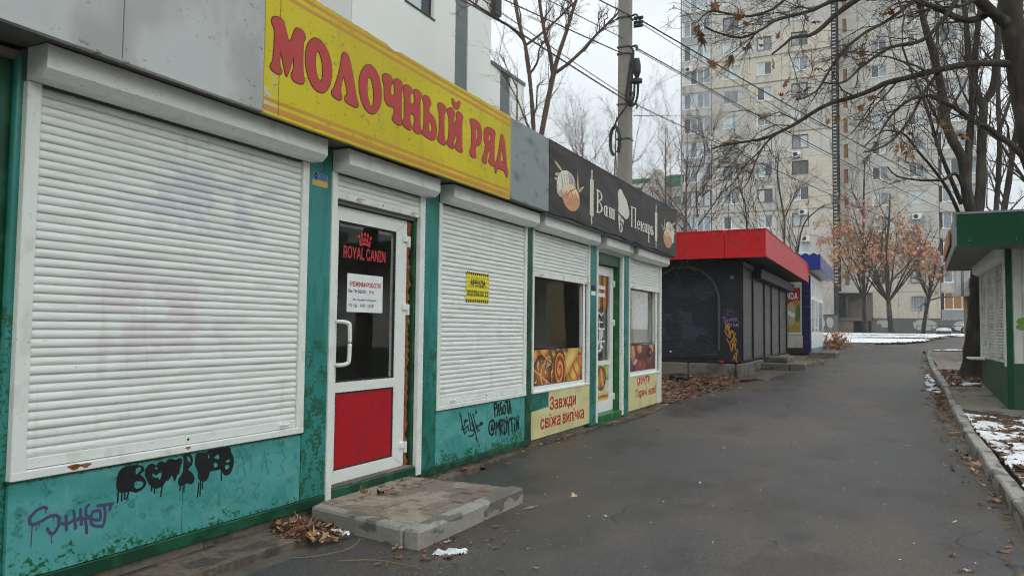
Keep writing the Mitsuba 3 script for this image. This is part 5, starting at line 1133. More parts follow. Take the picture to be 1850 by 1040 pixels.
put(SH, 'guide', mikit.ply(bx(-3.625, -3.585, yF - 0.01, yF + 0.09, 0.765, 2.05, 0.004), 'm_blackwall'))
put(SH, 'lock_knob', mikit.ply(cyl((-4.75, yF + 0.1, 0.84), (-4.75, yF + 0.05, 0.84), 0.02), 'm_pvc'))
add(K3, 'wall_panel', exf(sbox(-3.55, 0.625, xS + 0.01, 2.97), 0.01, yF - 0.002), 'm_blackwall')
add(K3, 'back_wall', bx(-7.6, -3.3, 27.2, 27.4, 0.3, 2.98), 'm_blackwall')
add(K3, 'side_wall', bx(-3.3, xS - 0.02, yF + 0.125, 27.4, 0.62, 2.98), 'm_blackwall')
Fn = key(f'{K3}__foundation')
x = -7.6
while x < -3.2:
    L = min(1.1, -3.05 - x)
    put(Fn, 'block', mikit.ply(bx(x, x + L - 0.02, yF - 0.05 + rng.normal(0, 0.01), yF + 0.4, -0.1, 0.60 + rng.normal(0, 0.008), 0.03), 'm_concrete')); x += 1.1
y = yF + 0.3
while y < 27.3:
    put(Fn, 'block', mikit.ply(bx(-3.5, xS + 0.03 + rng.normal(0, 0.006), y, y + 1.48, 0.0, 0.61 + rng.normal(0, 0.006), 0.03), 'm_concrete')); y += 1.5
edges = [18.36, 19.92, 21.85, 23.25, 25.05, 26.85]
for a, b in zip(edges[:-1], edges[1:]):
    sp = key(f'{K3}__side_shutter')
    stuffpart(put(sp, 'slats', mikit.ply(ribs(a + 0.05, b - 0.05, 0.70, 2.86, 0.05, 0.012, 'x', xS - 0.015), 'm_greyshutter')))
    put(sp, 'guide', mikit.ply(bx(xS - 0.018, xS + 0.03, a, a + 0.05, 0.66, 2.90, 0.004), 'm_blackwall'))
    put(sp, 'guide', mikit.ply(bx(xS - 0.018, xS + 0.03, b - 0.05, b, 0.66, 2.90, 0.004), 'm_blackwall'))
    put(sp, 'end_slat', mikit.ply(bx(xS - 0.018, xS + 0.004, a + 0.05, b - 0.05, 0.66, 0.70), 'm_greyshutter'))
add(K3, 'shutter_box', ext(Polygon([(2.72, xS), (2.66, xS + 0.05), (2.68, xS + 0.2), (2.92, xS + 0.22), (2.94, xS)]), 7.3, 'y', 20.0), 'm_blackwall')
add(K3, 'shutter_box', ext(Polygon([(2.86, xS), (2.86, xS + 0.03), (2.97, xS + 0.05), (2.97, xS)]), 1.55, 'y', 18.4), 'm_greymetal_dark')
R3 = key(f'{K3}__roof')
for a, b in ((-8.2, -6.28), (-6.27, -3.31), (-3.30, -2.425)):
    put(R3, 'fascia_panel', mikit.ply(bx(a, b, 17.50, 17.54, 2.985, 3.60, 0.004), 'm_redroof'))
for a, b in ((17.545, 18.95), (18.96, 20.75), (20.76, 22.9), (22.91, 25.1), (25.11, 27.4)):
    put(R3, 'fascia_panel', mikit.ply(bx(-2.46, -2.42, a, b, 3.0, 3.605, 0.004), 'm_redroof'))
for a, b in ((-8.2, -3.31), (-3.30, -2.41)):
    put(R3, 'edge_trim', mikit.ply(bx(a, b, 17.485, 17.50, 2.975, 3.005, 0.003), 'm_redroof')); put(R3, 'edge_trim', mikit.ply(bx(a, b, 17.488, 17.50, 3.575, 3.61, 0.003), 'm_redroof'))
for z_ in (2.985, 3.588):
    put(R3, 'edge_trim', mikit.ply(bx(-2.42, -2.405, 17.49, 27.4, z_, z_ + 0.028, 0.003), 'm_redroof'))
for a in np.arange(-7.9, -2.5, 0.62):
    for z_ in (3.04, 3.54):
        put(R3, 'screw', mikit.ply(cyl((a, 17.50, z_), (a, 17.494, z_), 0.011, 8), 'm_greymetal'))
put(R3, 'soffit', mikit.ply(bx(-8.2, -2.462, 17.545, 27.4, 3.02, 3.06), 'm_blackwall'))
put(R3, 'deck', mikit.ply(bx(-8.2, -2.462, 17.545, 27.4, 3.50, 3.54), 'm_blackwall'))
put(R3, 'wiring', mikit.ply(cat([tube([(-4.9, 17.9, 3.0), (-4.6, 17.9, 2.94), (-4.2, 17.95, 2.99), (-3.9, 18.0, 2.95), (-3.6, 18.1, 3.0)], 0.012, 5, 24), tube([(-4.5, 18.0, 3.0), (-4.35, 18.05, 2.92), (-4.2, 18.1, 3.0)], 0.010, 5, 16)]), 'm_cable'))
gx = lambda l: [(-3.708 + 0.00145 * a, 2.09 - 0.001475 * b) for a, b in l]
add(K3, 'graffiti', exf(strokes([gx(l) for l in ([(195, 370), (190, 480), (230, 380), (225, 500), (250, 430), (240, 560), (280, 490), (260, 600)], [(180, 495), (200, 550), (250, 610)], [(250, 560), (300, 500), (320, 560), (345, 530), (290, 640), (330, 600), (360, 665)], [(205, 630), (245, 690), (285, 820), (300, 730), (270, 660), (330, 650), (300, 760), (345, 690), (335, 780)], [(345, 790), (370, 790), (375, 830), (340, 850), (305, 950)], [(365, 850), (350, 960), (330, 900), (365, 985)])], 0.028), 0.002, yF - 0.0125), 'm_spray_orange')
add(K3, 'graffiti', exf(strokes([gx(l) for l in ([(140, 290), (185, 280), (170, 320), (190, 345), (155, 360)], [(210, 310), (235, 330), (215, 355), (205, 330)], [(250, 350), (260, 300), (280, 340), (300, 290), (320, 350)], [(335, 350), (335, 295), (370, 300), (360, 330), (395, 360)],)], 0.016), 0.002, yF - 0.0125), 'm_spray_pink')
add(K3, 'graffiti', exf(strokes([gx(l) for l in ([(250, 380), (260, 430), (290, 400), (255, 385)], [(310, 430), (320, 380), (340, 430)], [(355, 430), (360, 385), (390, 400), (365, 410), (395, 435)],)], 0.016), 0.002, yF - 0.0125), 'm_spray_pink')
add(K3, 'graffiti', exf(strokes([gx(l) for l in ([(170, 180), (230, 190), (210, 230)], [(220, 150), (250, 210), (280, 150), (320, 225)], [(200, 240), (290, 260)])], 0.02), 0.002, yF - 0.0125), 'm_spray_lilac')
add(K3, 'plate', exf(sbox(-3.32, 2.57, -3.25, 2.63), 0.006, yF - 0.0125), 'm_greymetal')
e3 = thing('concrete_step', 'upper of the two stacked concrete slabs at the grey shutters of the black kiosk', 'step')
add(e3, 'slab', bx(-3.05, -2.45, 21.6, 23.3, 0.525, 0.665, 0.015), 'm_concrete')
e4 = thing('concrete_step', 'lower and wider of the two stacked concrete slabs beside the black kiosk', 'step')
for a, b in ((-3.05, -2.36), (-2.345, -1.97)):
    add(e4, 'slab', bx(a, b, 21.1, 23.5, 0.30, 0.523, 0.015), 'm_concrete')
bag = trimesh.creation.icosphere(3, 0.16); v = np.asarray(bag.vertices); v = v * [1.5, 1, 0.55] * (0.75 + 0.5 * meshkit.fbm(v * 9 + 3, 3))[:, None] + [-4.30, 17.4, 0.30]
lab(put('', 'rubbish_bag', mikit.ply((v, bag.faces), 'm_black', True)), 'small crumpled black bag lying on the leaves before the black kiosk', 'bag')
rag = trimesh.creation.icosphere(3, 0.045); v = np.asarray(rag.vertices); v = v * [1.6, 0.8, 0.7] * (0.7 + 0.6 * meshkit.fbm(v * 22, 3))[:, None] + [-3.52, 18.24, 0.635]
lab(put('', 'red_rag', mikit.ply((v, rag.faces), 'm_red_panel', True)), 'small red rag on the foundation ledge of the black kiosk', 'rag')

# ------------------------------------------------------------------ the blue kiosk behind it
K4 = thing('blue_kiosk', 'small blue and white kiosk behind the black kiosk', 'kiosk')
yB, xB, z0 = 28.3, -2.45, 0.60
add(K4, 'body', bx(-5.4, xB - 0.05, yB + 0.06, 34.2, z0, 3.40), 'm_whitewall')
add(K4, 'foundation', bx(-5.4, xB - 0.1, yB + 0.05, 34.1, 0.3, z0 - 0.003), 'm_dark')
for i in range(7):
    z_ = z0 + 0.40 * i
    add(K4, 'tile', bx(-2.725, xB, yB, yB + 0.30, z_ + 0.004, min(z_ + 0.396, 3.3), 0.004), 'm_bluetile')
add(K4, 'front_frame', exf(sbox(-4.6, 0.80, -2.735, 3.3).difference(sbox(-4.3, 1.33, -2.78, 2.88)), 0.05, yB + 0.055), 'm_whitewall')
add(K4, 'ledge', bx(-4.6, -2.735, yB - 0.03, yB + 0.02, 1.26, 1.32, 0.004), 'm_white')
stuffpart(add(K4, 'cladding', cat([bx(a, a + 0.085, yB - 0.004, yB + 0.01, 0.80, 1.24) for a in np.arange(-4.5, -2.75, 0.09)]), 'm_whitewall'))
add(K4, 'base_board', bx(-4.6, -2.735, yB - 0.002, yB + 0.05, z0, 0.795), 'm_dark')
ad = thing('drink_advert', 'faded drink advert with white letters on red in the window of the blue kiosk', 'poster')
ya = yB + 0.03
add(ad, 'sheet', exf(sbox(-4.28, 1.34, -2.785, 2.87), 0.01, ya), 'm_juice')
add(ad, 'red_band', exf(Polygon([(-4.28, 2.30), (-3.3, 2.25), (-3.0, 2.45), (-2.785, 2.42), (-2.785, 2.87), (-4.28, 2.87)]), 0.002, ya - 0.0105), 'm_juicered')
add(ad, 'lettering', text_front('ANDA', -3.36, ya - 0.013, 2.48, 0.22, 0.50), 'm_paper')
add(ad, 'leaves', exf(Polygon(chaikin([(-2.79, 1.75), (-2.95, 1.68), (-2.98, 2.0), (-2.86, 2.3), (-2.79, 2.3)], 2)), 0.002, ya - 0.0105), 'm_juicegreen')
add(ad, 'bottle', exf(Polygon(chaikin([(-3.18, 1.5), (-2.98, 1.55), (-2.92, 2.1), (-3.02, 2.4), (-3.14, 2.38), (-3.24, 2.1)], 2)), 0.002, ya - 0.013), 'm_cream2')
add(ad, 'bottle_label', exf(Polygon([(-3.2, 1.95), (-2.97, 1.82), (-2.95, 1.98), (-3.18, 2.1)]), 0.002, ya - 0.0155), 'm_paper')
for a, b in ((28.64, 30.1), (30.16, 31.4), (31.46, 33.9)):
    W4 = key(f'{K4}__side_window')
    put(W4, 'frame', mikit.ply(ext(sbox(a, 0.78, b, 3.3).difference(unary_union([sbox(a + 0.14, 1.35, b - 0.14, 2.5), sbox(a + 0.14, 2.6, b - 0.14, 3.2)])), 0.05, 'x', xB - 0.05), 'm_white'))
    put(W4, 'pane', mikit.ply(bx(xB - 0.045, xB - 0.02, a + 0.14, b - 0.14, 1.35, 2.5), 'm_pane'))
    put(W4, 'fanlight', mikit.ply(bx(xB - 0.045, xB - 0.02, a + 0.14, b - 0.14, 2.6, 3.2), 'm_whitewall'))
    put(W4, 'base_strip', mikit.ply(bx(xB - 0.04, xB + 0.006, a, b, z0, 0.775), 'm_lightblue'))
add(K4, 'door_pull', tube([(xB, 30.3, 1.9), (xB + 0.06, 30.3, 1.9), (xB + 0.06, 30.3, 1.5), (xB, 30.3, 1.5)], 0.02, 8, 16), 'm_white')
R4 = key(f'{K4}__roof')
put(R4, 'front_fascia', mikit.ply(bx(-5.4, -2.085, 27.80, 27.84, 3.45, 3.95, 0.004), 'm_blueroof'))
put(R4, 'side_fascia', mikit.ply(bx(-2.12, -2.08, 27.845, 34.4, 3.45, 3.95, 0.004), 'm_bluegrey'))
put(R4, 'soffit', mikit.ply(bx(-5.4, -2.122, 27.845, 34.4, 3.46, 3.49), 'm_whitewall'))
wv = np.linspace(-5.4, -2.085, 90)
put(R4, 'corrugated_sheet', mikit.ply(exf(Polygon([(a, 3.955 + 0.035 * (1 + math.sin(a * 24))) for a in wv] + [(a, 3.95) for a in wv[::-1]]), 0.3, 28.1), 'm_bluetile'))
e5 = thing('concrete_step', 'single concrete slab on the path by the side windows of the blue kiosk', 'step')
add(e5, 'slab', bx(-2.36, -1.55, 26.6, 28.6, 0.40, 0.70, 0.02), 'm_concrete')

# ------------------------------------------------------------------ the green kiosk on the right
K5 = thing('green_kiosk', 'white kiosk with a green base and a green flat roof on the right', 'kiosk')
xG, yG = 1.65, 14.28
add(K5, 'base', bx(xG, 4.6, yG, 18.1, 0.05, 0.885, 0.004), 'm_greenbase')
add(K5, 'body', bx(xG + 0.03, 4.57, yG + 0.03, 18.07, 0.887, 2.70), 'm_whitewall')
for a in np.arange(xG + 0.085, 4.5, 0.125):
    add(K5, 'wall_board', bx(a, a + 0.121, yG, yG + 0.028, 0.89, 2.695, 0.006), 'm_whitewall')
add(K5, 'corner_post', bx(xG - 0.008, xG + 0.075, yG - 0.008, yG + 0.04, 0.2, 2.70, 0.006), 'm_greenfascia')
for j, (a, b) in enumerate(((14.42, 15.55), (15.60, 16.75), (16.80, 17.95))):
    sp = key(f'{K5}__roller_shutter')
    s = mikit.ply(ext(Polygon([(0, 0), (0.004, -0.004), (0.02, -0.013), (0.04, -0.010), (0.05, 0), (0.05, 0.004), (0, 0.004)]), b - a, 'y', a), 'm_shutter_old')
    z_ = 0.95
    while z_ < 2.50:
        put(sp, 'slat', {**s, 'to_world': T().translate([xG + 0.012, 0, z_])}); z_ += 0.0515
    put(sp, 'end_slat', mikit.ply(bx(xG - 0.01, xG + 0.01, a, b, 0.885, 0.945, 0.004), 'm_shutter_old'))
    put(sp, 'guide', mikit.ply(bx(xG - 0.03, xG + 0.02, b, b + 0.045, 0.886, 2.56, 0.004), 'm_white'))
    put(sp, 'lock_knob', mikit.ply(cyl((xG - 0.01, a + 0.2, 0.915), (xG - 0.05, a + 0.2, 0.915), 0.015), 'm_pvc'))
add(K5, 'guide', bx(xG - 0.03, xG + 0.02, 14.30, 14.415, 0.84, 2.60, 0.004), 'm_white')
add(K5, 'shutter_box', ext(Polygon([(2.50, xG), (2.50, xG - 0.06), (2.55, xG - 0.14), (2.70, xG - 0.15), (2.70, xG)]), 3.7, 'y', 14.33), 'm_white')
add(K5, 'ledge', bx(xG - 0.26, xG - 0.004, 17.3, 18.25, 0.85, 0.885, 0.005), 'm_white')
plan = Polygon([(0.92, 13.5), (4.9, 13.5), (4.9, 18.8), (1.09, 18.8)])
R5 = key(f'{K5}__roof')
put(R5, 'soffit', mikit.ply(ext(plan.buffer(-0.03), 0.03, 'z', 2.69), 'm_soffit'))
put(R5, 'deck', mikit.ply(ext(plan.buffer(-0.03), 0.03, 'z', 3.14), 'm_greenfascia'))
for a, b in ((0.935, 2.18), (2.186, 3.55), (3.556, 4.9)):
    put(R5, 'front_fascia', mikit.ply(bx(a, b, 13.485 + rng.normal(0, 0.002), 13.515, 2.68, 3.19, 0.004), 'm_greenfascia'))
put(R5, 'lip', mikit.ply(bx(0.93, 4.9, 13.470, 13.485, 2.67, 2.70, 0.003), 'm_greenfascia'))
put(R5, 'cap_trim', mikit.ply(bx(0.93, 4.9, 13.472, 13.485, 3.165, 3.20, 0.003), 'm_greymetal'))
for a in np.arange(1.1, 4.8, 0.6):
    put(R5, 'screw', mikit.ply(cyl((a, 13.486, 2.76), (a, 13.480, 2.76), 0.010, 8), 'm_greymetal'))
put(R5, 'edge_trim', mikit.ply(ext(LineString([(0.925, 13.49), (1.09, 18.8)]).buffer(0.014, cap_style='flat'), 0.51, 'z', 2.68), 'm_greymetal'))
put(R5, 'back_fascia', mikit.ply(bx(1.1, 4.9, 18.79, 18.82, 2.68, 3.19), 'm_greenfascia'))
sg = thing('brown_signboard', 'brown sign board seen edge on along the street side of the green roof', 'sign board')
add(sg, 'panel', ext(LineString([(0.925, 14.9), (1.04, 18.5)]).buffer(0.010, cap_style='flat'), 0.25, 'z', 2.85), 'm_board_orange')
lf = thing('leaf_sticker', 'green leaf sticker on the white wall of the green roofed kiosk at the right edge', 'sticker')
for cx, cz, an, r_ in ((1.86, 1.555, 12, 0.10), (1.84, 1.455, -8, 0.085), (1.98, 1.50, 60, 0.11)):
    L_ = affinity.rotate(Polygon(chaikin([(cx - r_, cz), (cx - r_ * 0.5, cz + r_ * 0.6), (cx + r_ * 0.5, cz + r_ * 0.55), (cx + r_, cz), (cx + r_ * 0.5, cz - r_ * 0.5), (cx - r_ * 0.5, cz - r_ * 0.5)], 2)), an)
    add(lf, 'leaf', exf(L_, 0.002, yG - 0.0005), 'm_leafprint')

# ------------------------------------------------------------------ the beige kiosk beyond
K6 = thing('beige_kiosk', 'narrow beige kiosk with brick pilasters and a white box sign beyond the leaning trunk', 'kiosk')
add(K6, 'body', bx(1.86, 5.5, 24.25, 24.9, 0.4, 3.3), 'm_beige')
add(K6, 'rear_body', bx(2.35, 5.5, 24.902, 31.0, 0.4, 3.3), 'm_whitewall')
for a in (25.3, 27.2, 29.1):
    sw = key(f'{K6}__side_window')
    put(sw, 'frame', mikit.ply(ext(sbox(a, 1.2, a + 1.6, 2.7).difference(unary_union([sbox(a + 0.08, 1.28, a + 0.76, 2.62), sbox(a + 0.84, 1.28, a + 1.52, 2.62)])), 0.04, 'x', 2.31), 'm_white'))
    put(sw, 'pane', mikit.ply(bx(2.33, 2.345, a + 0.08, a + 1.52, 1.28, 2.62), 'm_pane_dark'))
for a in (1.83, 1.93, 2.03, 2.20, 2.45):
    ps = key(f'{K6}__pilaster')
    for i, z_ in enumerate(np.arange(0.62, 2.5, 0.16)):
        put(ps, 'brick', mikit.ply(bx(a, a + 0.06, 24.18, 24.25, z_ + 0.005, z_ + 0.155, 0.004), 'm_beige'))
add(K6, 'base', bx(1.81, 5.5, 24.16, 24.95, 0.3, 1.0, 0.01), 'm_brick')
bxs = thing('box_sign', 'white box sign overhanging the front of the beige kiosk', 'sign')
for a, b in ((1.625, 1.74), (1.745, 1.80), (1.805, 2.0)):
    add(bxs, 'panel', bx(a, b, 24.0, 24.16, 2.36, 3.06, 0.006), 'm_whitewall' if b < 1.75 or b > 1.9 else 'm_greymetal')
add(bxs, 'side_panel', bx(1.63, 1.66, 24.165, 24.7, 2.36, 3.06), 'm_whitewall')
aw = thing('canopy', 'small dark metal canopy under the white box sign of the beige kiosk', 'canopy')
cm = trimesh.Trimesh([[1.86, 23.5, 2.58], [2.6, 23.5, 2.58], [2.6, 24.0, 2.84], [1.93, 24.0, 2.84], [1.86, 23.5, 2.56], [2.6, 23.5, 2.56], [2.6, 24.0, 2.80], [1.93, 24.0, 2.80]], [[0, 1, 2], [0, 2, 3], [4, 6, 5], [4, 7, 6], [0, 4, 5], [0, 5, 1], [0, 3, 7], [0, 7, 4]], process=False)
add(aw, 'sheet', cm, 'm_greymetal_dark')
add(aw, 'bracket', cat([cyl((2.1, 23.55, 2.57), (2.1, 24.1, 2.45), 0.015), cyl((2.45, 23.55, 2.57), (2.45, 24.1, 2.45), 0.015)]), 'm_dark')

# ------------------------------------------------------------------ pole and overhead cables
PX, PY = -5.06, 15.72
U1 = thing('utility_pole', 'square concrete utility pole standing behind the bakery kiosk', 'pole')
pm = bx(PX - 0.15, PX + 0.15, PY - 0.14, PY + 0.14, -0.2, 11.5, 0.03)
v = np.asarray(pm.vertices).copy(); tp = 1 - 0.22 * np.clip(v[:, 2], 0, 12) / 11.5
v[:, 0] = PX + (v[:, 0] - PX) * tp; v[:, 1] = PY + (v[:, 1] - PY) * tp
add(U1, 'shaft', trimesh.Trimesh(v, pm.faces, process=False), 'm_pole')
for z_ in (8.05, 7.4, 7.25, 6.15, 5.4):
    add(U1, 'clamp', bx(PX - 0.148, PX + 0.148, PY - 0.14, PY + 0.14, z_, z_ + 0.035, 0.004), 'm_greymetal_dark')
for z_ in (8.1, 7.42, 6.16):
    add(U1, 'hook', tube([(PX + 0.12, PY, z_), (PX + 0.24, PY - 0.02, z_ + 0.02), (PX + 0.28, PY - 0.03, z_ - 0.04), (PX + 0.25, PY - 0.03, z_ - 0.1)], 0.02, 6, 16), 'm_dark')
for z_ in (8.02, 7.93, 7.85):
    add(U1, 'insulator', cyl((PX + 0.22, PY - 0.05, z_), (PX + 0.42, PY - 0.12, z_ - 0.03), 0.035, 10), 'm_dark')
sc_ = thing('splice_closure', 'black cable splice cylinder hanging on the right side of the concrete pole', 'cable box')
add(sc_, 'body', tube([(PX + 0.29, PY - 0.1, 6.68), (PX + 0.29, PY - 0.1, 6.72), (PX + 0.29, PY - 0.1, 7.02), (PX + 0.29, PY - 0.1, 7.12)], [0.03, 0.085, 0.085, 0.055], 16, 20), 'm_black', True)
add(sc_, 'collar', cyl((PX + 0.29, PY - 0.1, 6.60), (PX + 0.29, PY - 0.1, 6.67), 0.115, 16), 'm_black')
for dx_ in (-0.05, 0.03):
    add(sc_, 'lead', tube([(PX + 0.29 + dx_, PY - 0.1, 6.60), (PX + 0.28 + dx_, PY - 0.1, 6.35), (PX + 0.20 + dx_, PY - 0.12, 6.12), (PX + 0.12 + dx_, PY - 0.14, 6.30), (PX + 0.15 + dx_, PY - 0.13, 6.60), (PX + 0.22, PY - 0.12, 7.30)], 0.026, 7, 40), 'm_black', True)
co = thing('cable_coil', 'spare loop of black cable tied to the left side of the concrete pole', 'cable')
add(co, 'coil', cat([tube([(PX - 0.16 - 0.10 * math.sin(a) - 0.01 * j, PY - 0.16 - 0.008 * j, 5.37 - 0.32 * math.cos(a)) for a in np.linspace(0.3, 5.6, 14)], 0.022, 6, 50) for j in range(3)]), 'm_black', True)
add(co, 'tail', tube([(PX - 0.2, PY - 0.16, 5.62), (PX - 0.1, PY - 0.2, 5.85), (PX + 0.1, PY - 0.2, 6.1), (PX + 0.2, PY - 0.12, 6.4)], 0.018, 6, 20), 'm_black', True)


def cable(a, b, sag, r, label):
    t = np.linspace(0, 1, 40)[:, None]
    p = np.array(a) * (1 - t) + np.array(b) * t; p[:, 2] -= 4 * sag * (t * (1 - t))[:, 0]
    k = put('', 'overhead_cable', mikit.ply(tubes(p[None], np.full((1, 40), r), 5), 'm_cable'))
    lab(k, label, 'cable', 'overhead cables tied to the concrete pole')


for a, b, sag, r, lb in CABLES:
    cable(a, b, sag, r, lb)

# ------------------------------------------------------------------ the tower block
AP = thing('apartment_building', 'tall grey and cream panel tower block with many windows at the end of the path', 'apartment building')
rw = np.random.default_rng(11)


def apt_window(x0, x1, z0, z1, y, dark=None, mull=None, boarded=False):
    Wk = key(f'{AP}__window')
    mull = mull or (2 if x1 - x0 < 2 else 4)
    h = []
    w = 0.085
    ew = (x1 - x0 - w) / mull
    for i in range(mull):
        h.append(sbox(x0 + w + i * ew, z0 + w, x0 + (i + 1) * ew, z1 - w))
    fr = sbox(x0, z0, x1, z1).difference(unary_union(h))
    dark = rw.random() < 0.10 if dark is None else dark
    put(Wk, 'frame', mikit.ply(exf(fr, 0.08, y + 0.20), 'm_rustbrown' if dark else 'm_pvc'))
    cz = rw.random()
    for i, hh in enumerate(h):
        a, b, c, d = hh.bounds
        r = rw.random()
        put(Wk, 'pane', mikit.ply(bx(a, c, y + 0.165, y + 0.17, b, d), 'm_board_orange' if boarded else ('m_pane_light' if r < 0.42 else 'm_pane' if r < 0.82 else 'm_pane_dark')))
    put(Wk, 'sill', mikit.ply(bx(x0 - 0.05, x1 + 0.05, y - 0.06, y + 0.10, z0 - 0.06, z0 - 0.003), 'm_pvc' if not dark else 'm_greymetal'))
    return Wk


def panel(x0, x1, z0, z1, holes, y, bs):
    p = sbox(x0 + 0.012, z0 + 0.012, x1 - 0.012, z1 - 0.012)
    for h in holes: p = p.difference(sbox(*h))
    add(AP, 'panel', exf(p, 0.25, y + 0.25 + rw.normal(0, 0.006)), bs)


YL, YR = 85.0, 89.0
add(AP, 'left_core', bx(-20.6, -5.15, YL + 0.26, 99, 0.8, 44), 'm_apt_dark')
add(AP, 'right_core', bx(-5.13, 8.2, YR + 0.26, 103, 0.8, 44), 'm_apt_dark')
cream = {(9, 0), (9, 1), (9, 2), (8, 1), (10, 2), (4, 2), (5, 2)}
for k in range(0, 14):
    zb = 4.06 + 2.76 * k
    bays = ((-17.42, -13.55), (-13.55, -10.05), (-10.05, -5.12))
    for j, ((a, b), (wx0, wx1)) in enumerate(zip(bays, ((-16.17, -14.5), (-12.58, -11.04), (-9.07, -7.42)))):
        panel(a, b, zb - 0.92, zb + 1.84, [(wx0, zb, wx1, zb + 1.42)], YL, f'm_apt_{1 if (k, j) in cream else (0 if rw.random() < 0.6 else 2)}')
        apt_window(wx0, wx1, zb, zb + 1.42, YL, dark=(k, j) in {(6, 0), (6, 1), (6, 2), (5, 0), (8, 2)} or None)
    add(AP, 'parapet', exf(sbox(-20.62, zb - 0.92, -17.5, zb - 0.10), 0.16, YL + 0.10), ('m_apt_0', 'm_apt_2', 'm_greypanel_far')[int(rw.integers(3)) if k < 12 else 2])
    add(AP, 'loggia_slab', bx(-20.66, -17.45, YL - 0.08, YL + 0.4, zb - 1.05, zb - 0.93), 'm_apt_2')
    apt_window(-20.5, -17.52, zb - 0.09, zb + 1.66, YL - 0.05, mull=4, dark=(k in (2, 4)) or None)
    add(AP, 'loggia_wall', exf(sbox(-20.62, zb + 1.66, -17.46, zb + 1.71), 0.1, YL + 0.1), 'm_apt_2')
for z_, x0_, x1_ in ((30.9, -17.4, -5.1), (28.0, -17.4, -5.1), (22.4, -10.0, -5.1), (14.1, -17.4, -5.1)):
    add(AP, 'joint_strip', bx(x0_, x1_, YL - 0.05, YL - 0.008, z_, z_ + 0.10), 'm_apt_seam')
add(AP, 'downpipe', tubes([[[-20.72, YL - 0.1, z_] for z_ in (1.5, 15, 30, 44)]], np.full((1, 4), 0.10), 8), 'm_greymetal')
stuffpart(add(AP, 'corner_bars', cat([bx(-5.02, -4.70, YL + 0.02, YL + 0.1, z_, z_ + 0.12) for z_ in np.arange(6.4, 44, 0.36)]), 'm_apt_2'))
add(AP, 'corner_strip', bx(-5.10, -4.66, YL + 0.101, YL + 0.3, 1.2, 44), 'm_dark')
for k in range(1, 13, 2):
    add(AP, 'flashing', exf(Polygon([(-5.35, 7.4 + 2.76 * k), (-5.12, 5.8 + 2.76 * k), (-5.12, 7.0 + 2.76 * k)]), 0.04, YL - 0.03), 'm_greymetal')
add(AP, 'plinth', exf(sbox(-20.6, 0.8, -4.7, 3.1), 0.3, YL + 0.25), 'm_apt_plinth')
for x0_, x1_ in ((-7.0, -6.0), (-5.8, -5.2), (-10.5, -8.6)):
    add(AP, 'paint_patch', exf(Polygon(chaikin([(x0_, 1.9), (x1_, 1.7), (x1_ + 0.05, 2.8), (x0_ - 0.05, 2.9)], 2)), 0.01, YL - 0.055), 'm_apt_pale')
for k in range(0, 14):
    zb = 3.75 + 2.735 * k
    for j, ((a, b), wn) in enumerate((((-4.62, -2.75), None), ((-2.75, 0.85), (-1.48, 0.05)), ((0.85, 4.65), (1.97, 3.39)))):
        if k == 0 and j == 0: continue
        if k == 0 and j == 1:
            panel(-1.6, b, zb - 0.90, zb + 1.825, [], YR, 'm_apt_1'); continue
        bs = f'm_apt_{1 if (k <= 1 and j == 2) else (0 if rw.random() < 0.65 else 2)}'
        if wn:
            panel(a, b, zb - 0.90, zb + 1.825, [(wn[0], zb, wn[1], zb + 1.36)], YR, bs)
            apt_window(wn[0], wn[1], zb, zb + 1.36, YR, dark=(k in (1, 2)) or None)
        else:
            panel(a, b, zb - 0.90, zb + 1.825, [(-4.22, zb - 0.15, -3.80, zb + 1.35)], YR, bs)
            add(AP, 'vent_panel', exf(sbox(-4.215, zb - 0.145, -3.805, zb + 1.345), 0.1, YR + 0.2), 'm_vent')
    add(AP, 'parapet', exf(sbox(4.7, zb - 0.92, 8.2, zb - 0.02), 0.16, YR + 0.1), 'm_greypanel_far' if k == 0 else ('m_apt_0', 'm_apt_2')[int(rw.integers(2))])
    if k == 0:
        stuffpart(add(AP, 'cladding', cat([bx(4.72, 8.2, YR - 0.10, YR - 0.062, 2.86 + 0.13 * i, 2.97 + 0.13 * i) for i in range(7)]), 'm_greypanel_far'))
    apt_window(4.95, 8.1, zb + 0.0, zb + 1.7, YR - 0.03, mull=4, boarded=(k == 0), dark=False if k == 0 else None)
    add(AP, 'loggia_slab', bx(4.68, 8.25, YR - 0.1, YR + 0.4, zb - 1.03, zb - 0.93), 'm_apt_2')
grl = key(f'{AP}__window_grille')
for a in np.arange(2.0, 3.45, 0.13):
    put(grl, 'bar', mikit.ply(bx(a, a + 0.025, YR - 0.10, YR - 0.075, 3.7, 5.15), 'm_dark'))
add(AP, 'plinth', exf(sbox(-1.6, 0.8, 8.2, 2.84), 0.3, YR + 0.22), 'm_apt_plinth')
for pts in ([(2.2, 1.6), (4.3, 1.7), (4.2, 2.7), (2.1, 2.72)], [(5.8, 1.6), (7.4, 1.7), (7.4, 2.6), (5.7, 2.6)], [(-1.5, 1.9), (0.2, 1.9), (0.3, 2.6), (-1.4, 2.7)]):
    add(AP, 'paint_patch', exf(Polygon(chaikin(pts, 2)), 0.01, YR - 0.082), 'm_apt_pale')
EN = key(f'{AP}__entrance')
put(EN, 'wall', mikit.ply(exf(sbox(-5.0, 2.9, -1.62, 5.6).difference(sbox(-4.9, 2.95, -3.9, 5.2)), 0.25, YR + 0.22), 'm_apt_brown'))
put(EN, 'door', mikit.ply(bx(-4.85, -4.2, YR + 0.15, YR + 0.2, 2.95, 5.15), 'm_dark'))
put(EN, 'door_glass', mikit.ply(bx(-4.18, -3.92, YR + 0.15, YR + 0.2, 2.95, 5.15), 'm_pane'))
put(EN, 'pillar', mikit.ply(bx(-2.3, -2.0, YR - 1.9, YR - 1.6, 1.3, 5.4), 'm_apt_plinth'))
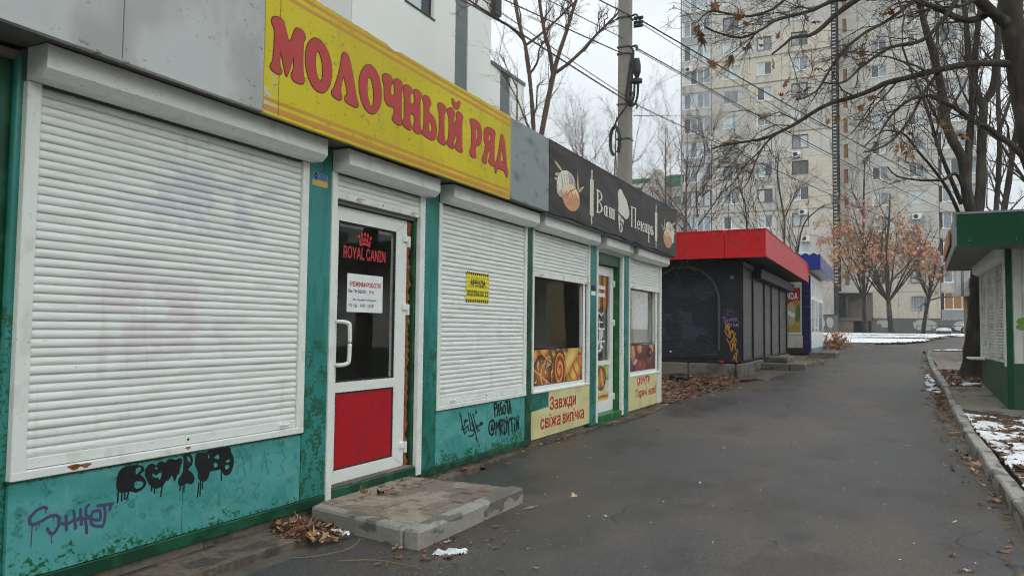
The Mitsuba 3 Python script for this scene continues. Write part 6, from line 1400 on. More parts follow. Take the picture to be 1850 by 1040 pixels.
put(EN, 'landing', mikit.ply(bx(-5.0, -1.7, YR - 2.2, YR - 0.05, 2.55, 2.85), 'm_apt_plinth'))
put(EN, 'side_wall', mikit.ply(bx(-5.0, -3.4, YR - 2.1, YR - 1.9, 1.2, 2.54), 'm_apt_brown'))
put(EN, 'canopy', mikit.ply(bx(-5.0, -1.7, YR - 2.2, YR - 0.05, 5.45, 5.6), 'm_apt_2'))
put(EN, 'steps', mikit.ply(cat([bx(-1.69, -1.2 + 0.4 * i, YR - 2.1, YR - 0.5, 1.2, 2.55 - 0.33 * i) for i in range(4)]), 'm_apt_plinth'))
for (x, z, y, lb) in ((-9.0, 19.62, YL, 'beside a dark framed window of the left tower wing'), (-8.4, 13.5, YL, 'under a lower window of the left tower wing'), (-8.2, 10.7, YL, 'lowest on the left tower wing above the red roof'), (-20.3, 30.2, YL, 'on the corner balcony of the left tower wing'), (2.2, 13.0, YR, 'under a window of the right tower wing above the rusty trees'), (5.0, 22.7, YR, 'high on the balconies of the right tower wing')):
    ac = thing('air_conditioner', f'air conditioner {lb}', 'air conditioner')
    add(ac, 'case', bx(x, x + 0.85, y - 0.45, y - 0.12, z, z + 0.58, 0.02), 'm_pvc')
    add(ac, 'fan', exf(ell(x + 0.32, z + 0.29, 0.22, 0.22), 0.012, y - 0.451), 'm_dark')
    add(ac, 'bracket', bx(x + 0.1, x + 0.75, y - 0.42, y - 0.02, z - 0.05, z - 0.003), 'm_greymetal')

# ------------------------------------------------------------------ the white building behind the left kiosks
WB = thing('white_building', 'modern white rendered building with dark grey vertical bands behind the dairy kiosk', 'building')
xw = -14.0
hole = sbox(20.4, 11.96, 22.13, 13.7)
for a, b, bs in ((8.0, 17.66, 'm_render2'), (17.68, 23.6, 'm_render'), (24.53, 26.36, 'm_render')):
    p = sbox(a, 0, b, 17)
    p = p.difference(hole)
    add(WB, 'wall', ext(p, 0.3, 'x', xw - 0.3), bs)
add(WB, 'grey_band', bx(xw - 0.3, xw - 0.05, 23.603, 24.527, 0, 17), 'm_render_grey')
WW = key(f'{WB}__window')
put(WW, 'frame', mikit.ply(upvc_ring(20.4, 22.13, 11.96, 13.7, 0.07, xw - 0.22, xw - 0.12), 'm_dark'))
put(WW, 'pane', mikit.ply(bx(xw - 0.2, xw - 0.18, 20.47, 21.62, 12.03, 13.63), 'm_pane_light'))
put(WW, 'shutter_panel', mikit.ply(bx(xw - 0.2, xw - 0.14, 21.63, 22.06, 12.03, 13.63), 'm_navy'))
put(WW, 'sill', mikit.ply(bx(xw - 0.2, xw + 0.04, 20.35, 22.18, 11.91, 11.957), 'm_dark'))
add(WB, 'gable_wall', bx(-24, xw - 0.31, 26.06, 26.36, 0, 17), 'm_render')
add(WB, 'core', bx(-24, xw - 0.31, 8.0, 26.05, 0, 16.9), 'm_interior')
add(WB, 'box_window', bx(xw - 0.2, xw + 0.18, 26.37, 26.9, 13.8, 17), 'm_dark')
for a, b, bs in ((26.37, 27.2, 'm_render'), (28.11, 29.46, 'm_render')):
    add(WB, 'low_wall', bx(xw - 0.3, xw, a, b, 0, 11.75), bs)
add(WB, 'grey_band', bx(xw - 0.3, xw - 0.05, 27.203, 28.107, 0, 11.75), 'm_render_grey')
add(WB, 'parapet_cap', bx(xw - 0.5, xw + 0.05, 26.37, 29.5, 11.753, 11.9), 'm_render_grey')
add(WB, 'low_core', bx(-24, xw - 0.31, 26.37, 29.45, 0, 11.7), 'm_render')

# ------------------------------------------------------------------ the distant building with green roofs
GB = thing('green_roofed_building', 'distant pale building with green roof slopes and a round headed gable', 'building')
yg = 130.0
add(GB, 'wall', bx(-60, -24, yg + 0.2, yg + 14, 0, 25.8), 'm_apt_2')
gab = Polygon([(-37.0, 10), (-34.65, 10), (-34.65, 28.0)] + [(-35.8 + 1.16 * math.cos(a), 28.0 + 1.16 * math.sin(a)) for a in np.linspace(0, math.pi, 16)] + [(-37.0, 28.0)])
hs = [sbox(-36.1, 26.45 - 1.75 * i, -35.55, 27.35 - 1.75 * i) for i in range(4)]
add(GB, 'gable', exf(gab.difference(unary_union(hs)), 0.5, yg + 0.1), 'm_apt_0')
for h in hs:
    a, b, c, d = h.bounds
    gw = key(f'{GB}__window')
    put(gw, 'pane', mikit.ply(bx(a, c, yg - 0.05, yg, b, d), 'm_pane_dark'))
    put(gw, 'mullion', mikit.ply(bx((a + c) / 2 - 0.06, (a + c) / 2 + 0.06, yg - 0.15, yg - 0.06, b, d), 'm_pvc'))
add(GB, 'roof', exf(Polygon([(-34.5, 26.0), (-24, 26.0), (-24, 28.1), (-34.4, 27.95)]), 0.4, yg + 0.15), 'm_greenroof')
add(GB, 'roof', exf(Polygon([(-60, 27.0), (-37.1, 27.0), (-37.1, 27.75), (-60, 27.75)]), 0.4, yg + 0.15), 'm_greenroof')
add(GB, 'attic', bx(-42, -30, yg + 4, yg + 10, 25.8, 28.7), 'm_apt_2')
for x0_, z0_ in ((-33.1, 22.9), (-33.1, 19.8), (-39.8, 24.9), (-39.8, 21.8), (-29.6, 22.9)):
    gw = key(f'{GB}__window')
    put(gw, 'pane', mikit.ply(bx(x0_, x0_ + 1.2, yg + 0.1, yg + 0.19, z0_, z0_ + 1.5), 'm_pane_dark'))
    put(gw, 'frame', mikit.ply(exf(sbox(x0_ - 0.1, z0_ - 0.1, x0_ + 1.3, z0_ + 1.6).difference(sbox(x0_, z0_, x0_ + 1.2, z0_ + 1.5)), 0.05, yg + 0.15), 'm_pvc'))

# ------------------------------------------------------------------ yard things far ahead
CR = thing('parked_car', 'white snow dusted car parked by the tower block, half hidden by the beige kiosk', 'car')
cx, cy_, cz_ = 5.15, 80.6, float(gz(80))
prof = Polygon(chaikin([(0, 0.25), (-0.02, 0.62), (0.1, 0.78), (0.9, 0.92), (1.0, 0.95), (1.75, 1.42), (3.0, 1.46), (3.7, 1.05), (4.25, 0.95), (4.35, 0.6), (4.3, 0.25)], 2))
add(CR, 'body', exf(affinity.translate(prof, cx, cz_), 1.7, cy_ + 0.85), 'm_carpaint')
add(CR, 'window', exf(affinity.translate(Polygon([(1.15, 0.97), (1.8, 1.37), (2.95, 1.4), (3.5, 1.05)]), cx, cz_), 0.012, cy_ - 0.851), 'm_pane_dark')
add(CR, 'bumper', bx(cx - 0.06, cx + 0.45, cy_ - 0.84, cy_ + 0.84, cz_ + 0.22, cz_ + 0.60, 0.05), 'm_rubber')
add(CR, 'headlight', bx(cx + 0.0, cx + 0.28, cy_ - 0.862, cy_ - 0.5, cz_ + 0.62, cz_ + 0.76, 0.02), 'm_pane_light')
for dx_ in (0.85, 3.5):
    wk = key(f'{CR}__wheel')
    put(wk, 'tyre', mikit.ply(cyl((cx + dx_, cy_ - 0.88, cz_ + 0.31), (cx + dx_, cy_ - 0.66, cz_ + 0.31), 0.31, 20), 'm_rubber'))
    put(wk, 'rim', mikit.ply(cyl((cx + dx_, cy_ - 0.90, cz_ + 0.31), (cx + dx_, cy_ - 0.88, cz_ + 0.31), 0.19, 16), 'm_greymetal'))
WL = thing('well_ring', 'concrete well ring capped with snow on the far yard', 'well')
wy, wx_ = 66.0, 3.6; wz = float(gz(wy))
add(WL, 'ring', tube([(wx_, wy, wz - 0.1), (wx_, wy, wz + 0.38)], [0.52, 0.48], 20), 'm_dark')
cap = trimesh.creation.icosphere(3, 0.5); v = np.asarray(cap.vertices) * [1.05, 1.05, 0.35] + [wx_, wy, wz + 0.42]
add(WL, 'snow_cap', (v, cap.faces), 'm_snow', True)
RL = thing('railing', 'low dark metal railing before the wall of the tower block', 'railing')
for i in range(7):
    add(RL, 'post', cyl((2.2 + 0.6 * i, 79.3, gz(79.3)), (2.2 + 0.6 * i, 79.3, gz(79.3) + 0.75), 0.03, 6), 'm_dark')
add(RL, 'rail', tubes([[[2.2, 79.3, gz(79.3) + 0.72], [4, 79.3, gz(79.3) + 0.74], [5.8, 79.3, gz(79.3) + 0.72]]], np.full((1, 3), 0.03), 6), 'm_dark')

# ------------------------------------------------------------------ unseen blocks added behind and right, so glossy paint and glass mirror less sky
for k_, x0_, x1_, y0_, y1_, h_, lb in ((0, -26.0, 30.0, -42.0, -30.0, 15.0, 'plain grey panel block added unseen behind the viewpoint to dim reflections'), (1, 30.0, 42.0, -10.0, 60.0, 9.0, 'long low panel block added unseen far right of the path to dim reflections')):
    ob = thing('added_panel_block', lb, 'apartment building')
    add(ob, 'wall', bx(x0_, x1_, y0_, y1_, -0.2, h_), 'm_apt_2')
    for f_ in range(int(h_ / 2.8)):
        for w_ in np.arange(1.5, (x1_ - x0_ if k_ == 0 else y1_ - y0_) - 2, 3.4):
            z_ = 1.6 + 2.8 * f_
            add(ob, 'window', bx(x0_ + w_, x0_ + w_ + 1.6, y1_ + 0.002, y1_ + 0.03, z_, z_ + 1.4) if k_ == 0 else bx(x0_ - 0.03, x0_ - 0.002, y0_ + w_, y0_ + w_ + 1.6, z_, z_ + 1.4), 'm_pane_dark')

# ------------------------------------------------------------------ trees


def grow(P, Rr, m, lo, hi, lr, spread, rg, k=5, up=0.15, rs=0.55, rmin=0.003, droop=0.0, lmin=0.0):
    N, K, _ = P.shape
    t = rg.uniform(lo, hi, (N, m)) * (K - 1)
    i = np.clip(t.astype(int), 0, K - 2); f = (t - i)[..., None]
    n = np.arange(N)[:, None]
    s = P[n, i] * (1 - f) + P[n, i + 1] * f
    tan = P[n, i + 1] - P[n, i]; tan /= np.linalg.norm(tan, axis=-1, keepdims=True) + 1e-9
    r = Rr[n, i] * (1 - f[..., 0]) + Rr[n, i + 1] * f[..., 0]
    L = np.linalg.norm(np.diff(P, axis=1), axis=-1).sum(1)[:, None] * lr * (1.15 - 0.6 * t / (K - 1)) * rg.uniform(0.55, 1.35, (N, m))
    L = np.maximum(L, lmin)
    q = rg.normal(size=(N, m, 3)); q -= (q * tan).sum(-1, keepdims=True) * tan; q /= np.linalg.norm(q, axis=-1, keepdims=True)
    a = spread * rg.uniform(0.6, 1.3, (N, m, 1))
    d = tan * np.cos(a) + q * np.sin(a) + np.array([0, 0, up]); d /= np.linalg.norm(d, axis=-1, keepdims=True)
    bend = 0.28 * rg.normal(size=(N, m, 3)) + np.array([0, 0, 0.16 * (up > 0) - droop])
    u = np.linspace(0, 1, k)[None, None, :, None]
    Q = s[:, :, None] + L[..., None, None] * (d[:, :, None] * u + bend[:, :, None] * u * u)
    jit = rg.normal(size=Q.shape) * 0.035 * L[..., None, None]; jit[:, :, 0] = 0
    Q = Q + jit
    r0 = np.maximum(r * rs, rmin * 1.1)
    Rq = r0[..., None] * (1 - u[..., 0]) + rmin * u[..., 0]
    return Q.reshape(-1, k, 3), Rq.reshape(-1, k)


def tree(name, label, limbs, levels, bark, twig, seed, group=None, sides=9, trunk_of=None, keep=None, cat_='tree'):
    """limbs: (polyline, r0, r1). levels: argument dicts of grow(). Returns (key, tips)"""
    rg = np.random.default_rng(seed)
    K = 14
    P = np.array([spline(p, K) for p, _, _ in limbs]); Rr = np.array([np.linspace(a, b, K) ** 1.0 for _, a, b in limbs])
    wob = rg.normal(size=P.shape) * 0.012 * np.linalg.norm(np.diff(P, axis=1), axis=-1).mean(1)[:, None, None]; wob[:, 0] = 0
    k = thing(name, label, cat_, group)
    fine = [np.array(spline(p, 30)) for p, _, _ in limbs]
    tr = []
    for (p, a, b), fp in zip(limbs, fine):
        rr = np.linspace(a, b, 30) * (1 + 0.05 * np.sin(np.arange(30) * 1.7 + a * 90))
        if fp[0, 2] < 1.0:
            rr = rr * (1 + 0.75 * np.exp(-(fp[:, 2] - fp[0, 2]) / 0.22))
        tr.append(tubes(fp[None], rr[None], sides))
    add(k, 'trunk', cat(tr), bark, True)
    A, B = P + wob, Rr
    shoots, tips = [], []
    for j, lv in enumerate(levels):
        sel = slice(None)
        if j == 0 and keep is not None: sel = keep
        A, B = grow(A[sel], B[sel], rg=rg, **lv)
        shoots.append(tubes(A, B, 5 if j == 0 else 4 if j == 1 else 3))
        tips.append(A[:, -1]); 
    add(k, 'crown', cat(shoots), twig)
    return k, tips, A


lv = lambda *a: [dict(m=m, lo=lo, hi=hi, lr=lr, spread=sp, up=up, rmin=rm) for m, lo, hi, lr, sp, up, rm in a]
G0 = lambda p: [[p[0][0], p[0][1], float(gz(p[0][1])) - 0.1]] + p

# the pair of brown stems behind the dairy kiosk
tree('bare_tree', 'slim brown twin stemmed bare tree behind the yellow banner', [(G0(TR['LT1']), .10, .05), (TR['LT1a'], .045, .02), (TR['LT1b'], .04, .015), (TR['LT1c'], .05, .02)],
     lv((9, .25, 1, .28, .7, .25, .006), (6, .2, 1, .45, .7, .15, .0045), (5, .2, 1, .5, .7, .1, .004)), 'm_bark_brown', 'm_twig_red', 21)
tree('bare_tree', 'slim brown bare tree with three rising limbs left of the pole', [(G0(TR['LT2']), .10, .085), (TR['LT2R'], .075, .04), (TR['LT2L'], .07, .04), (TR['LT2R2'], .06, .025)],
     lv((10, .25, 1, .30, .7, .22, .006), (6, .2, 1, .45, .7, .15, .0045), (5, .2, 1, .5, .7, .1, .004)), 'm_bark_brown', 'm_twig_red', 22)
# hazy bare trees farther back, behind the pole
for i, (x, y, h, lean) in enumerate(((-14.0, 41, 12.5, .3), (-17.5, 46, 14, -.2), (-10.6, 44, 12.0, .2), (-20, 52, 14, .1), (-13.2, 50, 14.0, -.1))):
    z0_ = float(gz(y))
    pts = [[x, y, z0_ - .1], [x + .1 * lean, y, z0_ + h * .3], [x + lean * .6, y, z0_ + h * .65], [x + lean, y, z0_ + h]]
    tree('background_tree', ['slender bare tree left of the concrete pole', 'bare tree farthest left behind the dark banner', 'bare tree between the pole and the tower block', 'tallest bare tree far behind the pole', 'bare tree before the green roofed building'][i],
         [(pts, .13, .02)], lv((18, .22, .98, .34, .75, .35, .008), (7, .15, 1, .42, .6, .05, .0045), (5, .2, 1, .5, .6, -.12, .0035)), 'm_bark_brown', 'm_twig_red', 40 + i, 'far bare trees behind the kiosks', 7)
tree('birch', 'white barked birch rising behind the red roof', [(G0(TR['BIRCH']), .13, .04), (TR['BIRb'], .05, .02)],
     lv((11, .2, 1, .36, .7, .2, .007), (6, .2, 1, .45, .7, -.05, .0045), (5, .2, 1, .5, .6, -.15, .0035)), 'm_birch', 'm_twig_red', 31)
for i, nm in enumerate((('BT1', 'BT1b'), ('BT2',), ('BT3',))):
    tree('bare_tree', ['dark bare tree rising over the corner of the red roof', 'bushy bare tree over the middle of the red roof', 'thin bare tree above the blue roof'][i],
         [(G0(TR[nm[0]]), .11, .03)] + [(TR[q], .05, .02) for q in nm[1:]],
         lv((9, .3, 1, .40, .6, .35, .008), (5, .15, 1, .45, .6, .1, .005), (4, .2, 1, .5, .6, .05, .0035)), 'm_bark', 'm_twig_red', 60 + i)


def leaf_cloud(pts, size, rg, palette, hang=0.35):
    n = len(pts)
    a = rg.uniform(0, 2 * np.pi, n); ti = rg.normal(0, 0.9, n); s = size * rg.uniform(0.6, 1.4, n)
    u = np.stack([np.cos(a), np.sin(a), 0.25 * rg.normal(size=n)], 1); w = np.stack([-np.sin(a) * np.cos(ti), np.cos(a) * np.cos(ti), -np.abs(np.sin(ti)) - hang], 1)
    c = pts + rg.normal(size=(n, 3)) * size * 0.8
    q = np.stack([c - u * s[:, None] * .5, c + w * s[:, None] * .35 + u * 0.1 * s[:, None], c + u * s[:, None] * .5, c + w * s[:, None] * 1.05], 1)
    col = np.array(palette)[rg.integers(len(palette), size=n)] * rg.uniform(0.7, 1.25, (n, 1))
    f = np.arange(n)[:, None] * 4
    return trimesh.Trimesh(q.reshape(-1, 3), np.vstack([f + [0, 1, 2], f + [0, 2, 3]]), process=False), np.repeat(col, 4, 0)


OR = [(0.54, 0.27, 0.15), (0.58, 0.31, 0.18), (0.46, 0.21, 0.11), (0.60, 0.37, 0.23), (0.38, 0.17, 0.09)]


def limbs_fan(base, n, h0, h1, reach, rg, r):
    out = []
    for i in range(n):
        a = 2 * math.pi * i / n + rg.uniform(-.4, .4); e = rg.uniform(.7, 1.15)
        p0 = np.array(base); d = np.array([math.cos(a) * e, math.sin(a) * e, 1.0])
        L = rg.uniform(.7, 1.1)
        out.append(([list(p0), list(p0 + d * [reach * .35, reach * .35, (h1 - h0) * .35] * L), list(p0 + d * [reach * .7, reach * .7, (h1 - h0) * .75] * L), list(p0 + d * [reach * .85, reach * .85, (h1 - h0)] * L)], r, r * .3))
    return out


for i, (nm, seed, n_, lab_) in enumerate((('OT1', 71, 2600, 'young tree with rusty orange leaves left in the row before the tower block'), ('OT2', 72, 9500, 'broad low forked tree with rusty orange leaves before the entrance of the tower block'), ('OT3', 73, 380, 'thin leaning tree with few rusty leaves before the barred window'))):
    rg = np.random.default_rng(seed)
    P0 = TR[nm]
    limbs = [(G0(P0), .17, .05)]
    if i == 1:
        limbs = [(G0(P0), .21, .05)] + limbs_fan(P0[2], 10, 0, 7.0, 5.2, rg, .075)
    elif i == 0: limbs += limbs_fan(P0[1], 7, 0, 5.5, 2.8, rg, .06)
    else: limbs += limbs_fan(P0[2], 6, 0, 4.5, 2.6, rg, .07)
    k, tips, A = tree('rusty_tree', lab_, limbs, lv((7, .25, 1, .42, .95, .02, .008), (5, .2, 1, .5, .8, .0, .0055), (3, .2, 1, .5, .8, -.02, .004)), 'm_bark', 'm_twig', seed, 'rusty leaved trees before the tower block')
    pts = A[:, 1:].reshape(-1, 3)
    pts = pts[(pts[:, 2] < (10.5, 10.8, 9.0)[i] + rg.normal(0, 1.0, len(pts))) & (pts[:, 2] > 3.3)]
    clump = meshkit.noise(pts * 0.55, 5 + i)
    pts = pts[clump > 0.40]
    pts = pts[rg.permutation(len(pts))[:n_]]
    m, c = leaf_cloud(pts, 0.17, rg, OR)
    stuffpart(add(k, 'foliage', m, 'm_leaf', False, color=c))

# the big tree at the right edge; its limbs hang over the path
r_ = 0.19
NT = [(G0(TR['NT']), .205, .12), (TR['NA'], .052, .010), (TR['NA2'], .013, .006), (TR['NA3'], .012, .005), (TR['NC'], .08, .011), (TR['NC2'], .03, .010), (TR['NC3'], .05, .025), (TR['NB'], .047, .013), (TR['ND'], .03, .008), (TR['NE'], .035, .010), (TR['NF'], .024, .008), (TR['NG'], .024, .008)]
k_big, tips, A_big = tree('street_tree', 'thick dark tree at the right edge whose low limbs reach over the path', NT,
                          [dict(m=9, lo=.15, hi=1, lr=.27, spread=.7, up=-.03, rmin=.0035, rs=.42, lmin=.5), dict(m=6, lo=.15, hi=1, lr=.52, spread=.75, up=-.02, rmin=.0024, rs=.55), dict(m=4, lo=.2, hi=1, lr=.55, spread=.75, up=-.05, rmin=.0018, rs=.6)],
                          'm_bark', 'm_twig', 81, None, 12, keep=np.array([1, 2, 3, 4, 5, 6, 7, 8, 9, 10, 11]))
lobe = [(0, 1.0), (0.16, 0.62), (0.5, 0.72), (0.38, 0.42), (0.78, 0.28), (0.45, 0.12), (0.42, -0.18), (0.06, -0.12), (0.03, -0.5), (-0.03, -0.5), (-0.06, -0.12), (-0.42, -0.18), (-0.45, 0.12), (-0.78, 0.28), (-0.38, 0.42), (-0.5, 0.72), (-0.16, 0.62)]


def maple_leaf(size, curl, rg):
    o = np.array(lobe) * size * rg.uniform(.85, 1.15, (17, 1))
    r = np.linalg.norm(o, axis=1)
    z = curl * r * r / size + rg.normal(0, .06 * size, 17)
    v = np.vstack([[0, 0.05 * size, 0], np.c_[o, z]])
    f = np.array([[0, 1 + (i + 1) % 17, 1 + i] for i in range(17)])
    return trimesh.Trimesh(v, f, process=False)


rg = np.random.default_rng(5)
DEAD = [mikit.ply(maple_leaf(.085, c, rg), b, False) for c, b in ((1.1, 'm_dead0'), (-0.9, 'm_dead1'), (1.5, 'm_dead2'), (.6, 'm_dead1'), (-1.3, 'm_dead0'))]
nodes = np.vstack([A_big.reshape(-1, 3)] + tips)
for tx, ty, tz, n_ in LEAFSPOTS:
    d = np.linalg.norm(nodes - [tx, ty, tz], axis=1)
    c = nodes[d.argmin()]
    for j in range(n_):
        o = rg.normal(0, .035, 3)
        put(k_big, 'leaf', {**DEAD[int(rg.integers(5))], 'to_world': T().translate((c + o + [0, 0, -.05]).tolist()).rotate([0, 0, 1], float(rg.uniform(0, 360))).rotate([1, 0, 0], float(rg.uniform(100, 250))).scale(float(rg.uniform(.7, 1.25)))})

# the leaning stems behind the green kiosk
S = [(G0(TR['S0']), .24, .16), (TR['S1'], .12, .05), (TR['S2'], .085, .05), (TR['S3'], .115, .05), (TR['S3b'], .08, .045), (TR['S6'], .04, .012), (TR['S7'], .05, .02), (TR['S8'], .04, .012)]
k_, tips2, A2 = tree('stem_tree', 'dark leaning trunk beside the green kiosk, splitting into tall stems above its roof', S,
                     [dict(m=8, lo=.3, hi=1, lr=.30, spread=.65, up=.25, rmin=.004, rs=.36), dict(m=5, lo=.15, hi=1, lr=.48, spread=.7, up=.08, rmin=.0032, rs=.55), dict(m=4, lo=.2, hi=1, lr=.5, spread=.7, up=.02, rmin=.0028, rs=.6)], 'm_bark', 'm_twig', 91, None, 12, keep=np.array([1, 2, 3, 4, 5, 6, 7]))
tree('bare_tree', 'thinner dark tree standing behind the leaning stems at the right edge', [(G0(TR['S4']), .09, .05), (TR['S4b'], .05, .03), (G0(TR['S5']), .13, .07)],
     [dict(m=8, lo=.3, hi=1, lr=.22, spread=.65, up=.2, rmin=.005, rs=.36), dict(m=5, lo=.2, hi=1, lr=.45, spread=.7, up=.1, rmin=.005, rs=.6), dict(m=5, lo=.2, hi=1, lr=.5, spread=.7, up=0.05, rmin=.004, rs=.7)], 'm_bark', 'm_twig', 95)
# more trees of the same row, right of the frame, which the windows mirror
for i, (x, y, h) in enumerate(((3.4, 23, 12), (4.6, 27.5, 13))):
    pts = [[x, y, float(gz(y)) - .1], [x + .1, y, 4], [x - .1, y + .2, 8], [x + .2, y, h]]
    tree('bare_tree', ['bare tree behind the green kiosk, mostly hidden by the leaning stems', 'bare tree behind the beige kiosk, hidden by other stems'][i], [(pts, .17, .05)],
         [dict(m=9, lo=.3, hi=1, lr=.30, spread=.65, up=.3, rmin=.007, rs=.4), dict(m=6, lo=.2, hi=1, lr=.45, spread=.7, up=.1, rmin=.006, rs=.6), dict(m=6, lo=.2, hi=1, lr=.5, spread=.7, up=.05, rmin=.005, rs=.7)], 'm_bark', 'm_twig', 97 + i)

# ------------------------------------------------------------------ dead leaves on the ground, snow, small litter
BR = [(0.05, 0.028, 0.02), (0.38, 0.28, 0.18), (0.27, 0.075, 0.05), (0.20, 0.105, 0.055), (0.28, 0.155, 0.085), (0.13, 0.07, 0.042), (0.34, 0.22, 0.13), (0.09, 0.048, 0.032), (0.24, 0.10, 0.06)]


def ground_leaves(name, label, xy, base, size, seed, heap=None, pal=BR):
    rg = np.random.default_rng(seed)
    xy = np.asarray(xy, float); n = len(xy)
    o = np.array([(0, 1), (.28, .5), (.8, .42), (.42, 0), (.36, -.55), (0, -.62), (-.36, -.55), (-.42, 0), (-.8, .42), (-.28, .5)])
    r = np.linalg.norm(o, axis=1); s = size * rg.lognormal(0, .45, n)
    V = np.zeros((n, 11, 3)); V[:, 1:, :2] = o[None] * s[:, None, None] * rg.uniform(.75, 1.2, (n, 10, 1)); V[:, 1:, 0] *= rg.uniform(.45, 1, (n, 1))
    V[:, 1:, 2] = s[:, None] * (rg.uniform(-.1, .5, (n, 1)) ** 1.0 * r[None] ** 2 + rg.normal(0, .10, (n, 10)))
    ax = rg.normal(0, .16 if heap is None else .38, (n, 2)); a = rg.uniform(0, 2 * np.pi, n)
    V[:, :, 2] += V[:, :, 0] * ax[:, :1] + V[:, :, 1] * ax[:, 1:]
    c, s_ = np.cos(a)[:, None], np.sin(a)[:, None]
    X, Y = V[:, :, 0] * c - V[:, :, 1] * s_, V[:, :, 0] * s_ + V[:, :, 1] * c
    z = base(xy[:, 0], xy[:, 1]) + (heap(xy[:, 0], xy[:, 1]) * rg.uniform(.0, 1, n) if heap else 0)
    zz = V[:, :, 2] - V[:, :, 2].min(1, keepdims=True) + z[:, None] + 0.002
    W = np.stack([X + xy[:, :1], Y + xy[:, 1:], zz], -1)
    i = np.arange(10)
    f = (np.stack([0 * i, 1 + (i + 1) % 10, 1 + i], 1)[None] + np.arange(n)[:, None, None] * 11).reshape(-1, 3)
    col = np.array(pal)[rg.integers(len(pal), size=n)] * rg.uniform(.6, 1.3, (n, 1))
    k = lab(put('', name, mikit.ply(trimesh.Trimesh(W.reshape(-1, 3), f, process=False), 'm_leaf', False, color=np.repeat(col, 11, 0))), label, 'leaves', None, 'stuff')
    return k


rg = np.random.default_rng(3)
flat = lambda x, y: gz(y)
# the heap between the doorstep and the wall
th = rg.uniform(0, 2 * np.pi, 560); rr = rg.uniform(0, 1, 560) ** .6
hx_, hy_ = -3.42 + .30 * rr * np.cos(th), 3.98 + .20 * rr * np.sin(th) - .06 * rr * np.cos(th)
ground_leaves('leaf_heap', 'heap of brown leaves against the near side of the doorstep', np.c_[hx_, hy_], lambda x, y: gz(y) + .015, .022, 1, heap=lambda x, y: 0.032 * np.clip(1 - np.hypot((x + 3.45) / .28, (y - 4.0) / .2), 0, 1))
xy = np.c_[rg.uniform(-6.5, -2.7, 5200), rg.uniform(13.75, 18.2, 5200)]
xy = xy[xy[:, 0] < -3.5 + .12 * (xy[:, 1] - 13.7) + rg.normal(0, .18, len(xy))]
ground_leaves('leaf_litter', 'brown leaf litter on the soil between the bakery kiosk and the black kiosk', xy, lambda x, y: gz(y) + .02, .036, 2)
ys = np.r_[rg.uniform(4, 32, 260), rg.normal(16.0, 1.3, 420), rg.normal(20, 2.5, 220), rg.normal(10, 2, 50)]
ys = ys[(ys > 3) & (ys < 32)]
ground_leaves('leaf_litter', 'brown leaves gathered along the path side of the right kerb', np.c_[kerb_x(ys) - np.abs(rg.normal(0, .12, len(ys))) - .03, ys], lambda x, y: gz(y) + .004, .03, 3)
xy = np.c_[.98 + np.abs(rg.normal(0, 1.1, 1700)), rg.uniform(5, 13.4, 1700)]
ground_leaves('leaf_litter', 'brown leaves on the snowy verge right of the kerb', xy, lambda x, y: gz(y) + .095, .033, 4)
xy = np.c_[rg.uniform(1.04, 1.66, 700), rg.uniform(17.35, 21.1, 700)]
ground_leaves('leaf_litter', 'brown leaves in the bed around the leaning trunk', xy, lambda x, y: gz(y) + .09, .05, 5)
n_ = 620
xy = np.c_[rg.uniform(-3.4, .8, n_), 3 + 26 * rg.uniform(0, 1, n_) ** 1.6]
ground_leaves('scattered_leaves', 'small brown leaves scattered over the asphalt path', xy, lambda x, y: gz(y) + .004, .013, 6)
ys = rg.uniform(5.6, 13.5, 200)
xy = np.c_[-3.62 + np.abs(rg.normal(0, .10, 200)), ys]
ground_leaves('leaf_litter', 'brown leaves along the foot of the left kiosks', xy, lambda x, y: gz(y) + .026, .026, 7)
xy = np.vstack([np.c_[rg.normal(-2.40, .16, 80), rg.normal(4.02, .2, 80)], np.c_[rg.normal(-2.46, .08, 30), rg.uniform(4.1, 5.6, 30)]])
ground_leaves('leaf_litter', 'leaf crumbs at the outer corner of the doorstep', xy, lambda x, y: gz(y) + .004, .016, 8)
xy = np.c_[rg.uniform(-3.6, -3.3, 46), rg.uniform(4.3, 5.5, 46)]
ground_leaves('leaf_litter', 'few brown leaves on top of the doorstep by the threshold', xy, lambda x, y: 0 * y + HS - .008, .022, 9)
xy = np.c_[rg.uniform(-2.4, -1.6, 130), rg.uniform(22.5, 26.0, 130)]
ground_leaves('leaf_litter', 'brown leaves by the concrete slabs of the black kiosk', xy, lambda x, y: gz(y) + .004, .04, 10)
for (x, y, z_, s_, b) in ((-3.47, 3.98, .075, .065, 'm_dead2'), (-3.27, 3.86, .035, .05, 'm_dead1'), (-3.45, 4.62, HS + .02, .06, 'm_dead1')):
    lab(put('', 'maple_leaf', {**mikit.ply(maple_leaf(s_, 1.0, rg), b, False), 'to_world': T().translate([x, y, z_]).rotate([0, 0, 1], 40 * x * 30).rotate([1, 0, 0], 12)}),
        {-3.47: 'large pale maple leaf on top of the leaf heap', -3.27: 'smaller maple leaf low on the leaf heap', -3.45: 'curled maple leaf on the doorstep before the threshold'}[x], 'leaf')


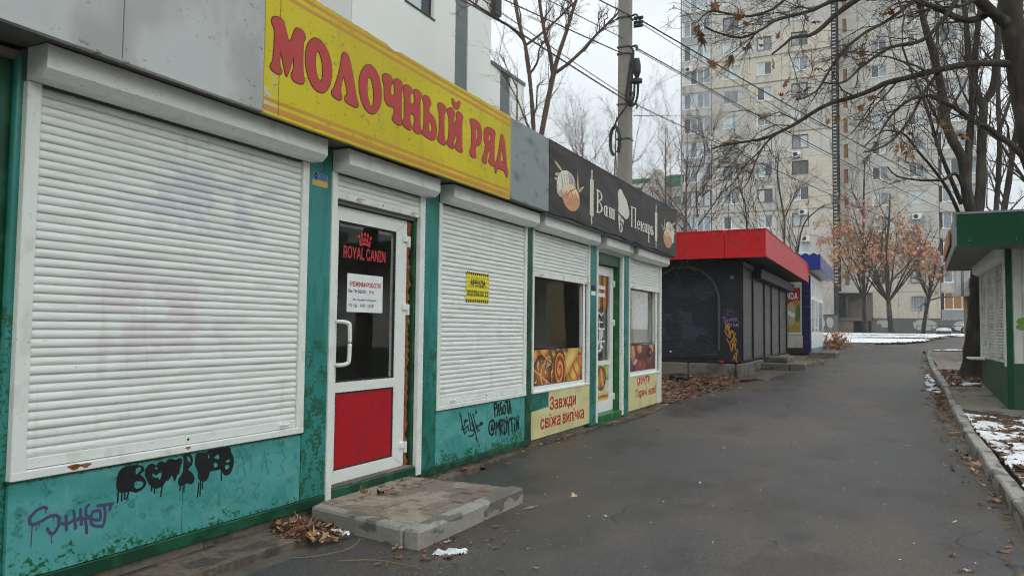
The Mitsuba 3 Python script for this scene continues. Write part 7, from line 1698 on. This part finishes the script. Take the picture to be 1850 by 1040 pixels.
def snow(name, label, poly, res, base, thr, freq, th, seed, aniso=(1, 1)):
    x0, y0, x1, y1 = poly.bounds
    xs, ys = np.arange(x0, x1 + res, res), np.arange(y0, y1 + res, res)
    X, Y = np.meshgrid(xs, ys, indexing='ij')
    pts = np.stack([X * freq * aniso[0], Y * freq * aniso[1], 0 * X + seed], -1)
    e = shapely.distance(shapely.points(X, Y), poly.boundary) * np.where(shapely.contains_xy(poly, X, Y), 1, -1)
    h = meshkit.fbm(pts, 5, seed) - thr + np.clip(e / (4 * res) - .5, -1, 0) * .5
    Z = base(X, Y) + np.clip(h * 6, -.15, 1) ** 1.0 * th
    on = h > -.025
    a, b, c, d = [np.arange(X.size).reshape(X.shape)[s] for s in ((slice(None, -1), slice(None, -1)), (slice(1, None), slice(None, -1)), (slice(1, None), slice(1, None)), (slice(None, -1), slice(1, None)))]
    ok = (on.ravel()[a] & on.ravel()[b] & on.ravel()[c] & on.ravel()[d])
    f = np.vstack([np.stack([a[ok], b[ok], c[ok]], 1), np.stack([a[ok], c[ok], d[ok]], 1)])
    kp = np.unique(f); rm = -np.ones(X.size, int); rm[kp] = np.arange(len(kp))
    v = np.stack([X.ravel(), Y.ravel(), Z.ravel()], 1)[kp]
    return lab(put('', name, mikit.ply(trimesh.Trimesh(v, rm[f], process=False), 'm_snow', True)), label, 'snow', None, 'stuff')


vb = lambda x, y: gz(y) + .06 + .05 * meshkit.fbm(np.stack([x * 2.4, y * 2.4, 0 * x], -1), 4)
snow('snow', 'thin patchy snow on the verge right of the kerb', Polygon([(.97, 5.2), (.97, 13.6), (1.75, 13.25), (3.2, 12.9), (3.2, 5)]), .018, lambda x, y: vb(x, y) + .010, 0.445, 3.0, .020, 4, (1.1, 1.3))
snow('snow', 'strip of snow along the path side of the kerb by the tree bed', Polygon([(.58, 17.4), (.88, 16.6), (.90, 18.5), (.87, 21.6), (.72, 20.8)]), .02, lambda x, y: gz(y) + .006, .46, 4.0, .018, 5, (1.5, 1))
snow('snow', 'small snow crumbs at the outer corner of the doorstep', Polygon([(-2.56, 4.0), (-2.46, 3.86), (-2.30, 4.05), (-2.30, 4.24), (-2.44, 4.08)]), .010, lambda x, y: gz(y) + .003, .52, 11.0, .022, 6)
snow('snow', 'snow left around the foot of the leaning trunk', Polygon([(1.1, 17.3), (1.7, 17.3), (1.7, 17.9), (1.05, 17.8)]), .02, lambda x, y: gz(y) + .10, .50, 6, .03, 7)
snow('snow', 'bits of snow and ice on the leaf heap beside the doorstep', Polygon([(-3.32, 3.88), (-3.08, 3.86), (-3.10, 4.06), (-3.30, 4.06)]), .010, lambda x, y: gz(y) + .03, .53, 10, .03, 8)
isl = Polygon([(-16, 38.3), (-0.5, 38.4), (0.55, 40), (1.4, 44), (2.4, 50), (3.4, 57), (4.5, 66.5), (-16, 69)])
lab(put('', 'island', mikit.ply(sheet(isl, .8, .05), 'm_soil', True)), 'soil strip between the path crossing and the far road', None, None, 'structure')
snow('snow_field', 'broad snow lying before the tower block where the rusty trees stand', isl, .22, lambda x, y: gz(y) + .07, .355, .3, .05, 9, (.6, 1.5))
snow('snow', 'snow around the well ring on the far yard', Polygon([(2.6, 62), (9, 62), (9, 75), (2.4, 75)]), .2, lambda x, y: gz(y) + .02, .42, .4, .07, 10)
snow('snow', 'snow edge of the paved forecourt far right', Polygon([(1.3, 31.2), (3.4, 32.4), (3.4, 33.6), (1.3, 32.4)]), .08, lambda x, y: gz(y) + .05, .47, 1.5, .06, 11)
n_ = 420
xy = np.c_[rg.uniform(-3.3, .8, n_), 3 + 24 * rg.uniform(0, 1, n_) ** 1.5]
ground_leaves('ice_crumbs', 'small pale crumbs of ice and straw scattered over the asphalt', xy, lambda x, y: gz(y) + .003, .008, 16, pal=[(0.55, 0.55, 0.54), (0.42, 0.36, 0.27), (0.62, 0.64, 0.66)])
# dry twigs and a dead bush
for i, (p, lb) in enumerate((([(-3.12, 3.52, .01), (-2.98, 3.66, .018), (-2.92, 3.80, .03), (-2.95, 3.92, .05)], 'thin curved twig before the leaf heap'), ([(-2.86, 3.60, .008), (-2.6, 3.72, .012), (-2.36, 3.70, .008)], 'long straw lying on the asphalt near the bottom edge'), ([(0.25, 4.6, .006), (0.27, 4.75, .01), (0.26, 4.95, .006)], 'short straw on the asphalt at the right'))):
    lab(put('', 'dry_twig', mikit.ply(tube(p, [.0028, .0018], 5, 14), 'm_brick')), lb, 'twig')
for i in range(3):
    pass
bk = thing('dry_bush', 'low dry bush with rusty leaves by the far corner of the blue kiosk', 'bush')
rg = np.random.default_rng(55)
bl = []
for i in range(26):
    a = rg.uniform(0, 6.28); d = rg.uniform(.2, .55)
    bl.append(tube([(-2.0 + .1 * math.cos(a), 34.0 + .1 * math.sin(a), .62), (-2.0 + d * .6 * math.cos(a), 34.0 + d * .6 * math.sin(a), 1.0), (-2.0 + d * math.cos(a), 34 + d * math.sin(a), 1.0 + rg.uniform(0, .35))], [.012, .005], 4, 6))
add(bk, 'stems', cat(bl), 'm_twig')
m, c = leaf_cloud(np.c_[rg.normal(-2.0, .26, 420), rg.normal(34.0, .26, 420), rg.uniform(.7, 1.35, 420)], .09, rg, OR)
stuffpart(add(bk, 'foliage', m, 'm_leaf', False, color=c))

# ------------------------------------------------------------------ the damp winter air between here and the tower block
scene['air'] = {'type': 'homogeneous', 'albedo': {'type': 'rgb', 'value': 0.95}, 'sigma_t': 0.0007}
scene['haze'] = {'type': 'cube', 'to_world': T().translate([0, 45, 22.5]).scale([140, 115, 24.5]), 'bsdf': {'type': 'null'}, 'interior': {'type': 'ref', 'id': 'air'}}
lab('haze', 'thin damp winter haze over the whole street', None, None, 'stuff')
scene['camera']['medium'] = {'type': 'ref', 'id': 'air'}
